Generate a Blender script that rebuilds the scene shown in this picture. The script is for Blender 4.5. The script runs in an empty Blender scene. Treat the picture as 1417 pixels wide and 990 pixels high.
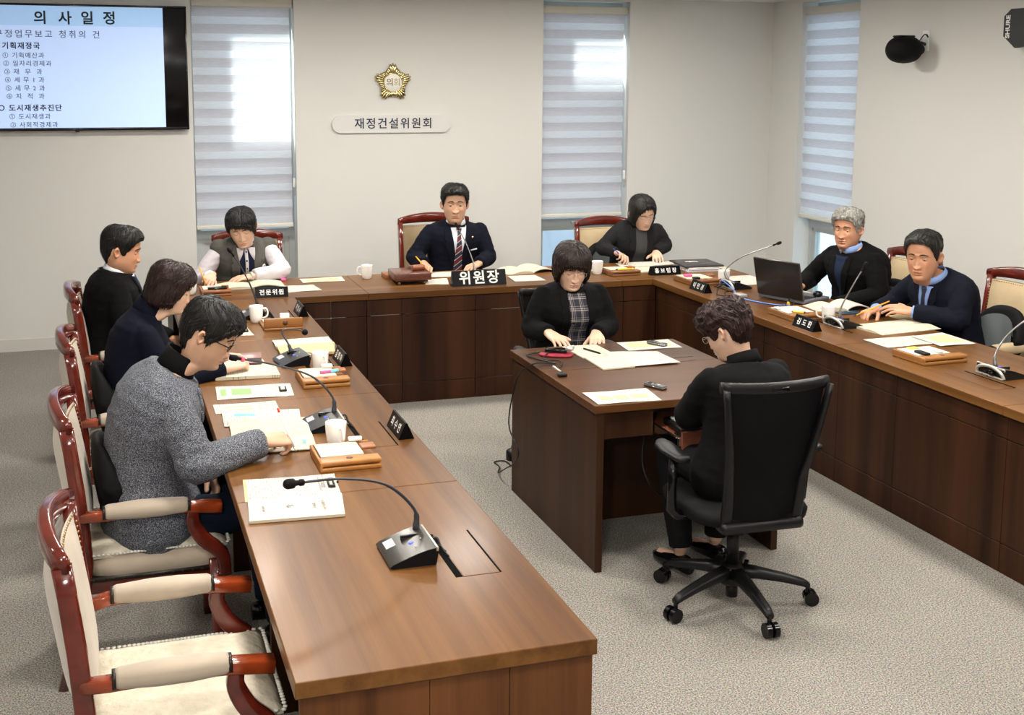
import bpy, bmesh, math, random
import numpy as np
from mathutils import Vector, Matrix, noise
from mathutils.bvhtree import BVHTree
R = math.radians
random.seed(7)
sc = bpy.context.scene
COL = sc.collection
# ------------------------------------------------------------------ camera
cam = bpy.data.cameras.new('camera')
camo = bpy.data.objects.new('camera', cam); COL.objects.link(camo)
cam.sensor_width = 36; cam.lens = 1637.655 / 1417 * 36
cam.shift_x = 52.258 / 1417; cam.shift_y = -160.636 / 1417
_r = (0.95426423, -0.29894974, 0.00297229); _u = (0.03772213, 0.13026175, 0.99076179); _f = (0.29657515, 0.94533641, -0.13558114)
camo.matrix_world = Matrix(((_r[0], _u[0], -_f[0], 0), (_r[1], _u[1], -_f[1], 0), (_r[2], _u[2], -_f[2], 2.1), (0, 0, 0, 1)))
cam.clip_start = 0.05
sc.camera = camo
# ------------------------------------------------------------------ light
sc.view_settings.view_transform = 'Standard'; sc.view_settings.look = 'None'
sc.view_settings.gamma = 1; sc.view_settings.use_curve_mapping = False
sc.view_settings.exposure = 0.26
world = bpy.data.worlds.new('world'); sc.world = world; world.use_nodes = True
wb = world.node_tree.nodes['Background']; wb.inputs[0].default_value = (0.74, 0.85, 1.0, 1); wb.inputs[1].default_value = 1.7
def light(kind, name, loc, energy, col, size=None, size_y=None, target=None, rot=None):
    l = bpy.data.lights.new(name, kind); l.energy = energy; l.color = col
    if kind == 'AREA':
        l.shape = 'RECTANGLE'; l.size = size; l.size_y = size_y or size
    elif kind == 'SPOT':
        l.shadow_soft_size = size
    o = bpy.data.objects.new(name, l); COL.objects.link(o); o.location = loc
    if target is not None:
        o.rotation_euler = (Vector(target) - Vector(loc)).to_track_quat('-Z', 'Y').to_euler()
    return o
sun = light('SUN', 'sun', (2, 14, 8), 30.0, (1.0, 0.95, 0.88), target=None)
sun.data.angle = R(0.5)
sun.rotation_euler = Vector((1.55, -1.0, -1.7)).to_track_quat('-Z', 'Y').to_euler()
CEIL = 2.80
WARM = (1.0, 0.955, 0.875)
PANELS = [(0.75, 1.6, 30), (0.75, 3.6, 34), (0.75, 5.6, 44), (0.85, 7.8, 34), (2.4, 7.8, 30), (4.0, 7.8, 32), (4.0, 5.7, 36), (4.0, 3.7, 34), (4.0, 1.7, 30), (2.4, 3.9, 34), (2.4, 1.2, 20), (-1.5, 3.4, 20)]
for i, (x, y, pw) in enumerate(PANELS):
    light('AREA', 'ceiling_panel_lamp', (x, y, CEIL - 0.03), pw, WARM, 0.34, 0.34, target=(x, y, 0))
light('AREA', 'camera_flash', (-0.35, 0.15, 2.35), 38, (1.0, 0.96, 0.9), 0.18, 0.12, target=(1.8, 6.0, 0.9))

# ------------------------------------------------------------------ materials
MATS = {}
def nodes_of(m):
    m.use_nodes = True; nt = m.node_tree
    return nt, nt.nodes['Principled BSDF']
def mat(name, col, rough=0.5, metal=0.0, bump=None, var=None, spec=None, coat=None, sheen=None, emit=None, noise_scale=None):
    if name in MATS: return MATS[name]
    m = bpy.data.materials.new(name); nt, b = nodes_of(m)
    b.inputs['Base Color'].default_value = (*col, 1); b.inputs['Roughness'].default_value = rough; b.inputs['Metallic'].default_value = metal
    if spec is not None: b.inputs['Specular IOR Level'].default_value = spec
    if coat: b.inputs['Coat Weight'].default_value = coat; b.inputs['Coat Roughness'].default_value = 0.12
    if sheen: b.inputs['Sheen Weight'].default_value = sheen; b.inputs['Sheen Roughness'].default_value = 0.5
    if emit: b.inputs['Emission Color'].default_value = (*col, 1); b.inputs['Emission Strength'].default_value = emit
    tc = nt.nodes.new('ShaderNodeTexCoord')
    if var:   # (scale, amount): colour mottling
        n = nt.nodes.new('ShaderNodeTexNoise'); n.inputs['Scale'].default_value = var[0]; n.inputs['Detail'].default_value = 4
        nt.links.new(tc.outputs['Object'], n.inputs['Vector'])
        r = nt.nodes.new('ShaderNodeMix'); r.data_type = 'RGBA'
        a = var[1]
        r.inputs[6].default_value = (*[c * (1 - a) for c in col], 1); r.inputs[7].default_value = (*[min(1, c * (1 + a)) for c in col], 1)
        mr = nt.nodes.new('ShaderNodeMapRange'); mr.inputs[1].default_value = 0.3; mr.inputs[2].default_value = 0.7
        nt.links.new(n.outputs['Fac'], mr.inputs[0]); nt.links.new(mr.outputs[0], r.inputs[0]); nt.links.new(r.outputs[2], b.inputs['Base Color'])
    if bump:  # (scale, strength, distance)
        n = nt.nodes.new('ShaderNodeTexNoise'); n.inputs['Scale'].default_value = bump[0]; n.inputs['Detail'].default_value = 3
        nt.links.new(tc.outputs['Object'], n.inputs['Vector'])
        bp = nt.nodes.new('ShaderNodeBump'); bp.inputs['Strength'].default_value = bump[1]; bp.inputs['Distance'].default_value = bump[2]
        nt.links.new(n.outputs['Fac'], bp.inputs['Height']); nt.links.new(bp.outputs[0], b.inputs['Normal'])
    MATS[name] = m
    return m
def wood(name, dark, light_, axis, rough=0.38, coat=0.16, scale=1.0):
    """veneer, grain running along world axis 0/1/2 (object coords; tables are built in world coords)"""
    if name in MATS: return MATS[name]
    m = bpy.data.materials.new(name); nt, b = nodes_of(m)
    b.inputs['Roughness'].default_value = rough; b.inputs['Specular IOR Level'].default_value = 0.2; b.inputs['Coat Weight'].default_value = coat * 0.6; b.inputs['Coat Roughness'].default_value = 0.15
    tc = nt.nodes.new('ShaderNodeTexCoord'); mp = nt.nodes.new('ShaderNodeMapping')
    s = [22 * scale, 22 * scale, 22 * scale]; s[axis] = 0.7 * scale
    mp.inputs['Scale'].default_value = s
    nt.links.new(tc.outputs['Object'], mp.inputs[0])
    n = nt.nodes.new('ShaderNodeTexNoise'); n.inputs['Scale'].default_value = 1.0; n.inputs['Detail'].default_value = 6; n.inputs['Roughness'].default_value = 0.65; n.inputs['Distortion'].default_value = 0.25
    nt.links.new(mp.outputs[0], n.inputs['Vector'])
    mp2 = nt.nodes.new('ShaderNodeMapping'); s2 = [3.2 * scale] * 3; s2[axis] = 0.15 * scale; mp2.inputs['Scale'].default_value = s2
    nt.links.new(tc.outputs['Object'], mp2.inputs[0])
    n2 = nt.nodes.new('ShaderNodeTexNoise'); n2.inputs['Scale'].default_value = 1.6; n2.inputs['Detail'].default_value = 2
    nt.links.new(mp2.outputs[0], n2.inputs['Vector'])
    ad = nt.nodes.new('ShaderNodeMath'); ad.operation = 'MULTIPLY_ADD'; ad.inputs[1].default_value = 0.55
    nt.links.new(n2.outputs['Fac'], ad.inputs[0])
    ml = nt.nodes.new('ShaderNodeMath'); ml.operation = 'MULTIPLY'; ml.inputs[1].default_value = 0.45
    nt.links.new(n.outputs['Fac'], ml.inputs[0]); nt.links.new(ml.outputs[0], ad.inputs[2])
    cr = nt.nodes.new('ShaderNodeValToRGB'); cr.color_ramp.elements[0].position = 0.36; cr.color_ramp.elements[1].position = 0.64
    cr.color_ramp.elements[0].color = (*dark, 1); cr.color_ramp.elements[1].color = (*light_, 1)
    nt.links.new(ad.outputs[0], cr.inputs[0]); nt.links.new(cr.outputs[0], b.inputs['Base Color'])
    MATS[name] = m
    return m
WD, WL = (0.072, 0.027, 0.0065), (0.185, 0.080, 0.021)
wood_x = wood('veneer_x', WD, WL, 0); wood_y = wood('veneer_y', WD, WL, 1)
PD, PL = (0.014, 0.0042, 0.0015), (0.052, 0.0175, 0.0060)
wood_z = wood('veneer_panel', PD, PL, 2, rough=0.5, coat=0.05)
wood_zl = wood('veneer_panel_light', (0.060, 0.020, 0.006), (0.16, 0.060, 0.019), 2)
wood_desk = wood('veneer_desk', (0.022, 0.0075, 0.0025), (0.050, 0.019, 0.0070), 2, rough=0.5, coat=0.05)
wood_edge = mat('veneer_edge', (0.15, 0.055, 0.022), 0.35, coat=0.3, var=(30, 0.25))
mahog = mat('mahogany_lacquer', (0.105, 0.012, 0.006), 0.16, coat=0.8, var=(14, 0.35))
mahog_l = mat('mahogany_lacquer_lit', (0.26, 0.040, 0.010), 0.18, coat=0.8, var=(14, 0.3))  # brighter copy of the lacquer for armrests, light put into the colour
block_wood = mat('rosewood', (0.115, 0.036, 0.022), 0.3, coat=0.4, var=(60, 0.3))
gavel_wood = mat('gavel_wood', (0.26, 0.075, 0.03), 0.3, coat=0.4, var=(60, 0.2))
caramel = mat('caramel_leather', (0.37, 0.15, 0.034), 0.42, bump=(500, 0.2, 0.001), var=(25, 0.12))
caramel_d = mat('brown_leather', (0.27, 0.10, 0.035), 0.42, bump=(500, 0.2, 0.001))
uphol = mat('beige_velour', (0.43, 0.355, 0.275), 0.9, bump=(900, 0.3, 0.001), var=(9, 0.09), sheen=0.3)
uphol2 = mat('beige_velour_back', (0.52, 0.45, 0.38), 0.9, bump=(900, 0.3, 0.001), var=(9, 0.07), sheen=0.3)
tan_up = mat('tan_upholstery', (0.46, 0.35, 0.21), 0.85, bump=(700, 0.3, 0.001), var=(9, 0.08))
stud_m = mat('dark_nail_trim', (0.03, 0.025, 0.02), 0.35, metal=0.6)
brass = mat('antique_brass_nails', (0.35, 0.25, 0.12), 0.3, metal=1.0)
wall_m = mat('wall_paint', (0.645, 0.638, 0.61), 0.85, bump=(220, 0.08, 0.001))
ceil_m = mat('ceiling_paint', (0.75, 0.74, 0.71), 0.9)
base_m = mat('baseboard_paint', (0.60, 0.585, 0.55), 0.6)
white_pl = mat('white_plastic', (0.78, 0.80, 0.80), 0.4)
frame_grey = mat('window_frame_grey', (0.42, 0.45, 0.45), 0.45)
panel_grey = mat('window_panel_grey', (0.45, 0.46, 0.45), 0.5)
black_pl = mat('black_plastic', (0.005, 0.005, 0.0055), 0.42, spec=0.35)
black_gl = mat('black_gloss', (0.0035, 0.0035, 0.004), 0.16, spec=0.3, coat=0.12)
black_mt = mat('black_matte', (0.004, 0.004, 0.0045), 0.7, spec=0.15, bump=(600, 0.3, 0.001))
dark_grey = mat('dark_grey_plastic', (0.055, 0.055, 0.06), 0.4)
silver = mat('silver_plastic', (0.52, 0.50, 0.46), 0.3, metal=0.5)
chrome = mat('chrome', (0.7, 0.7, 0.7), 0.15, metal=1.0)
porcelain = mat('white_porcelain', (0.86, 0.84, 0.80), 0.12, coat=0.6)
paper_w = mat('paper_white', (0.56, 0.528, 0.455), 0.8)
paper_c = mat('paper_cream', (0.57, 0.515, 0.39), 0.8)
paper_y = mat('paper_manila', (0.58, 0.45, 0.24), 0.8)
gold_m = mat('gold_leaf', (0.58, 0.48, 0.25), 0.22, metal=1.0, var=(40, 0.3))
navy_ink = mat('navy_ink', (0.012, 0.014, 0.045), 0.4)
ink = mat('black_ink', (0.012, 0.012, 0.014), 0.6)
grey_ink = mat('grey_ink', (0.25, 0.24, 0.25), 0.7)
white_ink = mat('white_lettering', (0.75, 0.75, 0.74), 0.4)
pink_m = mat('pink_plastic', (0.85, 0.10, 0.30), 0.45)
red_m = mat('red_plastic', (0.65, 0.03, 0.04), 0.4)
yellow_m = mat('yellow_plastic', (0.85, 0.62, 0.05), 0.4)
orange_m = mat('pencil_orange', (0.85, 0.38, 0.03), 0.35)
blue_m = mat('blue_plastic', (0.03, 0.05, 0.45), 0.35)
cyan_m = mat('cyan_sticky_note', (0.16, 0.62, 0.80), 0.7)
green_m = mat('print_green', (0.25, 0.52, 0.16), 0.8)
sand_m = mat('print_sand', (0.72, 0.58, 0.36), 0.8)
yel_pr = mat('print_yellow_green', (0.56, 0.53, 0.26), 0.8)
violet_pr = mat('print_violet', (0.50, 0.46, 0.62), 0.8)
blue_cable = mat('blue_cable', (0.10, 0.25, 0.68), 0.4)
lumbar_g = mat('lumbar_grey_mesh', (0.16, 0.18, 0.19), 0.7, bump=(700, 0.6, 0.002))
slot_m = mat('slot_brush_black', (0.003, 0.003, 0.003), 0.9, spec=0.05)
red_led = mat('red_lit_ring', (1.0, 0.05, 0.08), 0.4, emit=1.2)
blue_led = mat('blue_lit_button', (0.05, 0.08, 0.8), 0.4, emit=1.0)

def glass_mat():
    m = bpy.data.materials.new('window_glass'); nt, b = nodes_of(m)
    t = nt.nodes.new('ShaderNodeBsdfTransparent'); t.inputs[0].default_value = (0.86, 0.95, 0.97, 1)
    g = nt.nodes.new('ShaderNodeBsdfGlossy'); g.inputs['Roughness'].default_value = 0.05
    ms = nt.nodes.new('ShaderNodeMixShader'); ms.inputs[0].default_value = 0.10
    nt.links.new(t.outputs[0], ms.inputs[1]); nt.links.new(g.outputs[0], ms.inputs[2]); nt.links.new(ms.outputs[0], nt.nodes['Material Output'].inputs[0])
    return m
glass = glass_mat()
def carpet_mat():
    m = bpy.data.materials.new('carpet'); nt, b = nodes_of(m); b.inputs['Roughness'].default_value = 0.95
    tc = nt.nodes.new('ShaderNodeTexCoord')
    n = nt.nodes.new('ShaderNodeTexNoise'); n.inputs['Scale'].default_value = 165; n.inputs['Detail'].default_value = 3.0; n.inputs['Roughness'].default_value = 0.75
    nt.links.new(tc.outputs['Object'], n.inputs[0])
    cr = nt.nodes.new('ShaderNodeValToRGB'); e = cr.color_ramp.elements
    e[0].position = 0.38; e[0].color = (0.075, 0.068, 0.062, 1); e[1].position = 0.61; e[1].color = (0.56, 0.50, 0.41, 1)
    m1 = e.new(0.45); m1.color = (0.23, 0.20, 0.165, 1); m2 = e.new(0.54); m2.color = (0.42, 0.365, 0.285, 1)
    nt.links.new(n.outputs['Fac'], cr.inputs[0])
    v = nt.nodes.new('ShaderNodeTexVoronoi'); v.inputs['Scale'].default_value = 190
    nt.links.new(tc.outputs['Object'], v.inputs[0])
    mx = nt.nodes.new('ShaderNodeMix'); mx.data_type = 'RGBA'; mx.blend_type = 'MULTIPLY'; mx.inputs[0].default_value = 0.35
    nt.links.new(cr.outputs[0], mx.inputs[6]); nt.links.new(v.outputs['Color'], mx.inputs[7])
    hs = nt.nodes.new('ShaderNodeHueSaturation'); hs.inputs['Saturation'].default_value = 0.62; hs.inputs['Value'].default_value = 0.90
    nt.links.new(mx.outputs[2], hs.inputs['Color']); nt.links.new(hs.outputs[0], b.inputs['Base Color'])
    bp = nt.nodes.new('ShaderNodeBump'); bp.inputs['Strength'].default_value = 0.5; bp.inputs['Distance'].default_value = 0.004
    nt.links.new(n.outputs['Fac'], bp.inputs['Height']); nt.links.new(bp.outputs[0], b.inputs['Normal'])
    return m
carpet = carpet_mat()
def blind_mat(name, col, transl):
    m = bpy.data.materials.new(name); nt, b = nodes_of(m); b.inputs['Roughness'].default_value = 0.9
    tc = nt.nodes.new('ShaderNodeTexCoord'); mp = nt.nodes.new('ShaderNodeMapping'); mp.inputs['Scale'].default_value = (14, 14, 320)
    nt.links.new(tc.outputs['Object'], mp.inputs[0])
    n = nt.nodes.new('ShaderNodeTexNoise'); n.inputs['Scale'].default_value = 1; n.inputs['Detail'].default_value = 3
    nt.links.new(mp.outputs[0], n.inputs[0])
    mx = nt.nodes.new('ShaderNodeMix'); mx.data_type = 'RGBA'
    mx.inputs[6].default_value = (*[c * 0.78 for c in col], 1); mx.inputs[7].default_value = (*[min(1, c * 1.2) for c in col], 1)
    nt.links.new(n.outputs['Fac'], mx.inputs[0]); nt.links.new(mx.outputs[2], b.inputs['Base Color'])
    t = nt.nodes.new('ShaderNodeBsdfTranslucent'); nt.links.new(mx.outputs[2], t.inputs[0])
    ms = nt.nodes.new('ShaderNodeMixShader'); ms.inputs[0].default_value = transl
    out = nt.nodes['Material Output']
    nt.links.new(b.outputs[0], ms.inputs[1]); nt.links.new(t.outputs[0], ms.inputs[2]); nt.links.new(ms.outputs[0], out.inputs[0])
    return m
blind_d = blind_mat('blind_dense', (0.68, 0.66, 0.69), 0.46)
blind_s = blind_mat('blind_sheer', (0.86, 0.86, 0.90), 0.65)
def print_mat(name, base, linecol, period=0.009, dens=0.5, axis=1):
    """paper with rows of printed text; rows repeat along object axis"""
    m = bpy.data.materials.new(name); nt, b = nodes_of(m); b.inputs['Roughness'].default_value = 0.8
    tc = nt.nodes.new('ShaderNodeTexCoord'); sp = nt.nodes.new('ShaderNodeSeparateXYZ'); nt.links.new(tc.outputs['Object'], sp.inputs[0])
    def math_(op, a, bv=None):
        k = nt.nodes.new('ShaderNodeMath'); k.operation = op; nt.links.new(a, k.inputs[0])
        if bv is not None:
            if isinstance(bv, (int, float)): k.inputs[1].default_value = bv
            else: nt.links.new(bv, k.inputs[1])
        return k.outputs[0]
    row = math_('FRACT', math_('MULTIPLY', sp.outputs[axis], 1 / period))
    rmask = math_('LESS_THAN', row, 0.42)
    mp = nt.nodes.new('ShaderNodeMapping'); s = [420.0, 420.0, 1.0]; s[axis] = 1 / period
    mp.inputs['Scale'].default_value = s; nt.links.new(tc.outputs['Object'], mp.inputs[0])
    n = nt.nodes.new('ShaderNodeTexNoise'); n.inputs['Scale'].default_value = 1; n.inputs['Detail'].default_value = 1
    nt.links.new(mp.outputs[0], n.inputs[0])
    mp2 = nt.nodes.new('ShaderNodeMapping'); mp2.inputs['Scale'].default_value = (30, 30, 1); nt.links.new(tc.outputs['Object'], mp2.inputs[0])
    n2 = nt.nodes.new('ShaderNodeTexNoise'); n2.inputs['Scale'].default_value = 1; nt.links.new(mp2.outputs[0], n2.inputs[0])
    mask = math_('MULTIPLY', math_('MULTIPLY', math_('GREATER_THAN', n.outputs['Fac'], 0.5), rmask), math_('GREATER_THAN', n2.outputs['Fac'], 1 - dens))
    mx = nt.nodes.new('ShaderNodeMix'); mx.data_type = 'RGBA'; mx.inputs[6].default_value = (*base, 1); mx.inputs[7].default_value = (*linecol, 1)
    nt.links.new(mask, mx.inputs[0]); nt.links.new(mx.outputs[2], b.inputs['Base Color'])
    return m
txt_w = print_mat('printed_white', (0.56, 0.528, 0.455), (0.20, 0.19, 0.20), 0.010, 0.52, 0)
txt_w2 = print_mat('printed_white_rows', (0.56, 0.528, 0.455), (0.20, 0.19, 0.22), 0.010, 0.52, 1)
txt_c = print_mat('printed_cream', (0.58, 0.52, 0.40), (0.28, 0.25, 0.20), 0.011, 0.5, 0)
txt_y = print_mat('printed_manila', (0.60, 0.45, 0.23), (0.45, 0.32, 0.15), 0.014, 0.42, 0)

# ------------------------------------------------------------------ mesh helpers
class MB:
    def __init__(s): s.v = []; s.f = []; s.m = []
    def add(s, vs, fs, mi=0):
        o = len(s.v); s.v += [tuple(v) for v in vs]; s.f += [tuple(i + o for i in f) for f in fs]; s.m += [mi] * len(fs)
        return s
    def box(s, x0, x1, y0, y1, z0, z1, mi=0, M=None):
        vs = [Vector((x, y, z)) for x in (x0, x1) for y in (y0, y1) for z in (z0, z1)]
        if M is not None: vs = [M @ v for v in vs]
        return s.add(vs, [(0, 1, 3, 2), (4, 6, 7, 5), (0, 4, 5, 1), (2, 3, 7, 6), (0, 2, 6, 4), (1, 5, 7, 3)], mi)
    def rbox(s, x0, x1, y0, y1, z0, z1, r=0.004, mi=0, M=None, seg=2):
        bm = bmesh.new(); bmesh.ops.create_cube(bm, size=1)
        for v in bm.verts:
            v.co = Vector(((x0 + x1) / 2 + v.co.x * (x1 - x0), (y0 + y1) / 2 + v.co.y * (y1 - y0), (z0 + z1) / 2 + v.co.z * (z1 - z0)))
        r = min(r, 0.49 * min(abs(x1 - x0), abs(y1 - y0), abs(z1 - z0)))
        bmesh.ops.bevel(bm, geom=bm.edges[:], offset=r, segments=seg, affect='EDGES', profile=0.5)
        vs = [(M @ v.co if M is not None else v.co.copy()) for v in bm.verts]; bm.verts.index_update()
        fs = [[v.index for v in f.verts] for f in bm.faces]; bm.free()
        return s.add(vs, fs, mi)
    def loft(s, rings, n=16, mi=0, cap=True, e=2.0):
        """rings: (centre, U, V) semi-axis vectors"""
        vs = []; fs = []
        for c, U, V in rings:
            c = Vector(c)
            for k in range(n):
                t = 2 * math.pi * k / n; a, b = math.cos(t), math.sin(t)
                if e != 2.0: a = math.copysign(abs(a) ** (2 / e), a); b = math.copysign(abs(b) ** (2 / e), b)
                vs.append(c + U * a + V * b)
        for i in range(len(rings) - 1):
            for k in range(n):
                a = i * n + k; b = i * n + (k + 1) % n
                fs.append((a, b, b + n, a + n))
        if cap:
            fs.append(tuple(range(n))[::-1]); L = (len(rings) - 1) * n; fs.append(tuple(range(L, L + n)))
        return s.add(vs, fs, mi)
    def tube(s, pts, r, n=8, mi=0, cap=True):
        pts = [Vector(p) for p in pts]; rr = r if isinstance(r, (list, tuple)) else [r] * len(pts)
        rings = []; up = Vector((0, 0, 1)); prev = None
        for i, p in enumerate(pts):
            t = (pts[min(i + 1, len(pts) - 1)] - pts[max(i - 1, 0)])
            if t.length < 1e-9: t = Vector((0, 0, 1))
            t.normalize()
            if prev is None:
                a = Vector((1, 0, 0)) if abs(t.z) > 0.9 else up
                U = t.cross(a).normalized()
            else:
                U = (prev - t * prev.dot(t)).normalized()
            prev = U; V = t.cross(U); rings.append((p, U * rr[i], V * rr[i]))
        return s.loft(rings, n, mi, cap)
    def ball(s, c, r, mi=0, n=12, M=None):
        rx, ry, rz = r if isinstance(r, (list, tuple)) else (r, r, r); c = Vector(c); vs = [Vector((0, 0, 1))]; m = n // 2
        for i in range(1, m):
            p = math.pi * i / m
            for k in range(n): vs.append(Vector((math.sin(p) * math.cos(2 * math.pi * k / n), math.sin(p) * math.sin(2 * math.pi * k / n), math.cos(p))))
        vs.append(Vector((0, 0, -1))); fs = [(0, 1 + k, 1 + (k + 1) % n) for k in range(n)]
        for i in range(m - 2):
            for k in range(n):
                a = 1 + i * n + k; b = 1 + i * n + (k + 1) % n; fs.append((a, a + n, b + n, b))
        L = len(vs) - 1; o = 1 + (m - 2) * n; fs += [(L, o + (k + 1) % n, o + k) for k in range(n)]
        vs = [Vector((v.x * rx, v.y * ry, v.z * rz)) for v in vs]
        if M is not None: vs = [M @ v for v in vs]
        return s.add([c + v for v in vs], fs, mi)
    def cyl(s, p0, p1, r0, r1=None, n=16, mi=0):
        return s.tube([p0, p1], [r0, r0 if r1 is None else r1], n, mi)
    def lathe(s, prof, c=(0, 0, 0), n=24, mi=0):
        vs = []; fs = []; cx, cy, cz = c
        for r, z in prof:
            for k in range(n): t = 2 * math.pi * k / n; vs.append((cx + r * math.cos(t), cy + r * math.sin(t), cz + z))
        for i in range(len(prof) - 1):
            for k in range(n):
                a = i * n + k; b = i * n + (k + 1) % n; fs.append((a, b, b + n, a + n))
        return s.add(vs, fs, mi)
    def prism(s, poly, y0, y1, axis=1, mi=0):
        """extrude a 2-D outline along an axis"""
        def P(a, b, t): return (a, t, b) if axis == 1 else ((t, a, b) if axis == 0 else (a, b, t))
        n = len(poly); vs = [P(a, b, y0) for a, b in poly] + [P(a, b, y1) for a, b in poly]
        fs = [tuple(range(n)), tuple(range(2 * n - 1, n - 1, -1))] + [(i, n + i, n + (i + 1) % n, (i + 1) % n) for i in range(n)]
        return s.add(vs, fs, mi)
    def xf(s, M): s.v = [tuple(M @ Vector(v)) for v in s.v]; return s
    def mesh(s, name, mats, smooth=True, fix=True):
        me = bpy.data.meshes.new(name); me.from_pydata(s.v, [], s.f)
        for m in (mats if isinstance(mats, (list, tuple)) else [mats]): me.materials.append(m)
        if len(set(s.m)) > 1: me.polygons.foreach_set('material_index', s.m)
        if fix:
            bm = bmesh.new(); bm.from_mesh(me); bmesh.ops.recalc_face_normals(bm, faces=bm.faces[:]); bm.to_mesh(me); bm.free()
        if smooth == True: me.polygons.foreach_set('use_smooth', [True] * len(me.polygons))
        me.update()
        return me
def obj(name, mb, mats, parent=None, smooth=True, M=None, fix=True, angle=None):
    me = mb if isinstance(mb, bpy.types.Mesh) else mb.mesh(name, mats, smooth, fix)
    o = bpy.data.objects.new(name, me); COL.objects.link(o)
    if M is not None: o.matrix_local = M
    if parent is not None: o.parent = parent
    if smooth == 'auto' or angle:
        bm = bmesh.new(); bm.from_mesh(me)
        for e in bm.edges:
            if len(e.link_faces) == 2 and e.calc_face_angle(0) > R(angle or 35): e.smooth = False
        for f in bm.faces: f.smooth = True
        bm.to_mesh(me); bm.free()
    return o
def tag(o, label=None, cat=None, group=None, kind=None):
    if label: o['label'] = label
    if cat: o['category'] = cat
    if group: o['group'] = group
    if kind: o['kind'] = kind
    return o
def thing(name, label, cat, loc=(0, 0, 0), rz=0, group=None, M=None):
    o = bpy.data.objects.new(name, None); COL.objects.link(o); o.empty_display_size = 0.1
    if M is not None: o.matrix_world = M
    else: o.location = loc; o.rotation_euler = (0, 0, rz)
    return tag(o, label, cat, group)
def struct(name, mb, mats, parent=None, smooth=False, M=None):
    return tag(obj(name, mb, mats, parent, smooth=smooth, M=M), kind='structure' if parent is None else None)
def copy_tree(o, parent=None):
    c = o.copy(); COL.objects.link(c)
    if parent is not None: c.parent = parent
    for ch in list(o.children): copy_tree(ch, c)
    return c
def catmull(pts, k=6):
    P = [Vector(p) for p in pts]; P = [P[0] * 2 - P[1]] + P + [P[-1] * 2 - P[-2]]; out = []
    for i in range(1, len(P) - 2):
        for j in range(k):
            t = j / k; a, b, c, d = P[i - 1], P[i], P[i + 1], P[i + 2]
            out.append(0.5 * ((2 * b) + (c - a) * t + (2 * a - 5 * b + 4 * c - d) * t * t + (3 * b - a - 3 * c + d) * t ** 3))
    out.append(P[-2]); return out
def text(body, size, M, m, parent=None, name='lettering', bold=0.0, extrude=0.0006, align='CENTER', sx=1.0, spacing=1.0, line=1.0):
    cu = bpy.data.curves.new(name, 'FONT'); cu.body = body; cu.size = size; cu.align_x = align; cu.align_y = 'CENTER'
    cu.extrude = extrude; cu.offset = bold; cu.resolution_u = 3; cu.space_character = spacing; cu.space_line = line
    t = bpy.data.objects.new(name, cu); COL.objects.link(t)
    me = bpy.data.meshes.new_from_object(t.evaluated_get(bpy.context.evaluated_depsgraph_get()))
    bpy.data.objects.remove(t); bpy.data.curves.remove(cu)
    me.transform(Matrix.Diagonal((sx, 1, 1, 1))); me.materials.clear(); me.materials.append(m)
    o = bpy.data.objects.new(name, me); COL.objects.link(o)
    o.matrix_local = M
    if parent is not None: o.parent = parent
    return o
def MX(loc, x, y):
    """matrix with given x and y axes (world vectors) and location"""
    x = Vector(x).normalized(); y = Vector(y); y = (y - x * y.dot(x)).normalized(); z = x.cross(y)
    return Matrix(((x.x, y.x, z.x, loc[0]), (x.y, y.y, z.y, loc[1]), (x.z, y.z, z.z, loc[2]), (0, 0, 0, 1)))
def T(x, y, z=0, rz=0): return Matrix.Translation((x, y, z)) @ Matrix.Rotation(rz, 4, 'Z')

# ------------------------------------------------------------------ the room
YB, XR, XL, YN = 9.63, 5.87, -2.6, -1.6
struct('floor', MB().box(XL - 0.2, XR + 0.2, YN - 0.2, YB + 0.3, -0.1, 0), carpet)
struct('ceiling', MB().box(XL - 0.2, XR + 0.3, YN - 0.2, YB + 0.3, CEIL, CEIL + 0.1), ceil_m)
WIN_B = [(0.69, 1.50), (3.635, 4.445)]; WZ0, WZ1 = 0.10, 2.775; WIN_R = (8.33, 9.17)
w = MB(); xs = [XL - 0.2] + [v for a in WIN_B for v in a] + [XR + 0.3]
for i in range(0, len(xs), 2): w.box(xs[i], xs[i + 1], YB, YB + 0.28, 0, CEIL)
for a, b in WIN_B: w.box(a, b, YB, YB + 0.28, 0, WZ0); w.box(a, b, YB, YB + 0.28, WZ1, CEIL)
struct('wall_back', w, wall_m)
w = MB().box(XR, XR + 0.28, YN, WIN_R[0], 0, CEIL).box(XR, XR + 0.28, WIN_R[1], YB, 0, CEIL)
w.box(XR, XR + 0.28, *WIN_R, 0, WZ0).box(XR, XR + 0.28, *WIN_R, WZ1, CEIL)
struct('wall_right', w, wall_m)
struct('wall_left', MB().box(XL - 0.2, XL, YN, YB, 0, CEIL), wall_m)
struct('wall_front', MB().box(XL - 0.2, XR + 0.28, YN - 0.2, YN, 0, CEIL), wall_m)
b = MB(); xs = [XL, 0.69, 1.50, 3.635, 4.445, XR]
for i in range(0, 6, 2): b.box(xs[i], xs[i + 1], YB - 0.012, YB, 0, 0.095)
struct('baseboard_back', b, base_m)
struct('baseboard_right', MB().box(XR - 0.012, XR, YN, YB - 0.012, 0, 0.095), base_m)
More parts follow.
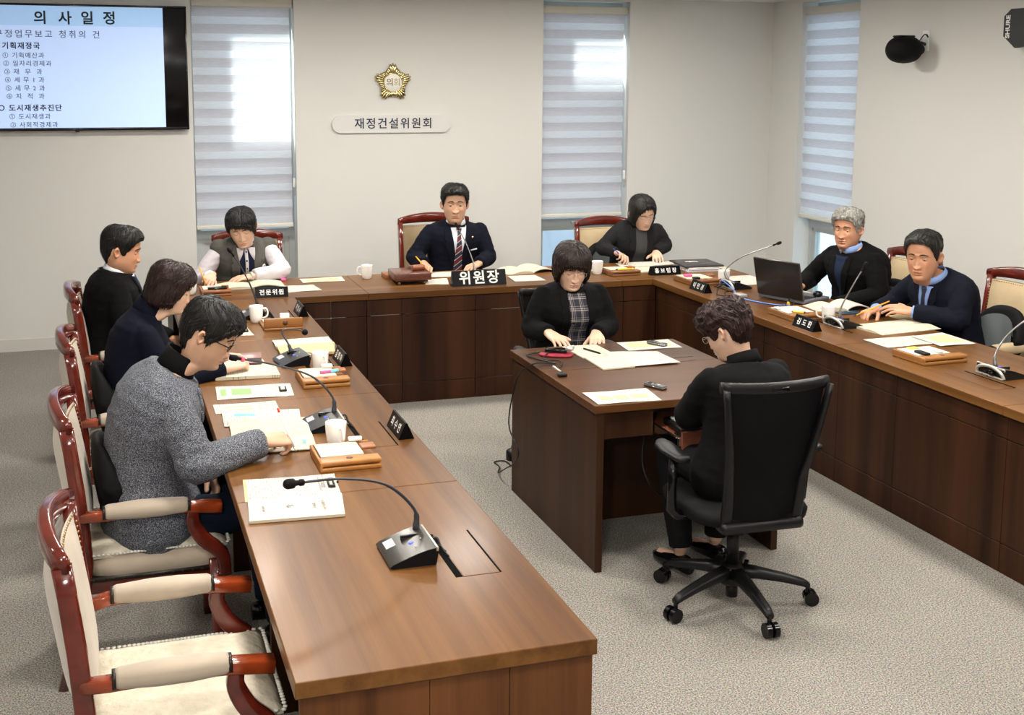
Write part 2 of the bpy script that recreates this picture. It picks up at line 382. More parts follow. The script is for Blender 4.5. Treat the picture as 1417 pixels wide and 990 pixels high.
def window(n, M, wd, kind, shade):
    """window in local coords: x 0..wd, y into the wall, z up"""
    root = thing('window_%d' % n, None, None, M=M); root['kind'] = 'structure'
    fr = MB(); t = 0.045; yo = 0.16
    fr.box(0, t, yo, yo + 0.06, WZ0, WZ1).box(wd - t, wd, yo, yo + 0.06, WZ0, WZ1).box(t, wd - t, yo, yo + 0.06, WZ0, WZ0 + t).box(t, wd - t, yo, yo + 0.06, WZ1 - t, WZ1)
    fr.box(t, wd - t, yo, yo + 0.06, 0.80, 0.87)
    obj('window_frame', fr, frame_grey, root, smooth=False)
    ins = MB(); u = 0.035
    for a, b_, c, d in ((t, t + u, WZ0 + t, 0.80), (wd - t - u, wd - t, WZ0 + t, 0.80), (t + u, wd - t - u, WZ0 + t, WZ0 + t + u), (t + u, wd - t - u, 0.80 - u, 0.80)): ins.box(a, b_, yo + 0.015, yo + 0.05, c, d)
    obj('sash', ins, panel_grey if kind == 'panel' else frame_grey, root, smooth=False)
    if kind == 'panel':
        obj('lower_panel', MB().box(t + u, wd - t - u, yo + 0.03, yo + 0.045, WZ0 + t + u, 0.80 - u), panel_grey, root, smooth=False)
        obj('window_pane', MB().box(t, wd - t, yo + 0.025, yo + 0.03, 0.87, WZ1 - t), glass, root, smooth=False)
    else:
        obj('window_pane', MB().box(t, wd - t, yo + 0.025, yo + 0.03, 0.87, WZ1 - t), glass, root, smooth=False)
        obj('window_pane', MB().box(t + u, wd - t - u, yo + 0.03, yo + 0.035, WZ0 + t + u, 0.80 - u), glass, root, smooth=False)
        obj('latch', MB().rbox(wd * 0.42, wd * 0.62, yo - 0.012, yo, 0.822, 0.848, 0.006), silver, root)
def blind(M, wd, z0, label, side):
    root = thing('roller_blind', label, 'blind', M=M, group=None)
    top = 2.665
    obj('headrail', MB().rbox(0.006, wd - 0.006, 0.028, 0.105, top, 2.735, 0.01), mat('headrail_cream', (0.56, 0.54, 0.47), 0.5), root)
    per = 0.1335; k = 0; zt = top; 
    dense = MB(); n = 6; h = per * 0.56
    for i in range(n + 1):
        f = i / n; yy = 0.058 + 0.008 * math.sin(math.pi * f) - 0.014 * (1 - f)
        dense.v += [(0.012, yy, -h * f), (wd - 0.03, yy, -h * f)]
    dense.f = [(2 * i, 2 * i + 1, 2 * i + 3, 2 * i + 2) for i in range(n)]; dense.m = [0] * n
    dme = dense.mesh('dense_band', blind_d)
    sheer = MB(); h2 = per - h
    for i in range(n + 1):
        f = i / n; yy = 0.058 - 0.014 * f
        sheer.v += [(0.012, yy, -h2 * f), (wd - 0.03, yy, -h2 * f)]
    sheer.f = [(2 * i, 2 * i + 1, 2 * i + 3, 2 * i + 2) for i in range(n)]; sheer.m = [0] * n
    sme = sheer.mesh('sheer_band', blind_s)
    while zt - per > z0 - 0.02:
        obj('dense_band', dme, None, root, M=T(0, 0, zt)); obj('sheer_band', sme, None, root, M=T(0, 0.0, zt - h)); zt -= per
    obj('rear_layer', MB().add([(0.014, 0.075, zt), (wd - 0.032, 0.075, zt), (wd - 0.032, 0.075, top + 0.01), (0.014, 0.075, top + 0.01)], [(0, 1, 2, 3)]), blind_s, root, smooth=False)
    obj('bottom_bar', MB().rbox(0.008, wd - 0.026, 0.035, 0.075, zt - 0.035, zt, 0.006), mat('bar_cream', (0.66, 0.64, 0.58), 0.45), root)
    obj('pull_cord', MB().tube([(wd - 0.016, 0.04, top), (wd - 0.016, 0.04, 1.15)], 0.003, 6).tube([(wd - 0.008, 0.04, top), (wd - 0.008, 0.04, 1.15)], 0.003, 6).rbox(wd - 0.024, wd - 0.002, 0.03, 0.05, 1.22, 1.30, 0.006), white_pl, root)
MW1 = T(0.69, YB, 0); MW2 = T(3.635, YB, 0); MW3 = Matrix.Translation((XR, WIN_R[1], 0)) @ Matrix.Rotation(R(-90), 4, 'Z')
window(1, MW1, 0.81, 'panel', 0); window(2, MW2, 0.81, 'glass', 0); window(3, MW3, 0.84, 'glass', 0)
blind(MW1, 0.81, 0.93, 'striped white roller blind beside the wall television, sunlit on its right half', 0)
blind(MW2, 0.81, 0.93, 'striped white roller blind on the back wall right of the gold emblem', 0)
blind(MW3, 0.84, 0.93, 'striped white roller blind in the side wall behind the grey haired man', 0)
# unseen building added outside, its stepped tops shade the lower windows
ob = tag(obj('added_shade_building', MB().box(-12.0, -3.3, 13.5, 16.0, -3, 8.03).box(-3.3, 9.0, 13.5, 16.0, -3, 8.51), mat('shade_building_wall', (0.5, 0.52, 0.55), 0.9), smooth=False), 'unseen pale building added outside to shade the lower windows', 'building')

# ------------------------------------------------------------------ tables
TT = 0.74
def panel_run(root, axis, coord, cuts, z0=0.0, z1=0.695, face=1, th=0.018, m=wood_z):
    """front cladding: rows split at z .13 and .59, every panel its own part"""
    for i in range(len(cuts) - 1):
        for a, b_ in ((z0, 0.128), (0.132, 0.588), (0.592, z1)):
            u0, u1 = cuts[i] + 0.0015, cuts[i + 1] - 0.0015
            c0, c1 = sorted((coord, coord + th * face))
            bx = MB().rbox(u0, u1, c0, c1, a, b_, 0.0015, seg=1) if axis == 0 else MB().rbox(c0, c1, u0, u1, a, b_, 0.0015, seg=1)
            obj('panel', bx, m, root, smooth=False)
def top_slab(root, x0, x1, y0, y1, m, name='tabletop', lids=()):
    obj(name, MB().rbox(x0, x1, y0, y1, TT - 0.042, TT, 0.003), [m], root, smooth=False)
TX0, TX1, TY0, TY1, TYB = 0.37, 1.115, 2.53, 7.32, 8.06
RX0, RX1 = 3.59, 4.335
lt = thing('conference_table', 'long walnut table arm on the left, its end nearest the camera', 'table', (0, 0, 0))
cuts = [TY0, 3.738, 4.946, 6.152, 7.3585 - 0.038]
for i in range(4): top_slab(lt, TX0, TX1, cuts[i] + (0.0008 if i else 0), cuts[i + 1] - 0.0008, wood_y)
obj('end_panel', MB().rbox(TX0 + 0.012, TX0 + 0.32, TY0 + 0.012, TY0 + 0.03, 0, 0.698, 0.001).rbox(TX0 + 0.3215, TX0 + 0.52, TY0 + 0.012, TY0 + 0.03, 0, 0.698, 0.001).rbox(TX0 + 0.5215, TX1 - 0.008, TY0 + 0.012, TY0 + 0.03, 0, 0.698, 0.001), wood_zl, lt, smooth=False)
for y in cuts[1:-1]: obj('support_panel', MB().box(TX0 + 0.10, TX1 - 0.04, y - 0.018, y + 0.018, 0, 0.697), wood_z, lt, smooth=False)
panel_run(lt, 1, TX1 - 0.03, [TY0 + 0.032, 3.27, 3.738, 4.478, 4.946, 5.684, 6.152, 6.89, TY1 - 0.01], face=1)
obj('rear_rail', MB().box(TX0 + 0.06, TX0 + 0.078, TY0 + 0.032, TY1, 0.60, 0.697), wood_z, lt, smooth=False)
def lid(root, x0, x1, y, slot_left=True, d=0.325):
    obj('socket_lid', MB().rbox(x0 + 0.022, x1 - 0.006, y, y + d, TT - 0.012, TT + 0.0012, 0.001), wood_y, root, smooth=False)
    obj('cable_slot', MB().box(x0, x0 + 0.02, y + 0.002, y + d - 0.002, TT - 0.01, TT + 0.0009), slot_m, root, smooth=False)
    obj('cable_slot', MB().box(x1 - 0.005, x1, y + 0.002, y + d - 0.002, TT - 0.01, TT + 0.0012), slot_m, root, smooth=False)
for y in (2.975, 4.18, 5.385, 6.59): lid(lt, 0.884, 1.017, y)
bt = thing('conference_table', 'long walnut table across the back of the room, set with the gavel', 'table', (0, 0, 0))
bc = [TX0, 1.59, 3.36, RX1]
for i in range(3): top_slab(bt, bc[i] + (0.0008 if i else 0), bc[i + 1] - 0.0008, TY1 + 0.0008, TYB, wood_x)
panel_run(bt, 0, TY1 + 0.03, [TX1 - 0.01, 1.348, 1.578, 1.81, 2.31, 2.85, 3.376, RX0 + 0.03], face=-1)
for x in (TX0 + 0.02, 1.59, 3.36, RX1 - 0.04): obj('support_panel', MB().box(x - 0.018, x + 0.018, TY1 + 0.035, TYB - 0.05, 0, 0.697), wood_z, bt, smooth=False)
rt = thing('conference_table', 'long walnut table arm on the right, carrying the black laptop', 'table', (0, 0, 0))
rc = [1.55, 2.76, 3.968, 5.178, 6.388, TY1]
for i in range(5): top_slab(rt, RX0, RX1, rc[i] + 0.0008, rc[i + 1] - 0.0008, wood_y)
panel_run(rt, 1, RX0 + 0.03, [1.57, 2.02, 2.76, 3.228, 3.968, 4.706, 5.178, 5.916, 6.388, 7.328], face=1)
for y in rc[:-1]: obj('support_panel', MB().box(RX0 + 0.05, RX1 - 0.10, y - 0.018 + 0.03, y + 0.018 + 0.03, 0, 0.697), wood_z, rt, smooth=False)
for y in (4.192, 5.40, 6.61):
    obj('socket_lid', MB().rbox(3.735, 3.845, y, y + 0.33, TT - 0.012, TT + 0.0012, 0.001), wood_y, rt, smooth=False)
    obj('cable_slot', MB().box(3.847, 3.858, y + 0.002, y + 0.328, TT - 0.01, TT + 0.0009), slot_m, rt, smooth=False)
# centre desk
DX0, DX1, DY0, DY1 = 1.935, 2.85, 4.46, 5.56
dk = thing('clerk_desk', 'dark walnut double desk standing alone in the middle of the tables', 'desk', (0, 0, 0))
wood_dt = wood('veneer_desktop', (0.036, 0.013, 0.0042), (0.090, 0.035, 0.0115), 0)
obj('tabletop', MB().rbox(DX0, DX1, DY0, 5.0785, TT - 0.035, TT, 0.003), wood_dt, dk, smooth=False)
obj('tabletop', MB().rbox(DX0, DX1, 5.0800, DY1, TT - 0.035, TT, 0.003), wood_dt, dk, smooth=False)
obj('side_panel', MB().rbox(DX0 + 0.012, DX0 + 0.045, DY0 + 0.005, DY1 - 0.008, 0, TT - 0.0355, 0.002), wood_desk, dk, smooth=False)
obj('side_panel', MB().rbox(DX1 - 0.045, DX1 - 0.012, DY0 + 0.005, DY1 - 0.008, 0, TT - 0.0355, 0.002), wood_desk, dk, smooth=False)
obj('modesty_panel', MB().rbox(DX0 + 0.0455, DX1 - 0.0455, 5.03, 5.05, 0.0, 0.70, 0.002), wood_desk, dk, smooth=False)
obj('apron', MB().rbox(DX0 + 0.046, 2.215, DY0 + 0.02, DY0 + 0.04, 0.585, 0.704, 0.002), wood_desk, dk, smooth=False)
obj('grommet', MB().box(2.66, 2.76, 5.16, 5.166, TT - 0.002, TT + 0.0008).box(2.70, 2.74, 5.09, 5.095, TT - 0.002, TT + 0.0008), black_pl, dk, smooth=False)
dr = obj('keyboard_tray', MB().box(2.235, 2.80, 4.26, 4.70, 0.600, 0.615).box(2.235, 2.80, 4.245, 4.262, 0.585, 0.66), mat('tray_red_wood', (0.17, 0.055, 0.03), 0.35, var=(20, 0.3)), dk, smooth=False)
obj('drawer_runner', MB().box(2.218, 2.233, 4.26, 4.72, 0.60, 0.632), chrome, dr, smooth=False)
# ------------------------------------------------------------------ television
TVY = YB - 0.075
tv = thing('television', 'wall mounted black television showing a pale blue agenda slide', 'television', (-0.19, YB, 1.70))
tx0, tx1, tz0, tz1 = -1.03, 0.655, 1.705, 2.655
def L(m, o): return m  # parts are placed in the thing's own frame
def tvm(x0, x1, y0, y1, z0, z1, r=0.003): return MB().rbox(x0 + 0.19, x1 + 0.19, y0 - YB, y1 - YB, z0 - 1.70, z1 - 1.70, r)
fr = tvm(tx0, tx1, TVY, YB - 0.03, tz0, tz0 + 0.022); 
for a in ((tx0, tx1, tz1 - 0.016, tz1), (tx0, tx0 + 0.014, tz0, tz1), (tx1 - 0.014, tx1, tz0, tz1)):
    k = tvm(a[0], a[1], TVY, YB - 0.03, a[2], a[3]); fr.add(k.v, k.f)
obj('bezel', fr, black_gl, tv)
obj('rear_housing', tvm(tx0 + 0.05, tx1 - 0.05, YB - 0.032, YB - 0.001, tz0 + 0.05, tz1 - 0.05), black_pl, tv)
obj('screen', tvm(tx0 + 0.01, tx1 - 0.01, TVY + 0.006, YB - 0.04, tz0 + 0.01, tz1 - 0.01), black_gl, tv)
slide = mat('lit_slide', (0.50, 0.66, 1.0), 0.5, emit=0.40)
slide_t = mat('lit_slide_title', (0.38, 0.60, 0.92), 0.5, emit=0.38)
sl = obj('slide', MB().box(tx0 + 0.2, 0.478 + 0.19, TVY + 0.004 - YB, TVY + 0.0062 - YB, tz0 + 0.022 - 1.70, tz1 - 0.016 - 1.70), slide, tv, smooth=False)
obj('title_band', MB().box(tx0 + 0.2, 0.478 + 0.19, TVY + 0.003 - YB, TVY + 0.0039 - YB, 2.492 - 1.70, tz1 - 0.016 - 1.70), slide_t, tv, smooth=False)
obj('brand_tab', tvm(-0.195, -0.165, TVY + 0.002, TVY + 0.02, tz0 - 0.012, tz0), black_gl, tv)
def tvtext(s, x, z, size, sx=1.0, bold=0.0, sp=1.0, m=ink):
    text(s, size, Matrix.Translation((x + 0.19, TVY + 0.0022 - YB, z - 1.70)) @ Matrix.Rotation(R(90), 4, 'X'), m, tv, bold=bold, align='LEFT', sx=sx, spacing=sp, extrude=0.0004)
tvtext('의', -0.458, 2.545, 0.105, bold=0.0025); tvtext('사', -0.283, 2.545, 0.105, bold=0.0025); tvtext('일', -0.123, 2.547, 0.105, bold=0.0025); tvtext('정', 0.037, 2.549, 0.105, bold=0.0025)
tvtext('구정업무보고 청취의 건', -0.735, 2.426, 0.062, sp=1.42)
tvtext('기획재정국', -0.688, 2.338, 0.054, sp=1.18, bold=0.0012)
for sline, x, z in (('① 기획예산과', -0.715, 2.268), ('② 일자리경제과', -0.712, 2.208), ('③ 재  무  과', -0.708, 2.146), ('④ 세 무 1 과', -0.706, 2.086), ('⑤ 세 무 2 과', -0.704, 2.024), ('⑥ 지  적  과', -0.700, 1.964), ('① 도시재생과', -0.688, 1.812), ('② 사회적경제과', -0.684, 1.750)):
    tvtext(sline, x + 0.026, z, 0.046, sp=1.18)
tvtext('○ 도시재생추진단', -0.735, 1.876, 0.053, sp=1.22, bold=0.0012)
# ------------------------------------------------------------------ emblem and sign
ec = Vector((2.307, YB, 2.073))
em = thing('wall_emblem', 'gold five lobed council emblem with a white disc on the back wall', 'emblem', ec)
def starR(t): return 0.130 + 0.024 * math.cos(5 * (t - math.pi / 2)) + 0.004 * math.cos(10 * (t - math.pi / 2))
poly = [(starR(2 * math.pi * k / 60) * 0.93 * math.cos(2 * math.pi * k / 60), starR(2 * math.pi * k / 60) * 0.93 * math.sin(2 * math.pi * k / 60)) for k in range(60)]
obj('backing', MB().prism(poly, -0.018, -0.001), mat('gold_dark', (0.20, 0.155, 0.06), 0.4, metal=1.0), em, smooth=False)
for k in range(40):
    t = 2 * math.pi * k / 40 + math.pi / 2; r1 = starR(t) + 0.004 * (k % 2); r0 = 0.072; c = (r0 + r1) / 2
    M = Matrix.Translation((c * math.cos(t), -0.022, c * math.sin(t))) @ Matrix.Rotation(-t, 4, 'Y')
    obj('petal_rib', MB().ball((0, 0, 0), ((r1 - r0) / 2 + 0.004, 0.012, 0.0112 * (0.7 + 0.5 * (r1 / 0.15))), n=10).xf(M), gold_m, em)
disc = obj('disc', MB().lathe([(0, 0.034), (0.070, 0.034), (0.0745, 0.028), (0.0745, 0)], n=40).xf(Matrix.Rotation(R(90), 4, 'X')), mat('emblem_white', (0.78, 0.76, 0.70), 0.5), em)
obj('rim', MB().lathe([(0.072, 0.03), (0.076, 0.036), (0.081, 0.034), (0.083, 0.02), (0.083, 0.0)], n=40).xf(Matrix.Rotation(R(90), 4, 'X')), gold_m, em)
text('의', 0.068, Matrix.Translation((-0.029, -0.0346, 0.0)) @ Matrix.Rotation(R(90), 4, 'X'), mat('emblem_letter', (0.17, 0.12, 0.05), 0.4, metal=0.4), disc, bold=0.0012)
text('회', 0.068, Matrix.Translation((0.031, -0.0346, 0.0)) @ Matrix.Rotation(R(90), 4, 'X'), mat('emblem_letter_pale', (0.36, 0.29, 0.16), 0.4, metal=0.4), disc, bold=0.0006)
sg = thing('wall_sign', 'pale rounded sign with navy Korean lettering under the gold emblem', 'sign', (2.298, YB, 1.733))
pl = []; hw, hh = 0.503, 0.072
for k in range(17): t = -math.pi / 2 + math.pi * k / 16; pl.append((hw - hh + hh * math.cos(t), hh * math.sin(t)))
for k in range(17): t = math.pi / 2 + math.pi * k / 16; pl.append((-hw + hh + hh * math.cos(t), hh * math.sin(t)))
obj('plate', MB().prism(pl, -0.022, -0.001), mat('sign_plate', (0.63, 0.63, 0.61), 0.5), sg, smooth=False)
text('재정건설위원회', 0.094, Matrix.Translation((0.014, -0.0228, 0.0)) @ Matrix.Rotation(R(90), 4, 'X'), navy_ink, sg, bold=0.0013, spacing=1.21, extrude=0.0012)
# ------------------------------------------------------------------ wall camera, wall speaker
cm = thing('dome_camera', 'round black surveillance camera on a bracket high on the side wall', 'camera', (XR, 7.50, 2.33))
obj('mount_plate', MB().rbox(-0.012, 0, -0.035, 0.035, -0.01, 0.14, 0.004), white_pl, cm)
obj('bracket', MB().tube([(-0.01, 0, 0.04), (-0.05, 0, 0.05), (-0.09, -0.0, 0.02), (-0.13, 0.0, 0.0)], 0.013, 10).ball((-0.055, 0, 0.0), (0.03, 0.045, 0.04)), black_gl, cm)
prof = [(0.0, 0.098)] + [(0.132 * math.sin(a) ** 0.8, 0.10 * math.cos(a)) for a in [0.2 + 2.75 * k / 18 for k in range(19)]] + [(0.0, -0.102)]
obj('housing', MB().lathe(prof, (-0.18, 0.02, 0.0), 36), black_mt, cm)
obj('cap_notch', MB().rbox(-0.25, -0.12, -0.03, 0.07, 0.088, 0.104, 0.008), black_gl, cm)
obj('cable', MB().tube(catmull([(-0.08, 0, 0.04), (-0.06, -0.05, 0.11), (-0.02, -0.04, 0.09), (-0.005, 0.0, 0.13)], 5), 0.004, 6), black_pl, cm)
an = thing('wall_antenna', 'black angular wireless microphone antenna at the right edge of the picture', 'antenna', (XR, 6.47, 2.44))
out = [(0.06, 0.085), (0.0, 0.13), (-0.20, 0.13), (-0.20, -0.11), (-0.05, -0.125), (0.06, -0.045)]
pd = obj('paddle', MB().prism([(y, z) for y, z in out], -0.16, -0.135, axis=0), black_pl, an, smooth=False)
obj('arm', MB().box(-0.135, 0, -0.12, -0.08, -0.02, 0.02), black_pl, an, smooth=False)
text('SHURE', 0.050, MX((-0.1608, 0.020, 0.015), (0, 0, 1), (0, 1, 0)), white_ink, pd, bold=0.0015)

# ------------------------------------------------------------------ wooden armchair (faces +X, origin on the floor under the seat)
def sweep(path, w, h, n=4, mi=0, e=5):
    """rounded rectangular section swept along a path lying in the x-z plane; w across (y), h in-plane"""
    pts = [Vector(p) for p in path]; rings = []
    for i, p in enumerate(pts):
        t = (pts[min(i + 1, len(pts) - 1)] - pts[max(i - 1, 0)]).normalized()
        nrm = Vector((0, 1, 0)) if abs(t.y) < 0.9 else Vector((1, 0, 0))
        V = t.cross(nrm).normalized(); ww = w[i] if isinstance(w, list) else w; hh_ = h[i] if isinstance(h, list) else h
        rings.append((p, nrm * ww / 2, V * hh_ / 2))
    return MB().loft(rings, 16, mi, True, e)
def armchair(label, fabric, back_h=1.0, group=None, wd=0.46, frame=mahog):
    root = thing('armchair', label, 'chair', group=group)
    h = wd / 2; bx = -0.235
    def post_x(z): return bx - 0.055 * max(0, (z - 0.45) / 0.55) ** 1.5 - 0.09 * max(0, (0.45 - z) / 0.45) ** 1.5
    zt = back_h - 0.045
    for s in (-1, 1):
        obj('back_post', sweep([(post_x(z), s * h, z) for z in [0.0, 0.12, 0.25, 0.38, 0.45, 0.55, 0.7, 0.85, zt]], 0.036, [0.034, 0.038, 0.045, 0.052, 0.055, 0.052, 0.05, 0.048, 0.05]), frame, root)
        obj('front_leg', sweep([(0.205, s * (h + 0.012), z) for z in (0.0, 0.1, 0.25, 0.42)], 0.042, [0.034, 0.04, 0.048, 0.055]), frame, root)
        ax = s * (h + 0.022)
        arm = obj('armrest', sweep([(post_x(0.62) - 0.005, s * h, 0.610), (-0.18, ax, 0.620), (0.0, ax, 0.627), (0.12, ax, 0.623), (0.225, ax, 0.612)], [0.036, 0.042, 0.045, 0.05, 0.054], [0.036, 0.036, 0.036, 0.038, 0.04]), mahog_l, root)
        pad = MB(); xs_ = [(-0.165, 0.026), (-0.155, 0.030), (-0.06, 0.037), (0.02, 0.037), (0.10, 0.031), (0.112, 0.026)]
        pad.loft([(Vector((x, ax, 0.631)), Vector((0, r, 0)), Vector((0, 0, r * 0.8))) for x, r in xs_], 18, 0, True, 2.6)
        obj('arm_pad', pad, fabric, arm)
        for x in (-0.168, 0.114):
            obj('nail_band', MB().loft([(Vector((x - 0.005, ax, 0.629)), Vector((0, 0.027, 0)), Vector((0, 0, 0.023))), (Vector((x + 0.005, ax, 0.629)), Vector((0, 0.027, 0)), Vector((0, 0, 0.023)))], 16, 0, True, 3), stud_m, arm)
        obj('arm_support', sweep(catmull([(0.13, ax, 0.612), (0.127, ax, 0.565), (0.16, ax, 0.50), (0.222, ax, 0.44), (0.235, ax, 0.36)], 4), 0.036, [0.04 + 0.012 * math.sin(math.pi * k / 16) for k in range(17)]), frame, root)
    crest = []
    n = 12
    rings = []
    for k in range(n + 1):
        f = k / n * 2 - 1; y = f * (h + 0.018); x = post_x(zt) - 0.045 * (1 - f * f) ; z = zt + 0.012 + 0.022 * (1 - f * f)
        rings.append((Vector((x, y, z)), Vector((0.022, 0.006 * f, 0)), Vector((0, 0, 0.024 + 0.014 * (1 - f * f)))))
    obj('crest_rail', MB().loft(rings, 14, 0, True, 3.2), frame, root)
    # upholstered back: bulging slab between the posts
    bk = MB(); nz, ny = 12, 10
    for side in (1, -1):
        vs = []; fs = []
        for i in range(nz + 1):
            z = 0.50 + (zt - 0.02 - 0.50) * i / nz
            for j in range(ny + 1):
                f = j / ny * 2 - 1; g = i / nz * 2 - 1
                bul = (1 - abs(f) ** 3.5) * (1 - abs(g) ** 5)
                xx = post_x(z) + side * 0.012 - 0.025 * (1 - f * f) * (i / nz) + side * (0.030 if side > 0 else 0.038) * bul
                vs.append((xx, f * (h - 0.012), z))
        for i in range(nz):
            for j in range(ny):
                a = i * (ny + 1) + j; fs.append((a, a + 1, a + ny + 2, a + ny + 1) if side > 0 else (a, a + ny + 1, a + ny + 2, a + 1))
        obj('back_cushion' if side > 0 else 'back_cover', MB().add(vs, fs), fabric if side > 0 else (uphol2 if fabric is uphol else fabric), root, fix=False)
    nl = MB()
    for k in range(26): y = (k / 25 * 2 - 1) * (h - 0.02); f = y / h; nl.ball((post_x(zt - 0.02) + 0.018 - 0.025 * (1 - f * f), y, zt - 0.028), 0.0042, n=6)
    for k in range(24):
        z = 0.52 + (zt - 0.05 - 0.52) * k / 23
        for s in (-1, 1): nl.ball((post_x(z) + 0.017, s * (h - 0.016), z), 0.0042, n=6)
    tag(obj('nail_heads', nl, brass, root), kind='stuff')
    seat = MB(); rings = []
    for z, sx_, sy_ in ((0.385, 0.235, 0.235), (0.40, 0.245, 0.245), (0.44, 0.25, 0.25), (0.465, 0.235, 0.235), (0.475, 0.19, 0.19)):
        rings.append((Vector((0.0, 0, z)), Vector((sx_, 0, 0)), Vector((0, sy_ * wd / 0.46, 0))))
    obj('seat', seat.loft(rings, 40, 0, True, 6), fabric, root)
    fr_ = MB().rbox(-0.24, 0.235, -h - 0.012, h + 0.012, 0.335, 0.385, 0.006)
    obj('seat_frame', fr_, frame, root)
    nb = MB()
    for k in range(14):
        for s in (-1, 1): nb.ball((-0.21 + 0.43 * k / 13, s * (h + 0.022), 0.39), 0.0042, n=6)
    tag(obj('seat_nail_band', nb.box(-0.23, 0.225, -h - 0.021, h + 0.021, 0.383, 0.396), stud_m, root), kind='stuff')
    return root
def place(root, x, y, rz): root.location = (x, y, 0); root.rotation_euler = (0, 0, rz); return root
CY = [3.14, 4.33, 5.50, 6.75]
c1 = place(armchair('empty mahogany armchair nearest the camera, its seat pad bare', uphol, 0.97), 0.145, CY[0], 0)
for y, lb in ((CY[1], 'mahogany armchair under the man in the grey tweed jacket'), (CY[2], 'mahogany armchair under the woman in the navy turtleneck'), (CY[3], 'mahogany armchair under the dark suited man farthest up the left table')):
    c = copy_tree(c1); c['label'] = lb; place(c, 0.125 if y < 5 else 0.11, y, 0)
place(armchair('mahogany armchair with tan back behind the woman in the grey waistcoat', tan_up, 0.985, wd=0.47), 0.985, 8.42, R(-90))
place(armchair('tall mahogany armchair behind the chairman in the striped tie', mat('tan_leather', (0.22, 0.155, 0.08), 0.5, var=(9, 0.1)), 1.06, wd=0.52), 2.40, 8.42, R(-90))
place(armchair('mahogany armchair with tan back behind the woman in the grey roll neck', tan_up, 0.99, wd=0.47), 3.82, 8.42, R(-90))
ra = place(armchair('mahogany armchair behind the grey haired man at the right table', tan_up, 1.0, wd=0.47), 4.74, 6.42, R(180))
rb = copy_tree(ra); rb['label'] = 'mahogany armchair behind the navy suited man at the right table'; place(rb, 4.76, 5.50, R(180))
# padded seat cloths with a lace edge
cloth_m = mat('damask_cream', (0.70, 0.63, 0.50), 0.75, bump=(30, 0.8, 0.012), var=(26, 0.10))
lace_m = mat('lace_white', (0.78, 0.76, 0.70), 0.85, bump=(200, 0.6, 0.003))
def seat_pad(label, x, y, base=0.474):
    root = thing('seat_pad', label, 'cushion', (x, y, base), group='cream lace edged seat pads on the left chairs')
    g = MB(); n = 24; vs = []; fs = []
    for i in range(n + 1):
        for j in range(n + 1):
            u, v = i / n * 2 - 1, j / n * 2 - 1
            d = max(abs(u), abs(v)); z = 0.026 * (1 - d ** 6) + 0.004 * noise.noise(Vector((u * 3, v * 3, y)))
            if d > 0.9: z -= 0.012 * (d - 0.9) * 10
            vs.append((u * 0.245, v * 0.235, z))
    for i in range(n):
        for j in range(n): a = i * (n + 1) + j; fs.append((a, a + n + 1, a + n + 2, a + 1))
    b0 = len(vs); per = [i * (n + 1) for i in range(n + 1)] + [n * (n + 1) + j for j in range(1, n + 1)] + [i * (n + 1) + n for i in range(n - 1, -1, -1)] + [j for j in range(n - 1, 0, -1)]
    for k in per: vs.append((vs[k][0], vs[k][1], -0.014))
    m_ = len(per)
    for k in range(m_): fs.append((per[k], per[(k + 1) % m_], b0 + (k + 1) % m_, b0 + k))
    fs.append(tuple(b0 + k for k in range(m_)))
    obj('pad', MB().add(vs, fs), cloth_m, root)
    lc = MB()
    for k in range(150):
        t = 2 * math.pi * k / 150; c, s_ = math.cos(t), math.sin(t); q = max(abs(c), abs(s_)); X, Y = c / q * 0.250, s_ / q * 0.240
        lc.ball((X, Y, 0.001), (0.0075, 0.0075, 0.0035), n=6)
    tag(obj('lace_edge', lc, lace_m, root), kind='stuff')
    return root
seat_pad('cream damask seat pad with lace edge, bare on the nearest armchair', 0.15, CY[0])
seat_pad('cream seat pad with lace edge under the man in the tweed jacket', 0.125, CY[1])
seat_pad('cream seat pad with lace edge under the woman in the navy turtleneck', 0.11, CY[2])
seat_pad('cream seat pad with lace edge under the dark suited man on the left', 0.11, CY[3])
def lumbar(label, x, y, z, rz):
    """black curved lumbar support with a grey mesh front; leans on the chair back; local +X = forward"""
    root = thing('lumbar_cushion', label, 'cushion', (x, y, z), rz, group='black lumbar cushions on the chairs')
    rings = []; n = 14
    for k in range(n + 1):
        f = k / n * 2 - 1; hgt = 0.16 * math.sqrt(max(0.02, 1 - abs(f) ** 2.6)); d = 0.030 + 0.022 * abs(f) 
        rings.append((Vector((0.05 * f * f, 0.19 * f, 0.17)), Vector((d * 0.9, 0, 0)), Vector((-0.02, 0, hgt))))
    obj('shell', MB().loft(rings, 20, 0, True, 2.4), black_mt, root)
    vs = []; fs = []
    for i in range(11):
        for j in range(11):
            f = (j / 10 * 2 - 1) * 0.72; g = (i / 10 * 2 - 1); hg = 0.115 * math.sqrt(1 - abs(f / 0.8) ** 2.4)
            vs.append((0.05 * f * f + 0.031 + 0.022 * abs(f) + 0.004, 0.19 * f, 0.17 + g * hg))
    for i in range(10):
        for j in range(10): a = i * 11 + j; fs.append((a, a + 1, a + 12, a + 11))
    obj('mesh_front', MB().add(vs, fs).add([(v[0] - 0.012, v[1], v[2]) for v in vs], [f[::-1] for f in fs]), lumbar_g, root)
    return root
lumbar('black lumbar cushion behind the woman in the navy turtleneck', -0.055, CY[2] - 0.02, 0.505, 0)
lumbar('black lumbar cushion behind the man in the tweed jacket', -0.045, CY[1] + 0.0, 0.505, 0)
lumbar('black lumbar cushion beside the navy suited man on the right', 4.86, 5.40, 0.505, R(180))
lumbar('black lumbar cushion behind the grey haired man', 4.84, 6.36, 0.505, R(180))
lumbar('black lumbar cushion behind the woman in the grey roll neck', 3.78, 8.57, 0.50, R(-90))

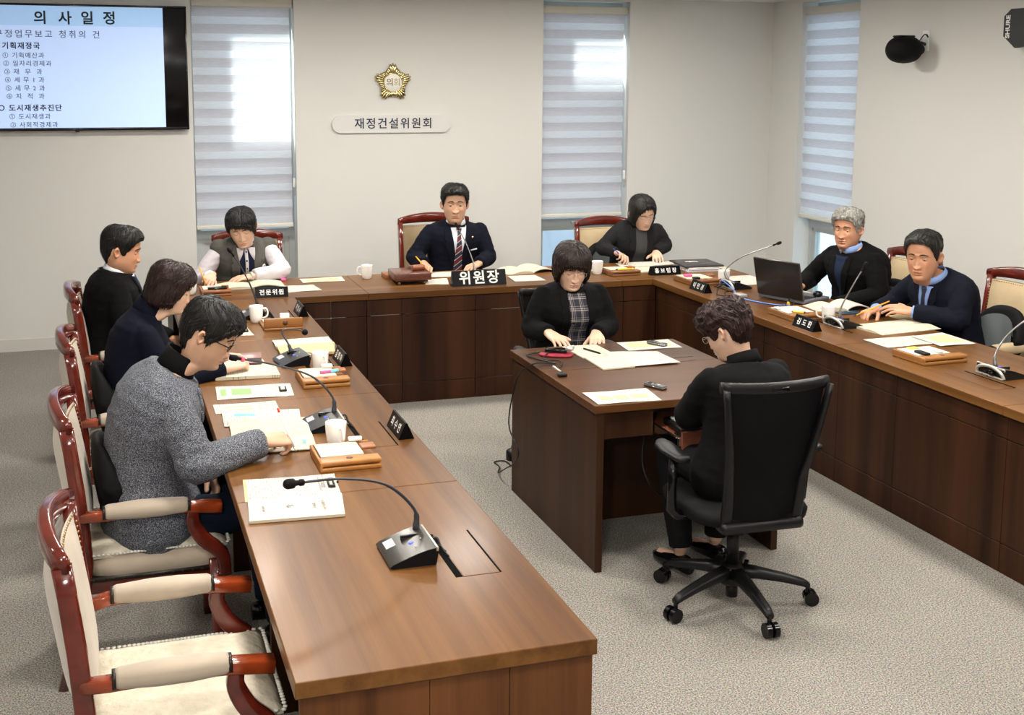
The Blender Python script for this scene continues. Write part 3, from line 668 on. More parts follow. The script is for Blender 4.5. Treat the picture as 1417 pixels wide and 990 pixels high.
# ------------------------------------------------------------------ office chairs (face +Y)
def office_chair(label, x, y, rz, full=True):
    root = thing('office_chair', label, 'chair', (x, y, 0), rz)
    if full:
        base = obj('star_base', MB().lathe([(0.0, 0.085), (0.045, 0.085), (0.055, 0.10), (0.05, 0.15), (0.03, 0.17), (0, 0.17)], n=20).cyl((0, 0, 0.03), (0, 0, 0.09), 0.024), black_pl, root)
        for k in range(5):
            a = R(270 + 72 * k); dx, dy = math.cos(a), math.sin(a)
            P = [(dx * r, dy * r, z) for r, z in ((0.03, 0.135), (0.10, 0.130), (0.20, 0.112), (0.285, 0.092), (0.31, 0.08))]
            rr = [0.034, 0.030, 0.024, 0.020, 0.016]; rings = []
            for p, q in zip(P, rr): rings.append((Vector(p), Vector((-dy, dx, 0)) * q, Vector((0, 0, q * 0.75))))
            lg = obj('base_leg', MB().loft(rings, 12, 0, True, 3), black_pl, root)
            cs = MB().cyl((dx * 0.305, dy * 0.305, 0.05), (dx * 0.305, dy * 0.305, 0.085), 0.009)
            side = Vector((-dy, dx, 0)); cen = Vector((dx * 0.318, dy * 0.318, 0.029))
            for s in (-1, 1): cs.cyl(cen + side * 0.006 * s, cen + side * 0.026 * s, 0.029, n=20)
            obj('caster', cs, black_gl, lg, smooth='auto')
        obj('gas_lift', MB().cyl((0, 0, 0.15), (0, 0, 0.37), 0.025).cyl((0, 0, 0.30), (0, 0, 0.36), 0.05), black_pl, root)
        obj('tilt_box', MB().rbox(-0.10, 0.10, -0.14, 0.13, 0.345, 0.40, 0.02), black_pl, root)
    seat = MB(); rings = [(Vector((0, 0.01, z)), Vector((a, 0, 0)), Vector((0, b_, 0))) for z, a, b_ in ((0.40, 0.22, 0.21), (0.412, 0.245, 0.235), (0.44, 0.25, 0.24), (0.462, 0.235, 0.225), (0.47, 0.18, 0.17))]
    obj('seat', seat.loft(rings, 36, 0, True, 4), black_mt, root)
    # back: outer frame and inner mesh panel
    def yb(z): return -0.255 + 0.05 * ((z - 0.62) / 0.4) ** 2 - 0.10 * max(0, z - 0.60) / 0.4 + 0.04 * max(0, 0.55 - z)
    def hw_(z): 
        t = (z - 0.40) / 0.60
        return 0.166 + 0.006 * t + 0.052 * max(0, t - 0.30) ** 1.1 / 0.70 ** 1.1
    fr = []; n = 14; z0, z1 = 0.40, 0.975
    for s in (-1, 1):
        rings = []
        for k in range(n + 1):
            z = z0 + (z1 - z0) * k / n; wdt = 0.040 - 0.026 * k / n
            rings.append((Vector((s * (hw_(z) - wdt * 0.5), yb(z) + 0.030 * (1 - (k / n)) , z)), Vector((wdt * 0.6, 0, 0)), Vector((0, 0.019, 0))))
        obj('back_frame', MB().loft(rings, 12, 0, True, 3), black_pl, root)
    tp = MB(); rings = []
    for k in range(13):
        f = k / 12 * 2 - 1; rings.append((Vector((f * hw_(z1), yb(z1) + 0.03 * f * f, z1 + 0.004 - 0.006 * (1 - f * f))), Vector((0, 0.016, 0)), Vector((0, 0, 0.022))))
    obj('top_rail', tp.loft(rings, 12, 0, True, 3), black_pl, root)
    obj('handle_slot', MB().rbox(-0.035, 0.035, yb(z1) - 0.019, yb(z1) - 0.012, z1 - 0.012, z1 + 0.004, 0.003), black_gl, root)
    obj('lower_rail', MB().rbox(-0.175, 0.175, -0.245, -0.16, 0.385, 0.435, 0.02), black_pl, root)
    vs = []; fs = []
    for i in range(17):
        z = 0.43 + (z1 - 0.015 - 0.43) * i / 16
        for j in range(13):
            f = j / 12 * 2 - 1; vs.append((f * (hw_(z) - 0.02), yb(z) - 0.012 + 0.028 * f * f + 0.012 * (1 - i / 16), z))
    for i in range(16):
        for j in range(12): a = i * 13 + j; fs.append((a, a + 1, a + 14, a + 13))
    obj('mesh_back', MB().add(vs, fs).add([(v[0], v[1] + 0.012, v[2]) for v in vs], [f[::-1] for f in fs]), mat('chair_mesh', (0.003, 0.003, 0.004), 0.6, spec=0.12, bump=(900, 0.8, 0.002)), root)
    if full:
        for s in (-1, 1):
            a = obj('arm_post', MB().tube([(s * 0.20, -0.02, 0.40), (s * 0.262, -0.02, 0.405), (s * 0.285, -0.02, 0.43), (s * 0.290, -0.03, 0.53), (s * 0.288, -0.04, 0.645)], [0.02, 0.022, 0.023, 0.018, 0.02], 10), black_gl, root)
            rings = [(Vector((s * 0.285 + s * 0.01 * q, yy, 0.662)), Vector((r_, 0, 0)), Vector((0, 0, 0.013))) for q, yy, r_ in ((0, -0.13, 0.022), (0, -0.11, 0.034), (0, 0.0, 0.042), (-0.5, 0.08, 0.038), (-1, 0.115, 0.022))]
            obj('arm_pad', MB().loft(rings, 16, 0, True, 2.6), black_pl, root)
    return root
office_chair('black mesh office chair on five casters, back to the camera', 2.365, 4.04, R(-2))
oc = office_chair('black office chair behind the clerk in the plaid blouse', 2.455, 6.02, R(180)); oc.scale = (0.95, 0.95, 0.915)

# ------------------------------------------------------------------ things on the tables
def mug(label, x, y, rz, z=TT):
    root = thing('mug', label, 'mug', (x, y, z), rz, group='white porcelain mugs on the tables')
    pr = [(0, 0.0), (0.026, 0.0), (0.028, 0.002), (0.031, 0.006), (0.036, 0.03), (0.0385, 0.06), (0.040, 0.092), (0.0395, 0.0945), (0.0375, 0.094), (0.036, 0.06), (0.033, 0.03), (0.026, 0.010), (0, 0.008)]
    obj('cup', MB().lathe(pr, n=32), porcelain, root)
    obj('handle', MB().tube(catmull([(0.037, 0, 0.078), (0.056, 0, 0.080), (0.066, 0, 0.060), (0.060, 0, 0.035), (0.036, 0, 0.024)], 6), 0.0048, 10), porcelain, root)
mug('white mug on the left table beside the nearest orange organizer', 0.790, 4.235, R(-75))
mug('white mug at the turtleneck woman\'s place, behind the pink marker organizer', 0.935, 5.385, R(-75))
mug('white mug at the far left place beside the upright brown organizer', 0.790, 6.62, R(-20))
mug('white mug standing alone on the back table left of the gavel', 1.703, 7.895, R(170))
mug('white mug on the back table beside the roll neck woman\'s organizer', 3.30, 7.615, R(160))
mug('white mug at the corner of the right table beside the blue cable', 3.958, 7.00, R(60))
mug('white mug between the navy suited man\'s microphone and the brown organizer', 3.898, 5.70, R(150))
mug('white mug at the left end of the back table, beside the dark tray', 0.50, 7.62, R(60))

def mic(label, x, y, rz, neck, style=0, ring=False, head=0.0095, base_col=None, slot=None, flash=True, tip=None):
    """conference microphone; base local: +X towards the table's inner side (cables), -X towards the speaker. neck = world points"""
    root = thing('desk_microphone', label, 'microphone', (x, y, TT), rz)
    body = MB(); w2 = 0.088 if style < 2 else 0.07
    # wedge: low at -X, high and rounded at +X
    prof = [(-0.070, 0.0), (-0.078, 0.006), (-0.070, 0.013), (-0.035, 0.026), (0.0, 0.038), (0.030, 0.046), (0.056, 0.050), (0.064, 0.046), (0.062, 0.030), (0.056, 0.0)]
    body.prism(prof, -w2, w2)
    obj('base', body, black_mt if style == 0 else black_pl, root, smooth='auto')
    sh = MB(); pf = [(-0.079, 0.0065), (-0.070, 0.0145), (-0.035, 0.0275), (0.0, 0.0395), (0.030, 0.0475), (0.057, 0.0515), (0.057, 0.0495), (0.030, 0.0455), (0.0, 0.0375), (-0.035, 0.0255), (-0.07, 0.0125)]
    sh.prism(pf, -w2 - 0.003, w2 + 0.003)
    obj('top_shell', sh, mat('mic_shell', (0.030, 0.026, 0.020), 0.32, coat=0.15), root, smooth='auto')
    obj('chrome_edge', MB().rbox(0.056, 0.063, -w2 - 0.003, w2 + 0.003, 0.040, 0.053, 0.002), silver, root)
    if style == 1:
        arch = MB(); pts = catmull([(0.060, -w2, 0.004), (0.066, -w2 * 0.86, 0.030), (0.068, -w2 * 0.45, 0.045), (0.068, 0, 0.05), (0.068, w2 * 0.45, 0.045), (0.066, w2 * 0.86, 0.030), (0.060, w2, 0.004)], 5)
        rings = [(p, Vector((0.006, 0, 0)), Vector((0, 0, 0.0075))) for p in pts]
        arch.tube(pts, 0.008, 8); arch.rbox(0.058, 0.07, -w2, w2, 0.0, 0.009, 0.003)
        obj('silver_arch', arch, silver, root)
    sc_ = MB(); sc_.box(-0.066, -0.036, -0.078, -0.020, 0.0, 0.001)
    Ms = Matrix.Translation((0, 0, 0.0185 + 0.0115)) @ Matrix.Rotation(R(0), 4, 'Y')
    lab = MB(); lab.v = [(-0.064, 0.018, 0.0172), (-0.064, 0.072, 0.0172), (-0.036, 0.072, 0.0278), (-0.036, 0.018, 0.0278)]; lab.f = [(0, 1, 2, 3)]; lab.m = [0]
    obj('label_strip', lab, mat('label_white', (0.42, 0.42, 0.45), 0.5), root, smooth=False)
    obj('talk_button', MB().rbox(-0.004, 0.010, -0.016, -0.004, 0.0375, 0.0425, 0.002), blue_led, root)
    dots = MB().ball((0.006, -0.046, 0.042), 0.003, n=8).ball((0.030, 0.012 - 0.02, 0.049), 0.003, n=8); obj('indicator', dots, silver, root)
    obj('grille', MB().rbox(-0.02, 0.05, 0.028, 0.034, 0.034, 0.049, 0.002), black_gl, root)
    Mi = (Matrix.Translation((x, y, TT)) @ Matrix.Rotation(rz, 4, 'Z')).inverted()
    P = [Mi @ Vector(p) for p in neck]; C_ = catmull(P, 7); n = len(C_)
    rr = [0.0105 if i < 3 else (0.0085 if i < 6 else (0.0048 if i < n * 0.45 else 0.0038)) for i in range(n)]
    gn = obj('gooseneck', MB().tube(C_, rr, 10), mat('gooseneck_black', (0.03, 0.032, 0.04), 0.35) if style == 0 else mat('gooseneck_steel', (0.25, 0.24, 0.23), 0.3, metal=0.8), root)
    d = (C_[-1] - C_[-3]).normalized(); e = C_[-1]
    if tip == 'ball':
        obj('microphone_head', MB().ball(e + d * 0.008, head * 1.1, n=16), black_mt, root)
    else:
        k = head
        hd = MB().tube([e - d * 0.014, e - d * 0.004, e, e + d * 0.012, e + d * 0.018, e + d * 0.036, e + d * 0.044, e + d * 0.047], [k * 0.7, k * 0.75, k * 0.55, k * 0.6, k * 1.05, k * 1.1, k * 0.85, k * 0.3], 14)
        obj('microphone_head', hd, black_mt, root)
        if ring: obj('light_ring', MB().tube([e - d * 0.013, e - d * 0.002], k * 0.86, 14), red_led, root)
    if slot:
        cb = MB()
        for k, (yy, hh_) in enumerate(((0.02, 0.028), (-0.015, 0.018))):
            cb.tube(catmull([(0.05, yy, 0.022), (0.085, yy + 0.002, hh_ + 0.006), (slot - 0.01, yy - 0.015, 0.012), (slot, yy - 0.03, 0.001)], 6), 0.0042 if k == 0 else 0.003, 8)
        cb.rbox(0.052, 0.082, 0.008, 0.032, 0.012, 0.030, 0.004)
        obj('cable', cb, black_pl, root)
    return root
mic('black gooseneck microphone at the empty place nearest the camera', 0.80, 3.165, 0, [(0.838, 3.235, 0.785), (0.832, 3.235, 0.85), (0.74, 3.20, 0.945), (0.60, 3.13, 1.00), (0.47, 3.07, 1.022)], slot=0.105, head=0.013)
mic('black gooseneck microphone with a lit red ring, by the tweed jacketed man', 0.795, 4.50, 0, [(0.838, 4.525, 0.785), (0.832, 4.53, 0.85), (0.75, 4.53, 0.94), (0.60, 4.52, 1.00), (0.475, 4.50, 1.035)], ring=True, slot=0.105, head=0.0115)
mic('black microphone with a short hooked neck, beside the manila booklets', 0.84, 5.60, R(8), [(0.838, 5.63, 0.785), (0.822, 5.64, 0.83), (0.800, 5.66, 0.875), (0.815, 5.665, 0.892), (0.87, 5.66, 0.888), (0.902, 5.66, 0.876)], tip='ball', slot=0.075, head=0.014)
mic('black gooseneck microphone by the mug at the far end of the left table', 0.79, 6.78, 0, [(0.825, 6.80, 0.785), (0.81, 6.80, 0.84), (0.77, 6.80, 0.95), (0.715, 6.80, 1.06), (0.685, 6.80, 1.105)], slot=0.09)
mic('silver necked microphone standing in front of the chairman', 2.40, 7.66, R(-90), [(2.40, 7.62, 0.785), (2.39, 7.65, 0.87), (2.36, 7.72, 0.99), (2.325, 7.78, 1.08)], style=2)
mic('silver edged gooseneck microphone behind the laptop', 3.965, 6.86, R(180), [(3.93, 6.90, 0.785), (3.925, 6.92, 0.85), (4.02, 6.90, 0.93), (4.15, 6.86, 0.985), (4.235, 6.83, 1.02)], style=1, slot=0.13)
mic('silver edged gooseneck microphone in front of the navy suited man', 3.915, 5.585, R(180), [(3.905, 5.60, 0.785), (3.91, 5.60, 0.84), (3.955, 5.58, 0.95), (4.01, 5.56, 1.06)], style=1, slot=0.07)
mic('silver edged gooseneck microphone at the right edge of the picture', 3.955, 4.40, R(180), [(3.93, 4.41, 0.785), (3.935, 4.42, 0.84), (3.99, 4.42, 0.92), (4.08, 4.41, 0.99), (4.16, 4.40, 1.02)], style=1, slot=0.07)

def organizer(label, x0, x1, y0, y1, rz=0, m=caramel, folded=False, strap=True, extras=()):
    """leather pen and note box: base tray with note sheets and a front flap"""
    w_, d_ = x1 - x0, y1 - y0
    root = thing('desk_organizer', label, 'organizer', ((x0 + x1) / 2, (y0 + y1) / 2, TT), rz)
    a, b_ = w_ / 2, d_ / 2
    if folded:
        obj('base_tray', MB().rbox(-a, a, -b_, b_, 0, 0.014, 0.004), m, root)
        obj('raised_flap', MB().rbox(-a, a, -b_, -b_ + 0.014, 0.014, 0.066, 0.005), m, root)
        obj('notes', MB().box(-a + 0.015, a - 0.015, -b_ + 0.03, b_ - 0.02, 0.0145, 0.024), paper_w, root, smooth=False)
        obj('crest', MB().lathe([(0, 0), (0.014, 0), (0.014, 0.001), (0, 0.001)], n=18).xf(Matrix.Translation((0.01, -b_ - 0.0002, 0.04)) @ Matrix.Rotation(R(90), 4, 'X')), mat('stamp_dark', (0.10, 0.035, 0.012), 0.5), root)
    else:
        obj('base_tray', MB().rbox(-a, a, -b_, b_, 0, 0.016, 0.004), m, root)
        rim = MB().rbox(-a, -a + 0.010, -b_, b_, 0.012, 0.036, 0.003).rbox(-a + 0.01, a, b_ - 0.010, b_, 0.012, 0.036, 0.003)
        obj('rim', rim, m, root)
        obj('front_flap', MB().rbox(-a + 0.002, a, -b_, -b_ + 0.060, 0.020, 0.038, 0.006), m, root)
        obj('notes', MB().box(-a + 0.014, a - 0.05, -b_ + 0.064, b_ - 0.014, 0.017, 0.038), paper_c if strap else paper_w, root, smooth=False)
        if strap: obj('strap', MB().rbox(a - 0.048, a + 0.006, -0.0, 0.055, 0.034, 0.046, 0.004), caramel_d, root)
        obj('crest', MB().lathe([(0, 0), (0.012, 0), (0.012, 0.0008), (0, 0.0008)], n=18, c=(0.0, -b_ + 0.03, 0.038)), mat('stamp_dark', (0.10, 0.035, 0.012), 0.5), root)
    return root
organizer('orange leather desk organizer with a cream note pad, nearest the camera', 0.680, 0.898, 3.945, 4.172)
organizer('brown leather organizer holding a pink and blue marker', 0.806, 1.018, 5.085, 5.325, m=mat('caramel_2', (0.33, 0.14, 0.033), 0.42))
organizer('brown leather organizer with its flap standing up at the far left place', 0.800, 1.012, 6.36, 6.60, m=mat('caramel_3', (0.27, 0.11, 0.028), 0.42), folded=True)
organizer('small brown tray organizer in front of the woman in the grey waistcoat', 0.56, 0.745, 7.49, 7.70, m=caramel_d, strap=False)
organizer('brown organizer with a yellow marker in front of the roll neck woman', 3.355, 3.575, 7.48, 7.69, m=mat('caramel_4', (0.22, 0.09, 0.03), 0.42))
organizer('brown organizer with a pink eraser at the corner of the right table', 3.705, 3.95, 6.98, 7.24, m=mat('caramel_5', (0.21, 0.085, 0.027), 0.42))
organizer('brown organizer beside the laptop on the right table', 3.70, 3.935, 5.76, 6.02, m=mat('caramel_6', (0.25, 0.105, 0.028), 0.42), strap=False)
organizer('brown organizer with yellow tabs nearest the camera on the right table', 3.725, 3.985, 4.66, 4.89, rz=R(2), m=mat('caramel_7', (0.30, 0.125, 0.03), 0.42), strap=False)
def small(name, label, cat, mb, m, group=None): return tag(obj(name, mb, m), label, cat, group)
def pen(name, label, p0, p1, body, tipm, capm=None, r=0.0042, cat='pen'):
    p0, p1 = Vector(p0), Vector(p1); root = thing(name, label, cat, p0); d = p1 - p0
    obj('barrel', MB().tube([d * 0.10, d * 0.9], r, 10), body, root); obj('tip', MB().tube([Vector((0, 0, 0)), d * 0.10], [0.0008, r], 10), tipm, root)
    obj('cap', MB().tube([d * 0.9, d], [r, r * 0.85], 10), capm or body, root); return root
small('eraser', 'white eraser in a sleeve on the nearest orange organizer', 'eraser', MB().rbox(0.822, 0.872, 4.150, 4.172, TT + 0.040, TT + 0.054, 0.003), white_ink)
small('eraser', 'white eraser on the organizer with the pink and blue marker', 'eraser', MB().rbox(0.925, 0.975, 5.285, 5.315, TT + 0.040, TT + 0.054, 0.003), white_ink)
small('eraser', 'white eraser behind the standing flap of the far left organizer', 'eraser', MB().rbox(0.90, 0.95, 6.44, 6.47, TT + 0.026, TT + 0.075, 0.003), white_ink)
mk = thing('highlighter', 'pink and blue highlighter lying on the brown organizer', 'marker', (0.90, 5.19, TT + 0.045))
obj('barrel', MB().cyl((0, 0, 0), (0.05, 0.01, 0), 0.0065), pink_m, mk); obj('cap', MB().cyl((0.05, 0.01, 0), (0.085, 0.018, 0), 0.0075), cyan_m, mk)
small('phone', 'dark phone lying on the tray in front of the waistcoat woman', 'phone', MB().rbox(0.60, 0.72, 7.52, 7.58, TT + 0.04, TT + 0.05, 0.004), black_gl)
small('eraser', 'pink eraser by the open book of the waistcoat woman', 'eraser', MB().rbox(1.12, 1.155, 7.94, 7.97, TT, TT + 0.018, 0.006), pink_m)
small('eraser', 'pink eraser on the corner organizer of the right table', 'eraser', MB().rbox(3.735, 3.79, 7.12, 7.16, TT + 0.0385, TT + 0.054, 0.006), pink_m)
small('binder_clip', 'black clip beside the pink eraser on the corner organizer', 'clip', MB().rbox(3.745, 3.79, 7.01, 7.05, TT + 0.0385, TT + 0.052, 0.004), black_pl)
pen('marker', 'yellow and black marker on the roll neck woman\'s organizer', (3.39, 7.505, TT + 0.045), (3.53, 7.51, TT + 0.045), yellow_m, black_pl, yellow_m, 0.007, 'marker')
pen('marker', 'yellow and black marker on the organizer beside the laptop', (3.74, 5.83, TT + 0.045), (3.80, 5.78, TT + 0.045), yellow_m, black_pl, black_pl, 0.006, 'marker')
small('eraser', 'white eraser on the organizer beside the laptop', 'eraser', MB().rbox(3.708, 3.74, 5.93, 5.97, TT + 0.0385, TT + 0.05, 0.004), white_ink)
small('sticky_tabs', 'yellow sticky tabs on the organizer nearest the camera at right', 'notes', MB().rbox(3.79, 3.84, 4.84, 4.87, TT + 0.0385, TT + 0.044, 0.001), mat('yellow_notes', (0.85, 0.75, 0.1), 0.7))
small('binder_clip', 'black clip on the organizer nearest the camera at right', 'clip', MB().rbox(3.765, 3.80, 4.70, 4.78, TT + 0.0385, TT + 0.05, 0.003), black_pl)
small('eraser', 'pale eraser lying on the notes of the nearest right organizer', 'eraser', MB().rbox(3.86, 3.90, 4.73, 4.76, TT + 0.0385, TT + 0.05, 0.003), white_ink)

plate_m = mat('plate_black', (0.0025, 0.0025, 0.003), 0.3, spec=0.1)
def plate(label, x, y, rz, txt, vert, length=0.205, h=0.062, d=0.062, size=0.04, script=True):
    """triangular black name plate; local +X runs along the plate, its reading side faces -Y"""
    root = thing('name_plate', label, 'nameplate', (x, y, TT), rz)
    prof = [(-d / 2, 0.0), (d / 2, 0.0), (0.004, h), (-0.004, h)]
    b_ = obj('block', MB().prism(prof, -length / 2, length / 2, axis=0), plate_m, root, smooth=False)
    tilt = math.atan2(h, d / 2 - 0.004)
    n = len(txt)
    for k, ch in enumerate(txt):
        u = (k - (n - 1) / 2) * length * (0.78 / n)
        M = Matrix.Translation((u, -d / 4 - 0.0021, h * 0.48)) @ Matrix.Rotation(tilt, 4, 'X')
        if vert: M = M @ Matrix.Rotation(R(vert), 4, 'Z')
        text(ch, size, M, white_ink, b_, bold=0.0008 if size < 0.05 else 0.0022, extrude=0.0005)
    return root
plate('large black name plate with three white letters before the chairman', 2.362, 7.435, 0, '위원장', 0, length=0.375, h=0.10, d=0.07, size=0.095)
plate('black name plate with four white letters before the waistcoat woman', 0.98, 7.39, R(-2), '전문위원', 0, length=0.205, size=0.038)
plate('black name plate with four white letters before the roll neck woman', 3.752, 7.468, R(-2), '홍보팀장', 0, length=0.225, size=0.038)
for (x, y, rz, tx, lb) in ((1.063, 4.343, -90, '최수연', 'black name plate on the left table edge nearest the camera'), (1.070, 5.545, -90, '김영이', 'black name plate on the left table edge beside the manila booklets'), (1.070, 6.79, -90, '이영숙', 'black name plate at the far inner corner of the left table'),
                       (3.683, 6.81, -90, '이민경', 'black name plate at the far end of the right table by the corner organizer'), (3.684, 5.585, -90, '김도한', 'black name plate on the right table before the brown organizer and mug')):
    left = x < 2
    # left row: lettering turned away from the aisle shows on the seat side; right row shows its aisle side
    plate(lb, x, y, R(-90), tx, 0 if left else 0, length=0.20, size=0.040)

def sheet(name, label, pts, z, m, prints=(), cat='paper', th=0.0012, group=None):
    """flat sheet from four corners (u along pts0->pts1, v along pts0->pts3)"""
    P = [Vector((p[0], p[1], z)) for p in pts]; c = sum(P, Vector()) / 4
    ang = math.atan2(P[1].y - P[0].y, P[1].x - P[0].x)
    root = thing(name, label, cat, c, ang, group=group); Mi = (Matrix.Translation(c) @ Matrix.Rotation(ang, 4, 'Z')).inverted()
    Q = [Mi @ p for p in P]; n = 8; vs = []; fs = []
    def pt(u, v, dz=0):
        p = (Q[0] * (1 - u) + Q[1] * u) * (1 - v) + (Q[3] * (1 - u) + Q[2] * u) * v
        return Vector((p.x, p.y, dz + 0.0015 * math.sin(5 * u + 3 * v + c.x * 9) * (1 if th < 0.004 else 0)+0.0016))
    for s_ in (0, 1):
        for i in range(n + 1):
            for j in range(n + 1): vs.append(pt(i / n, j / n, th if s_ else 0))
    o = (n + 1) ** 2
    for i in range(n):
        for j in range(n):
            a = i * (n + 1) + j; fs.append((o + a, o + a + n + 1, o + a + n + 2, o + a + 1)); fs.append((a, a + 1, a + n + 2, a + n + 1))
    per = [i * (n + 1) for i in range(n + 1)] + [n * (n + 1) + j for j in range(1, n + 1)] + [i * (n + 1) + n for i in range(n - 1, -1, -1)] + [j for j in range(n - 1, 0, -1)]
    for k in range(len(per)): a, b_ = per[k], per[(k + 1) % len(per)]; fs.append((a, b_, b_ + o, a + o))
    obj('sheet' if th < 0.003 else 'pages', MB().add(vs, fs), m, root, smooth=False)
    for nm, (u0, u1, v0, v1), pm in prints:
        g = MB(); k = 4
        g.v = [tuple(pt(u0 + (u1 - u0) * i / k, v0 + (v1 - v0) * j / k, th + 0.0005)) for i in range(k + 1) for j in range(k + 1)]
        g.f = [(i * 5 + j, (i + 1) * 5 + j, (i + 1) * 5 + j + 1, i * 5 + j + 1) for i in range(k) for j in range(k)]; g.m = [0] * 16
        obj(nm, g, pm, root, smooth=False)
    return root
# nearest place
s1 = sheet('clipboard_sheet', 'white form on a clipboard at the empty nearest place', [(0.397, 3.735), (0.708, 3.712), (0.724, 3.925), (0.413, 3.946)], TT, txt_w, (('margin_strip', (0.0, 0.035, 0, 1), paper_y), ('heading_strip', (0.80, 0.815, 0.25, 0.9), grey_ink)))
obj('clip', MB().tube([(0.125, -0.03, 0.006), (0.125, 0.04, 0.006)], 0.0035, 8).tube([(0.143, -0.03, 0.004), (0.143, 0.04, 0.004)], 0.0035, 8).rbox(0.125, 0.145, -0.034, -0.026, 0.002, 0.012, 0.002).rbox(0.125, 0.145, 0.036, 0.044, 0.002, 0.012, 0.002).ball((0.156, 0.004, 0.008), 0.0045), black_pl, s1)
bk1 = sheet('booklet', 'cream booklet with a round grey logo at the empty nearest place', [(0.387, 3.538), (0.681, 3.515), (0.708, 3.706), (0.405, 3.731)], TT, mat('booklet_cream', (0.57, 0.52, 0.41), 0.7), (('title_line', (0.70, 0.705, 0.2, 0.75), grey_ink),), cat='booklet', th=0.009)
lg = MB()
for k in range(3):
    lg.tube([(0.012 * math.cos(t) * (1 - 0.25 * k), 0.012 * math.sin(t) * (1 - 0.25 * k), 0) for t in [k * 1.2 + j * 0.3 for j in range(11)]], 0.0014, 5)
obj('logo', lg.xf(Matrix.Translation((-0.02, 0.004, 0.0112))), grey_ink, bk1)
text('도시재생추진단', 0.014, T(0.085, -0.002, 0.0112, R(-90)), grey_ink, bk1, extrude=0.0003); text('업무보고', 0.012, T(0.055, -0.002, 0.0112, R(-90)), grey_ink, bk1, extrude=0.0003); text('주요업무계획', 0.010, T(-0.105, 0.0, 0.0112, R(-90)), grey_ink, bk1, extrude=0.0003)
text('의사일정', 0.016, T(0.105, 0.0, 0.0042, R(-90)), grey_ink, s1, extrude=0.0003)
grid = MB()
for k in range(5): grid.box(-0.10 + 0.035 * k, -0.0994 + 0.035 * k, -0.09, 0.07, 0.0037, 0.0042)
obj('ruled_lines', grid.box(-0.10, 0.08, -0.09, -0.0894, 0.0037, 0.0042).box(-0.10, 0.08, 0.0694, 0.07, 0.0037, 0.0042), grey_ink, s1, smooth=False)
# tweed man's papers
sheet('schedule_sheet', 'white sheet with yellow and violet table print, topmost of the tweed man\'s papers', [(0.40, 4.80), (0.66, 4.79), (0.66, 4.93), (0.40, 4.93)], TT, txt_w, (('printed_row', (0.15, 0.75, 0.15, 0.30), yel_pr), ('printed_row', (0.15, 0.75, 0.5, 0.62), yel_pr), ('printed_cell', (0.60, 0.68, 0.1, 0.7), violet_pr), ('printed_cell', (0.8, 0.86, 0.3, 0.8), sand_m)))
sheet('table_sheet', 'white sheet with a green table and a blue sticky tab by the writing hand', [(0.415, 4.60), (0.715, 4.575), (0.735, 4.76), (0.425, 4.83)], TT + 0.003, txt_w, (('green_row', (0.25, 0.95, 0.10, 0.26), green_m), ('sand_column', (0.72, 0.80, 0.2, 0.98), sand_m), ('sand_column', (0.28, 0.33, 0.1, 0.95), sand_m), ('sticky_tab', (0.15, 0.42, 0.55, 0.72), cyan_m)))
def openbook(label, cx, cy, w_, d_, rz, m1, m2, lift=0.02, name='open_book', z=TT, tint=None):
    root = thing(name, label, 'book', (cx, cy, z), rz)
    for s_, nm in ((-1, 'left_pages'), (1, 'right_pages')):
        vs = []; fs = []; n = 14; m_ = 4
        for top in (0, 1):
            for i in range(n + 1):
                u = i / n; x = s_ * (0.001 + u * w_ / 2); zz = lift * (math.sin(math.pi * min(1, u * 1.15 + 0.03)) ** 0.8 * 0.6 * (1 - 0.5 * u) if u < 0.84 else 0.0) + 0.004 + 0.003 * (1 - u)
                if lift > 0.018 and s_ > 0: zz = 0.004 + lift * math.sin(math.pi * min(1, u * 1.05)) ** 0.7 * (1 - 0.35 * u)
                for j in range(m_ + 1):
                    vs.append((x, (j / m_ - 0.5) * d_, zz if top else max(0.0005, (zz - 0.006) if lift > 0.018 and s_ > 0 else 0.0005)))
        o = (n + 1) * (m_ + 1)
        for i in range(n):
            for j in range(m_):
                a = i * (m_ + 1) + j; fs += [(o + a, o + a + m_ + 1, o + a + m_ + 2, o + a + 1), (a, a + 1, a + m_ + 2, a + m_ + 1)]
        for i in range(n):
            for j in (0, m_): a = i * (m_ + 1) + j; b_ = a + m_ + 1; fs.append((a, b_, b_ + o, a + o))
        for i in (0, n):
            for j in range(m_): a = i * (m_ + 1) + j; fs.append((a, a + 1, a + 1 + o, a + o))
        obj(nm, MB().add(vs, fs), m1 if s_ < 0 else m2, root, smooth='auto')
    if tint: obj('cover', MB().box(-w_ / 2 - 0.003, w_ / 2 + 0.003, -d_ / 2 - 0.003, d_ / 2 + 0.003, -0.0005, 0.0004), tint, root, smooth=False)
    return root
b2 = openbook('open printed booklet under the tweed jacketed man\'s writing hand', 0.565, 4.42, 0.42, 0.30, R(75), txt_c, txt_c, 0.012, 'open_booklet', TT + 0.006)
b2.rotation_euler.z = R(-93); b2.location = (0.575, 4.425, TT + 0.005)
obj('sticky_tab', MB().box(0.11, 0.15, 0.105, 0.118, 0.0095, 0.0103), cyan_m, b2, smooth=False)
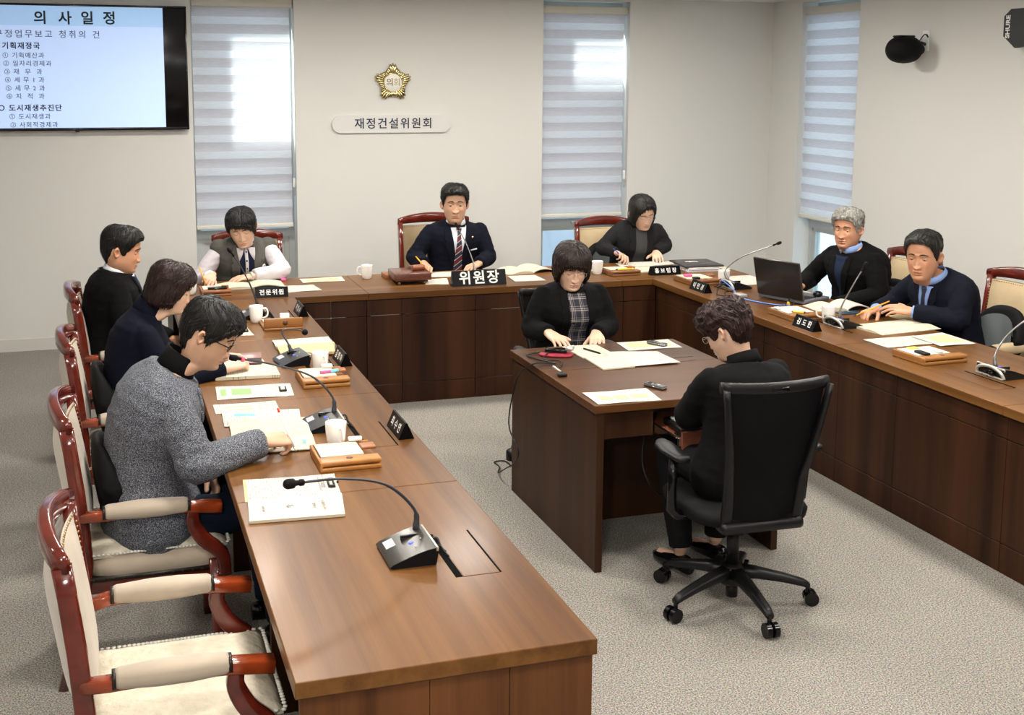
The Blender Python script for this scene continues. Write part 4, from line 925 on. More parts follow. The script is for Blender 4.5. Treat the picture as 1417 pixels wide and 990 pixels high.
# turtleneck woman's papers
s3 = sheet('clipboard_sheet', 'white sheet with a bright green table on a clipboard', [(0.425, 5.015), (0.722, 4.99), (0.738, 5.205), (0.438, 5.228)], TT, txt_w, (('green_block', (0.06, 0.14, 0.25, 0.75), green_m), ('green_block', (0.22, 0.50, 0.25, 0.75), green_m), ('heading_strip', (0.9, 0.915, 0.3, 0.8), grey_ink)))
obj('clip', MB().tube([(0.125, -0.03, 0.006), (0.125, 0.04, 0.006)], 0.0035, 8).tube([(0.15, -0.03, 0.006), (0.15, 0.04, 0.006)], 0.0035, 8).rbox(0.125, 0.15, -0.034, -0.026, 0.002, 0.012, 0.002), black_pl, s3)
sheet('clipboard', 'white clipboard backing under the green table sheet', [(0.45, 5.02), (0.752, 5.0), (0.765, 5.20), (0.46, 5.23)], TT - 0.0006, paper_w, cat='clipboard', th=0.001)
bI = sheet('booklet', 'thick printed booklet with pink tabs under the woman\'s hands', [(0.448, 5.345), (0.738, 5.322), (0.742, 5.53), (0.47, 5.56)], TT, txt_c, (('pink_tab', (0.88, 0.985, 0.55, 0.585), pink_m), ('pink_tab', (0.93, 0.995, 0.2, 0.23), pink_m)), cat='booklet', th=0.014)
sheet('sheet_of_paper', 'cream sheet lying past the booklet beside the smartphone', [(0.53, 5.56), (0.715, 5.56), (0.705, 5.72), (0.53, 5.72)], TT, paper_c)
ph = thing('smartphone', 'smartphone with a mauve case standing open under the woman\'s hand', 'phone', (0.63, 5.60, TT + 0.016), R(-4))
obj('case', MB().rbox(-0.05, 0.06, -0.045, 0.045, 0.0, 0.009, 0.003), mat('mauve_case', (0.12, 0.05, 0.06), 0.3), ph); obj('cover_flap', MB().rbox(-0.05, 0.06, -0.01, 0.06, 0.02, 0.026, 0.003, M=Matrix.Rotation(R(10), 4, 'X')), mat('mauve_flap', (0.22, 0.11, 0.10), 0.35), ph)
sheet('booklet', 'white booklet partly covered by a manila one beside the hooked microphone', [(0.80, 5.90), (1.095, 5.87), (1.099, 6.075), (0.803, 6.062)], TT, txt_w, cat='booklet', th=0.012)
sheet('booklet', 'manila covered booklet lying on the white one by the hooked microphone', [(0.796, 5.715), (1.062, 5.69), (1.098, 5.90), (0.803, 5.90)], TT + 0.006, txt_y, cat='booklet', th=0.014)
# far left place
s4 = sheet('clipboard_sheet', 'white sheet on a clipboard before the far left man', [(0.47, 6.28), (0.737, 6.27), (0.72, 6.50), (0.47, 6.52)], TT, txt_w)
obj('clip', MB().tube([(0.09, -0.03, 0.006), (0.09, 0.04, 0.006)], 0.0035, 8).tube([(0.115, -0.03, 0.006), (0.115, 0.04, 0.006)], 0.0035, 8).rbox(0.09, 0.115, -0.034, -0.026, 0.002, 0.012, 0.002), black_pl, s4)
# waistcoat woman
openbook('open ledger with blue tinted edges before the waistcoat woman', 0.895, 7.83, 0.44, 0.23, R(0), paper_c, paper_c, 0.022, 'open_book', TT, tint=mat('teal_tint', (0.25, 0.45, 0.45), 0.6))
sheet('note_sheet', 'small white note beside the waistcoat woman\'s writing hand', [(0.585, 7.75), (0.68, 7.74), (0.66, 7.86), (0.57, 7.87)], TT, paper_w)
sheet('sheet_of_paper', 'cream printed sheet alone on the back table left of the mug', [(1.251, 7.825), (1.54, 7.842), (1.545, 8.01), (1.252, 7.99)], TT, paper_w, (('yellow_print', (0.12, 0.9, 0.15, 0.75), yel_pr),))
sheet('sheet_of_paper', 'plain white sheet at the inner corner right of the four letter plate', [(1.085, 7.50), (1.325, 7.515), (1.305, 7.74), (1.075, 7.74)], TT, txt_w)
# chairman
gb = thing('sound_block', 'square rosewood sounding block on small feet, under the gavel', 'sound block', (1.95, 7.68, TT), R(-3))
obj('top_plate', MB().rbox(-0.125, 0.125, -0.13, 0.13, 0.030, 0.078, 0.004), block_wood, gb)
for sx_ in (-1, 1):
    for sy_ in (-1, 1): obj('foot', MB().lathe([(0.010, 0), (0.014, 0.006), (0.009, 0.014), (0.013, 0.03)], (sx_ * 0.085, sy_ * 0.09, 0)), brass, gb)
obj('lower_board', MB().rbox(-0.105, 0.105, -0.105, 0.105, 0.016, 0.030, 0.003), mat('rosewood_dark', (0.05, 0.015, 0.01), 0.4), gb)
gv = thing('gavel', 'small turned wooden gavel lying on the rosewood block', 'gavel', (2.005, 7.66, TT + 0.078 + 0.021), R(12))
obj('head', MB().tube([(x, 0, 0) for x in (-0.046, -0.044, -0.038, -0.036, -0.03, -0.015, 0.0, 0.015, 0.03, 0.036, 0.038, 0.044, 0.046)], [0.010, 0.019, 0.020, 0.017, 0.0205, 0.021, 0.021, 0.021, 0.0205, 0.017, 0.020, 0.019, 0.010], 20), gavel_wood, gv)
obj('handle', MB().tube([(0, 0, 0.0), (0.0, 0.07, -0.004), (0, 0.13, -0.010)], [0.006, 0.008, 0.0095], 12), gavel_wood, gv)
small('book', 'brown bound book lying behind the gavel block', 'book', MB().rbox(1.82, 1.98, 7.83, 7.97, TT, TT + 0.03, 0.004), caramel_d)
sheet('sheet_of_paper', 'white notes under the chairman\'s writing hand', [(2.11, 7.80), (2.33, 7.80), (2.36, 8.00), (2.13, 8.0)], TT, txt_w2)
sheet('sheet_of_paper', 'small white sheet between the gavel block and the large name plate', [(2.02, 7.52), (2.18, 7.51), (2.23, 7.73), (2.07, 7.74)], TT, txt_w2)
sheet('booklet', 'flat white booklet in front of the chairman\'s open book', [(2.63, 7.46), (2.85, 7.45), (2.85, 7.67), (2.655, 7.68)], TT, txt_w2, cat='booklet', th=0.005)
openbook('thick open book with curling pages right of the chairman', 2.86, 7.90, 0.40, 0.26, R(8), paper_c, paper_c, 0.030)
# roll neck woman
sheet('sheet_of_paper', 'white sheets under the roll neck woman\'s hands', [(3.60, 7.84), (4.02, 7.84), (4.10, 8.02), (3.62, 8.02)], TT, txt_w2, th=0.002)
sheet('sheet_of_paper', 'white sheets behind the black folder, running to the table edge', [(4.06, 7.97), (4.29, 7.90), (4.30, 8.03), (4.10, 8.04)], TT, paper_w)
sheet('booklet', 'cream booklet lying behind the four letter plate of the roll neck woman', [(3.62, 7.56), (3.86, 7.57), (3.90, 7.78), (3.64, 7.78)], TT, paper_c, cat='booklet', th=0.008)
fd = thing('folder_stack', 'stack of white papers under the black folder', 'papers', (4.09, 7.65, TT), R(-3))
for k in range(4): obj('paper_bundle', MB().rbox(-0.125 + 0.006 * k, 0.13 - 0.004 * k, -0.15 + 0.007 * (k % 2), 0.13, 0.007 * k, 0.007 * k + 0.0062, 0.001), paper_w if k % 2 else mat('violet_grey_paper', (0.66, 0.64, 0.72), 0.7), fd, smooth=False)
f2 = thing('folder', 'black plastic folder with a white label on top of papers', 'folder', (4.11, 7.68, TT + 0.0285), R(-5))
obj('cover', MB().rbox(-0.15, 0.15, -0.16, 0.15, 0.0, 0.012, 0.003), mat('folder_black', (0.035, 0.033, 0.035), 0.4), f2); obj('label', MB().box(-0.07, 0.03, 0.02, 0.055, 0.0122, 0.0128), paper_w, f2, smooth=False)
text('업무보고', 0.022, T(0.05, -0.06, 0.0124), grey_ink, f2, extrude=0.0003)
sheet('sheet_of_paper', 'cream sheet at the far right corner beyond the black folder', [(4.26, 7.52), (4.33, 7.55), (4.33, 7.82), (4.27, 7.83)], TT, paper_c)
# right table far place
sheet('sheet_of_paper', 'white sheets between the far microphone and the laptop', [(4.06, 6.90), (4.30, 6.90), (4.31, 7.26), (4.07, 7.26)], TT, txt_w2)
# laptop
lp = thing('laptop', 'open black laptop on the right table, lid towards the camera', 'laptop', (4.09, 6.36, TT), R(-55))
lp.location = (4.10, 6.375, TT); lp.rotation_euler = (0, 0, R(90 + 20))
# local: -Y is the user's side, lid hinge at +Y
obj('keyboard_deck', MB().rbox(-0.175, 0.175, -0.13, 0.125, 0.006, 0.030, 0.006), mat('laptop_grey', (0.12, 0.12, 0.14), 0.35), lp)
kb = MB()
for i in range(5):
    for j in range(14): kb.rbox(-0.155 + j * 0.0222, -0.136 + j * 0.0222, -0.02 + i * 0.024, 0.0 + i * 0.024, 0.030, 0.033, 0.001, seg=1)
tag(obj('keys', kb, black_pl, lp), kind='stuff')
Mh = Matrix.Translation((0, 0.125, 0.028)) @ Matrix.Rotation(R(-14), 4, 'X')
scn = obj('screen_lid', MB().rbox(-0.175, 0.175, -0.008, 0.008, 0.0, 0.245, 0.006), mat('lid_black', (0.018, 0.016, 0.016), 0.32, coat=0.3), lp, M=Mh)
obj('display', MB().box(-0.16, 0.16, -0.0088, -0.0082, 0.015, 0.235), mat('display_dim', (0.05, 0.07, 0.10), 0.2), lp, M=Mh, smooth=False)
obj('lid_badge', MB().box(-0.022, 0.022, 0.0081, 0.0088, 0.11, 0.118), mat('badge_dark', (0.03, 0.027, 0.027), 0.2), lp, M=Mh, smooth=False)
small('computer_mouse', 'black mouse standing on the laptop palm rest', 'mouse', MB().ball((4.205, 6.27, TT + 0.046), (0.032, 0.028, 0.020), n=20), black_gl)
cable = tag(obj('network_cable', MB().tube(catmull([(3.90, 6.93, TT + 0.004), (3.86, 6.86, TT + 0.05), (3.84, 6.78, TT + 0.055), (3.86, 6.70, TT + 0.02), (3.82, 6.58, TT + 0.006), (3.80, 6.42, TT + 0.005), (3.86, 6.24, TT + 0.006), (3.93, 6.14, TT + 0.012)], 8), 0.0035, 8), blue_cable), 'blue network cable curling behind the laptop on the right table', 'cable')
tag(obj('power_cable', MB().tube(catmull([(3.86, 6.88, TT + 0.004), (3.80, 6.80, TT + 0.004), (3.72, 6.66, TT + 0.004), (3.69, 6.60, TT + 0.01), (3.74, 6.58, TT + 0.004), (3.80, 6.70, TT + 0.004), (3.87, 6.72, TT + 0.004)], 8), 0.003, 8), black_pl), 'thin black cable looping past the far right name plate', 'cable')
cc = thing('coiled_cable', 'coil of black cable with a yellow tag against the laptop lid', 'cable', (3.90, 6.10, TT + 0.034))
tor = MB(); tor.tube([(0.0 + 0.012 * math.sin(3 * t), 0.030 * math.cos(t), 0.030 * math.sin(t)) for t in [2 * math.pi * k / 30 for k in range(61)]], 0.0035, 6)
obj('coil', tor, black_pl, cc); obj('tag', MB().rbox(-0.012, -0.006, -0.012, 0.012, -0.01, 0.01, 0.002), yellow_m, cc)
small('adapter', 'small grey adapter box behind the laptop', 'adapter', MB().rbox(3.80, 3.86, 6.52, 6.60, TT, TT + 0.018, 0.004), mat('adapter_grey', (0.35, 0.33, 0.32), 0.4))
sheet('sheet_of_paper', 'cream sheet under the grey haired man\'s arm behind the laptop', [(4.16, 6.36), (4.32, 6.36), (4.32, 6.66), (4.18, 6.66)], TT, paper_c)
openbook('open white booklet with a curled page before the grey haired man', 4.20, 6.05, 0.36, 0.21, R(-4), paper_c, txt_w2, 0.035, 'open_booklet')
small('smartphone', 'dark blue smartphone lying by the mug of the navy suited man', 'phone', MB().rbox(4.09, 4.235, 5.845, 5.925, TT, TT + 0.009, 0.003), mat('phone_blue', (0.02, 0.05, 0.09), 0.15, coat=0.5))
openbook('open notebook with pale blue page edges before the navy suited man', 4.16, 5.46, 0.27, 0.42, R(8), paper_c, paper_c, 0.016, 'open_book').rotation_euler = (0, 0, R(97))
sheet('sheet_of_paper', 'white printed sheet left of the yellow print on the right table', [(3.81, 5.04), (4.09, 5.045), (4.13, 5.25), (3.80, 5.235)], TT, txt_w2)
sheet('sheet_of_paper', 'sheet with yellow green print near the right organizer', [(4.085, 4.98), (4.305, 4.98), (4.31, 5.25), (4.09, 5.23)], TT + 0.0028, paper_w, (('yellow_print', (0.2, 0.9, 0.22, 0.82), yel_pr), ('violet_rule', (0.05, 0.12, 0.1, 0.95), violet_pr)))
# desk things
sheet('sheet_of_paper', 'sheet with yellow green table print at the near left desk corner', [(1.955, 4.474), (2.245, 4.468), (2.262, 4.655), (1.962, 4.670)], TT, paper_w, (('yellow_print', (0.12, 0.32, 0.2, 0.62), yel_pr), ('yellow_print', (0.36, 0.58, 0.2, 0.62), yel_pr), ('yellow_print', (0.62, 0.90, 0.25, 0.62), yel_pr), ('violet_rule', (0.12, 0.9, 0.70, 0.75), violet_pr)))
nb = sheet('notebook', 'open cream notebook in front of the clerk in the plaid blouse', [(2.215, 5.265), (2.395, 5.275), (2.39, 5.52), (2.205, 5.52)], TT, paper_c, cat='notebook', th=0.006)
sheet('notebook', 'lower cream notebook half under the printed sheets on the desk', [(2.216, 5.02), (2.385, 5.03), (2.37, 5.262), (2.222, 5.258)], TT, paper_c, cat='notebook', th=0.007)
sheet('sheet_of_paper', 'large creased printed sheets across the middle of the desk', [(2.34, 5.035), (2.625, 5.03), (2.625, 5.285), (2.35, 5.34)], TT + 0.006, txt_w2, th=0.0015)
sheet('sheet_of_paper', 'sheet with yellow green print at the far right of the desk', [(2.505, 5.36), (2.80, 5.35), (2.81, 5.54), (2.515, 5.54)], TT, paper_w, (('yellow_print', (0.1, 0.5, 0.2, 0.85), yel_pr), ('yellow_print', (0.55, 0.9, 0.25, 0.7), yel_pr), ('violet_rule', (0.1, 0.9, 0.1, 0.15), violet_pr)))
pen('pen', 'black pen lying across the open notebook on the desk', (2.325, 5.30, TT + 0.012), (2.285, 5.43, TT + 0.012), black_pl, black_pl, black_pl, 0.005)
def recorder(label, x, y, rz, z=TT):
    root = thing('voice_recorder', label, 'recorder', (x, y, z + 0.0005), rz)
    obj('case', MB().rbox(-0.018, 0.018, -0.055, 0.055, 0.0, 0.016, 0.005), dark_grey, root); obj('trim', MB().rbox(-0.0185, 0.0185, -0.056, 0.056, 0.006, 0.010, 0.003), chrome, root)
    obj('display', MB().rbox(-0.013, 0.013, 0.005, 0.040, 0.0155, 0.0168, 0.001), black_gl, root); obj('button', MB().cyl((0, -0.02, 0.0155), (0, -0.02, 0.018), 0.006), silver, root)
    return root
recorder('silver edged voice recorder on the far right desk sheet', 2.695, 5.43, R(28), TT + 0.004)
recorder('black voice recorder lying alone near the desk\'s near edge', 2.312, 4.665, R(25))
pch = thing('pouch', 'red pouch under the double microphone recorder on the desk', 'pouch', (2.115, 5.375, TT), R(60))
obj('bag', MB().loft([(Vector((0, 0, z)), Vector((a, 0, 0)), Vector((0, b_, 0))) for z, a, b_ in ((0, 0.045, 0.075), (0.003, 0.052, 0.085), (0.010, 0.052, 0.084), (0.014, 0.04, 0.07))], 24, 0, True, 3), mat('red_pouch', (0.28, 0.01, 0.03), 0.6), pch)
obj('drawstring', MB().tube(catmull([(0.05, -0.02, 0.012), (0.075, -0.03, 0.02), (0.07, -0.05, 0.03), (0.055, -0.03, 0.012)], 5), 0.0025, 6), pink_m, pch)
rd = thing('field_recorder', 'black field recorder with two silver microphones on the red pouch', 'recorder', (2.115, 5.385, TT + 0.0145), R(60))
obj('case', MB().rbox(-0.024, 0.024, -0.06, 0.05, 0.0, 0.02, 0.005), black_gl, rd)
for s_ in (-1, 1): obj('capsule', MB().cyl((s_ * 0.012, -0.055, 0.022), (s_ * 0.026, -0.09, 0.026), 0.009), silver, rd)
small('clip_microphone', 'black clip microphone with a silver tip lying on the desk', 'microphone', MB().rbox(1.965, 2.01, 4.955, 4.985, TT, TT + 0.018, 0.006), black_pl)
tip_ = small('microphone_capsule', 'silver capsule standing on the black clip microphone', 'microphone', MB().cyl((1.985, 4.985, TT + 0.020), (1.965, 5.03, TT + 0.036), 0.006), silver)
tag(obj('desk_cable', MB().tube(catmull([(2.09, 5.40, TT + 0.018), (2.03, 5.42, TT + 0.01), (1.97, 5.40, TT + 0.006), (1.99, 5.30, TT + 0.006), (2.04, 5.20, TT + 0.006), (1.995, 5.21, TT + 0.008), (1.94, 5.20, TT + 0.012), (1.917, 5.30, 0.70), (1.915, 5.40, 0.62), (1.915, 5.50, 0.43), (1.915, 5.49, 0.34), (1.915, 5.36, 0.27), (1.915, 5.42, 0.19), (1.915, 5.55, 0.12), (1.93, 5.72, 0.04), (2.0, 5.90, 0.006), (2.0, 5.99, 0.006), (2.06, 5.99, 0.006), (2.07, 5.90, 0.006), (2.10, 5.96, 0.006)], 8), 0.0036, 8), black_pl), 'thin black cable falling from the desk and looping on the carpet', 'cable')
tag(obj('recorder_cable', MB().tube(catmull([(2.08, 5.38, TT + 0.02), (2.02, 5.30, TT + 0.006), (2.08, 5.24, TT + 0.006), (2.06, 5.16, TT + 0.006), (2.02, 5.10, TT + 0.006)], 6), 0.0028, 6), black_pl), 'thin black cable curling by the red pouch on the desk', 'cable')
small('floor_plug', 'black round plug on the carpet behind the cable loop', 'plug', MB().lathe([(0.0, 0), (0.035, 0.0), (0.035, 0.05), (0.02, 0.062), (0, 0.062)], (2.115, 6.02, 0)), black_pl)
ky = thing('keyboard', 'old beige keyed steno keyboard on the pull out tray', 'keyboard', (2.50, 4.42, 0.6155), R(-3))
obj('case', MB().rbox(-0.22, 0.22, -0.085, 0.10, 0.0, 0.03, 0.006), black_pl, ky)
kk = MB()
for i in range(5):
    for j in range(15): kk.rbox(-0.20 + j * 0.0262, -0.179 + j * 0.0262, -0.065 + i * 0.028, -0.042 + i * 0.028, 0.030, 0.040, 0.002, seg=1)
tag(obj('keys', kk, mat('key_beige', (0.42, 0.47, 0.42), 0.5), ky), kind='stuff')
tag(obj('tray_cable', MB().tube(catmull([(2.24, 4.60, 0.597), (2.20, 4.55, 0.45), (2.22, 4.5, 0.35), (2.30, 4.52, 0.28)], 6), 0.004, 6), black_pl), 'black cable hanging under the keyboard tray', 'cable')

# ================================================================== people
def interp(tab, x):
    if x <= tab[0][0]: return tab[0][1]
    for (a, va), (b, vb) in zip(tab, tab[1:]):
        if x <= b:
            t = (x - a) / (b - a); t = t * t * (3 - 2 * t); return va + (vb - va) * t
    return tab[-1][1]
HZ = [(-.25, .048, .040, -.052), (-.21, .050, .034, -.054), (-.17, .052, .030, -.056), (-.145, .052, .034, -.054), (-.128, .050, .050, -.054), (-.117, .046, .074, -.054), (-.108, .049, .0845, -.056), (-.095, .056, .0885, -.060), (-.075, .0635, .089, -.068),
      (-.05, .0705, .0895, -.082), (-.02, .0745, .0895, -.097), (.01, .0765, .0905, -.104), (.04, .077, .092, -.105), (.065, .073, .088, -.099), (.085, .0645, .077, -.087), (.10, .051, .060, -.069), (.112, .032, .037, -.044), (.118, .012, .013, -.018), (.1195, 0.0005, 0.001, -.002)]
_hz = np.array(HZ)
def hsec(z):
    z = max(_hz[0, 0], min(_hz[-1, 0], z)); k = int(np.searchsorted(_hz[:, 0], z)); k = max(1, min(len(_hz) - 1, k))
    a, b = _hz[k - 1], _hz[k]; t = (z - a[0]) / (b[0] - a[0]); p = _hz[max(0, k - 2)]; q = _hz[min(len(_hz) - 1, k + 1)]
    out = []
    for c in (1, 2, 3):
        m0 = (b[c] - p[c]) / max(1e-6, b[0] - p[0]) * (b[0] - a[0]); m1 = (q[c] - a[c]) / max(1e-6, q[0] - a[0]) * (b[0] - a[0])
        if k >= len(_hz) - 2: out.append(a[c] + (b[c] - a[c]) * t); continue
        out.append((2 * t ** 3 - 3 * t * t + 1) * a[c] + (t ** 3 - 2 * t * t + t) * m0 + (3 * t * t - 2 * t ** 3) * b[c] + (t ** 3 - t * t) * m1)
    return out
G = lambda d, s: math.exp(-(d / s) ** 2)
def face_bump(x, z, P):
    ax = abs(x); y = 0.0
    # nose
    if z > -0.047: h = 0.0 if z > 0.018 else (0.018 - z) / 0.056
    else: h = max(0.0, 1 - (-0.047 - z) / 0.010) * (0.065 / 0.056)
    h = max(0, min(1.1, h)); sg = 0.0065 + 0.005 * min(1, max(0, (0.01 - z) / 0.05))
    y += P.get('nose', 0.0175) * h ** 1.15 * math.exp(-(ax / sg) ** 2)
    y += (0.0085 if not P.get('fem') else 0.006) * G(ax - 0.0130, 0.006) * G(z + 0.041, 0.0075)
    y -= (0.0060 if not P.get('fem') else 0.0048) * G(ax - 0.030, 0.016) * G(z - 0.001, 0.011) + 0.003 * G(ax - 0.014, 0.006) * G(z - 0.004, 0.01)
    y += (0.0038 if not P.get('fem') else 0.001) * G(z - 0.022, 0.008) * (1 if ax < 0.03 else G(ax - 0.03, 0.02))
    y += P.get('cheek', 0.004) * G(ax - 0.042, 0.018) * G(z + 0.030, 0.018)
    y += 0.0035 * math.exp(-(ax / 0.026) ** 4) * G(z + 0.07, 0.016)
    lw = math.exp(-(ax / 0.023) ** 4)
    y += 0.0050 * G(z + 0.0655, 0.0042) * lw + 0.0055 * G(z + 0.0755, 0.0048) * math.exp(-(ax / 0.019) ** 4) - 0.0045 * G(z + 0.0705, 0.0020) * lw
    y -= 0.0035 * G(z + 0.086, 0.005) * G(ax, 0.022)
    y += 0.0055 * G(z + 0.101, 0.011) * G(ax, 0.022)
    y -= P.get('lines', 0.0012) * G(ax - (0.022 + 0.22 * (-0.045 - z)), 0.0028) * (1 if -0.078 < z < -0.04 else 0)
    y -= 0.002 * G(ax, 0.004) * G(z + 0.057, 0.005)
    return y
def surf_y(x, z, P):
    w, F, B = hsec(z); w *= P.get('wide', 1.0); q = min(0.999, abs(x) / w); return F * (1 - q ** 2.25) ** (1 / 2.25) + face_bump(x, z, P)
def head_mesh(mb, col, P, skin, lip, M, cols=96):
    zs = list(np.linspace(-0.245, -0.13, 12)) + list(np.linspace(-0.126, 0.04, 78)) + list(np.linspace(0.044, 0.1195, 22))
    al = []
    for k in range(cols):  # denser in front
        u = k / cols * 2 - 1; al.append(math.pi * (0.45 * u + 0.55 * u ** 3))
    vs = []; cs = []
    for z in zs:
        w, F, B = hsec(z); w *= P.get('wide', 1.0); nn = 2.25 if z > -0.12 else 2.0
        if P.get('jaw') and -0.12 < z < -0.02: w *= 1 + P['jaw'] * G(z + 0.075, 0.035)
        if P.get('fem') and -0.12 < z < -0.03: w *= 1 - 0.07 * G(z + 0.085, 0.03)
        for a in al:
            sa, ca = math.sin(a), math.cos(a); x = w * math.copysign(abs(sa) ** (2 / nn), sa); D = F if ca > 0 else -B
            y = D * math.copysign(abs(ca) ** (2 / nn), ca)
            if ca > 0 and z > -0.12: y += face_bump(x, z, P) * min(1, ca * 4)
            vs.append(M @ Vector((x, y, z)))
            c = list(skin); 
            if ca > 0.2 and z > -0.12:
                ax = abs(x)
                l = math.exp(-(ax / 0.022) ** 6) * (G(z + 0.0655, 0.0042) + G(z + 0.0755, 0.0046)); l = min(1, l * 0.8)
                m_ = math.exp(-(ax / 0.021) ** 6) * G(z + 0.0703, 0.0014)
                ck = 0.35 * G(ax - 0.04, 0.02) * G(z + 0.03, 0.022) * P.get('flush', 0.5)
                c = [c[i] * (1 - l) + lip[i] * l for i in range(3)]; c = [c[0], c[1] * (1 - 0.25 * ck), c[2] * (1 - 0.3 * ck)]
                c = [v * (1 - 0.7 * m_) for v in c]
                n_ = G(ax - 0.008, 0.0035) * G(z + 0.0485, 0.003); c = [v * (1 - 0.6 * n_) for v in c]
                st = P.get('stubble', 0) * (1 if z < -0.05 else 0) * min(1, (-0.05 - z) / 0.02) * (1 - l); c = [v * (1 - 0.22 * st) for v in c]
            if 0.118 > z > -0.118 and abs(a) < 1.2 and P.get('brows', 1):
                pass
            cs.append(c)
    n = cols; fs = []
    for i in range(len(zs) - 1):
        for k in range(n): a = i * n + k; b = i * n + (k + 1) % n; fs.append((a, b, b + n, a + n))
    fs.append(tuple(range((len(zs) - 1) * n, len(zs) * n))); fs.append(tuple(range(n))[::-1])
    mb.add(vs, fs); col += cs
    # lids
    for s in (-1, 1):
        c = Vector((s * 0.0310, surf_y(0.031, 0.0, P) - 0.0075, 0.0005)); op = P.get('eye', 0.5)
        for up in (1, 0):
            vs = []; cc = []; fs = []; e1 = (R(-22) + op * R(32)) if up else R(-30) ; e2 = R(80) if up else R(-85); m_ = 8; q = 16
            for i in range(m_ + 1):
                for j in range(q + 1):
                    az = (j / q * 2 - 1) * R(82); e0 = e1 * math.cos(az * 0.9) if up else (e1 + R(0)) * (0.6 + 0.4 * math.cos(az))
                    e = e0 + (e2 - e0) * i / m_; r = 0.0133 + (0.0006 if up else 0)
                    rz = r * 0.98; vs.append(M @ (c + Vector((r * 1.12 * math.sin(az) * math.cos(e), r * math.cos(az) * math.cos(e), rz * math.sin(e)))))
                    k = 0.03 if (i == 0 and up) else (0.7 if i == 0 else (0.93 if i == 3 and up else 1)); cc.append([v * k for v in skin])
            for i in range(m_):
                for j in range(q): a = i * (q + 1) + j; fs.append((a, a + 1, a + q + 2, a + q + 1) if up else (a, a + q + 1, a + q + 2, a + 1))
            mb.add(vs, fs); col += cc
    # ears
    for s in (-1, 1):
        vs = []; cc = []; fs = []; nr, na = 7, 24; E0 = Vector((s * (0.0735 * P.get('wide', 1.0)), -0.012, -0.008))
        prof = [0.002, 0.001, 0.002, 0.006, 0.011, 0.0125, 0.006]
        for side in (0, 1):
            for i in range(nr + 1):
                r = i / nr
                for j in range(na):
                    t = 2 * math.pi * j / na; yy = math.cos(t) * r * 0.0165; zz = math.sin(t) * r * 0.031
                    if zz < 0: yy *= 1 - 0.35 * (-zz / 0.031); yy += 0.002
                    out_ = (prof[min(nr - 1, i)] if i < nr else 0.003) if side == 0 else -0.004 * (1 - r)
                    if side == 0 and yy > 0.008 and abs(zz) < 0.015: out_ *= 0.5
                    tilt = (-yy) * 0.55 * 1
                    vs.append(M @ (E0 + Vector((s * (out_ + tilt + 0.004), yy, zz)))); k = 0.82 if (side == 0 and i < 3) else 1.0; cc.append([skin[0] * k, skin[1] * k * 0.94, skin[2] * k * 0.92])
        o2 = (nr + 1) * na
        for side in (0, 1):
            for i in range(nr):
                for j in range(na):
                    a = side * o2 + i * na + j; b = side * o2 + i * na + (j + 1) % na; fs.append((a, b, b + na, a + na))
        for j in range(na): a = nr * na + j; b = nr * na + (j + 1) % na; fs.append((a, b, b + o2, a + o2))
        mb.add(vs, fs); col += cc
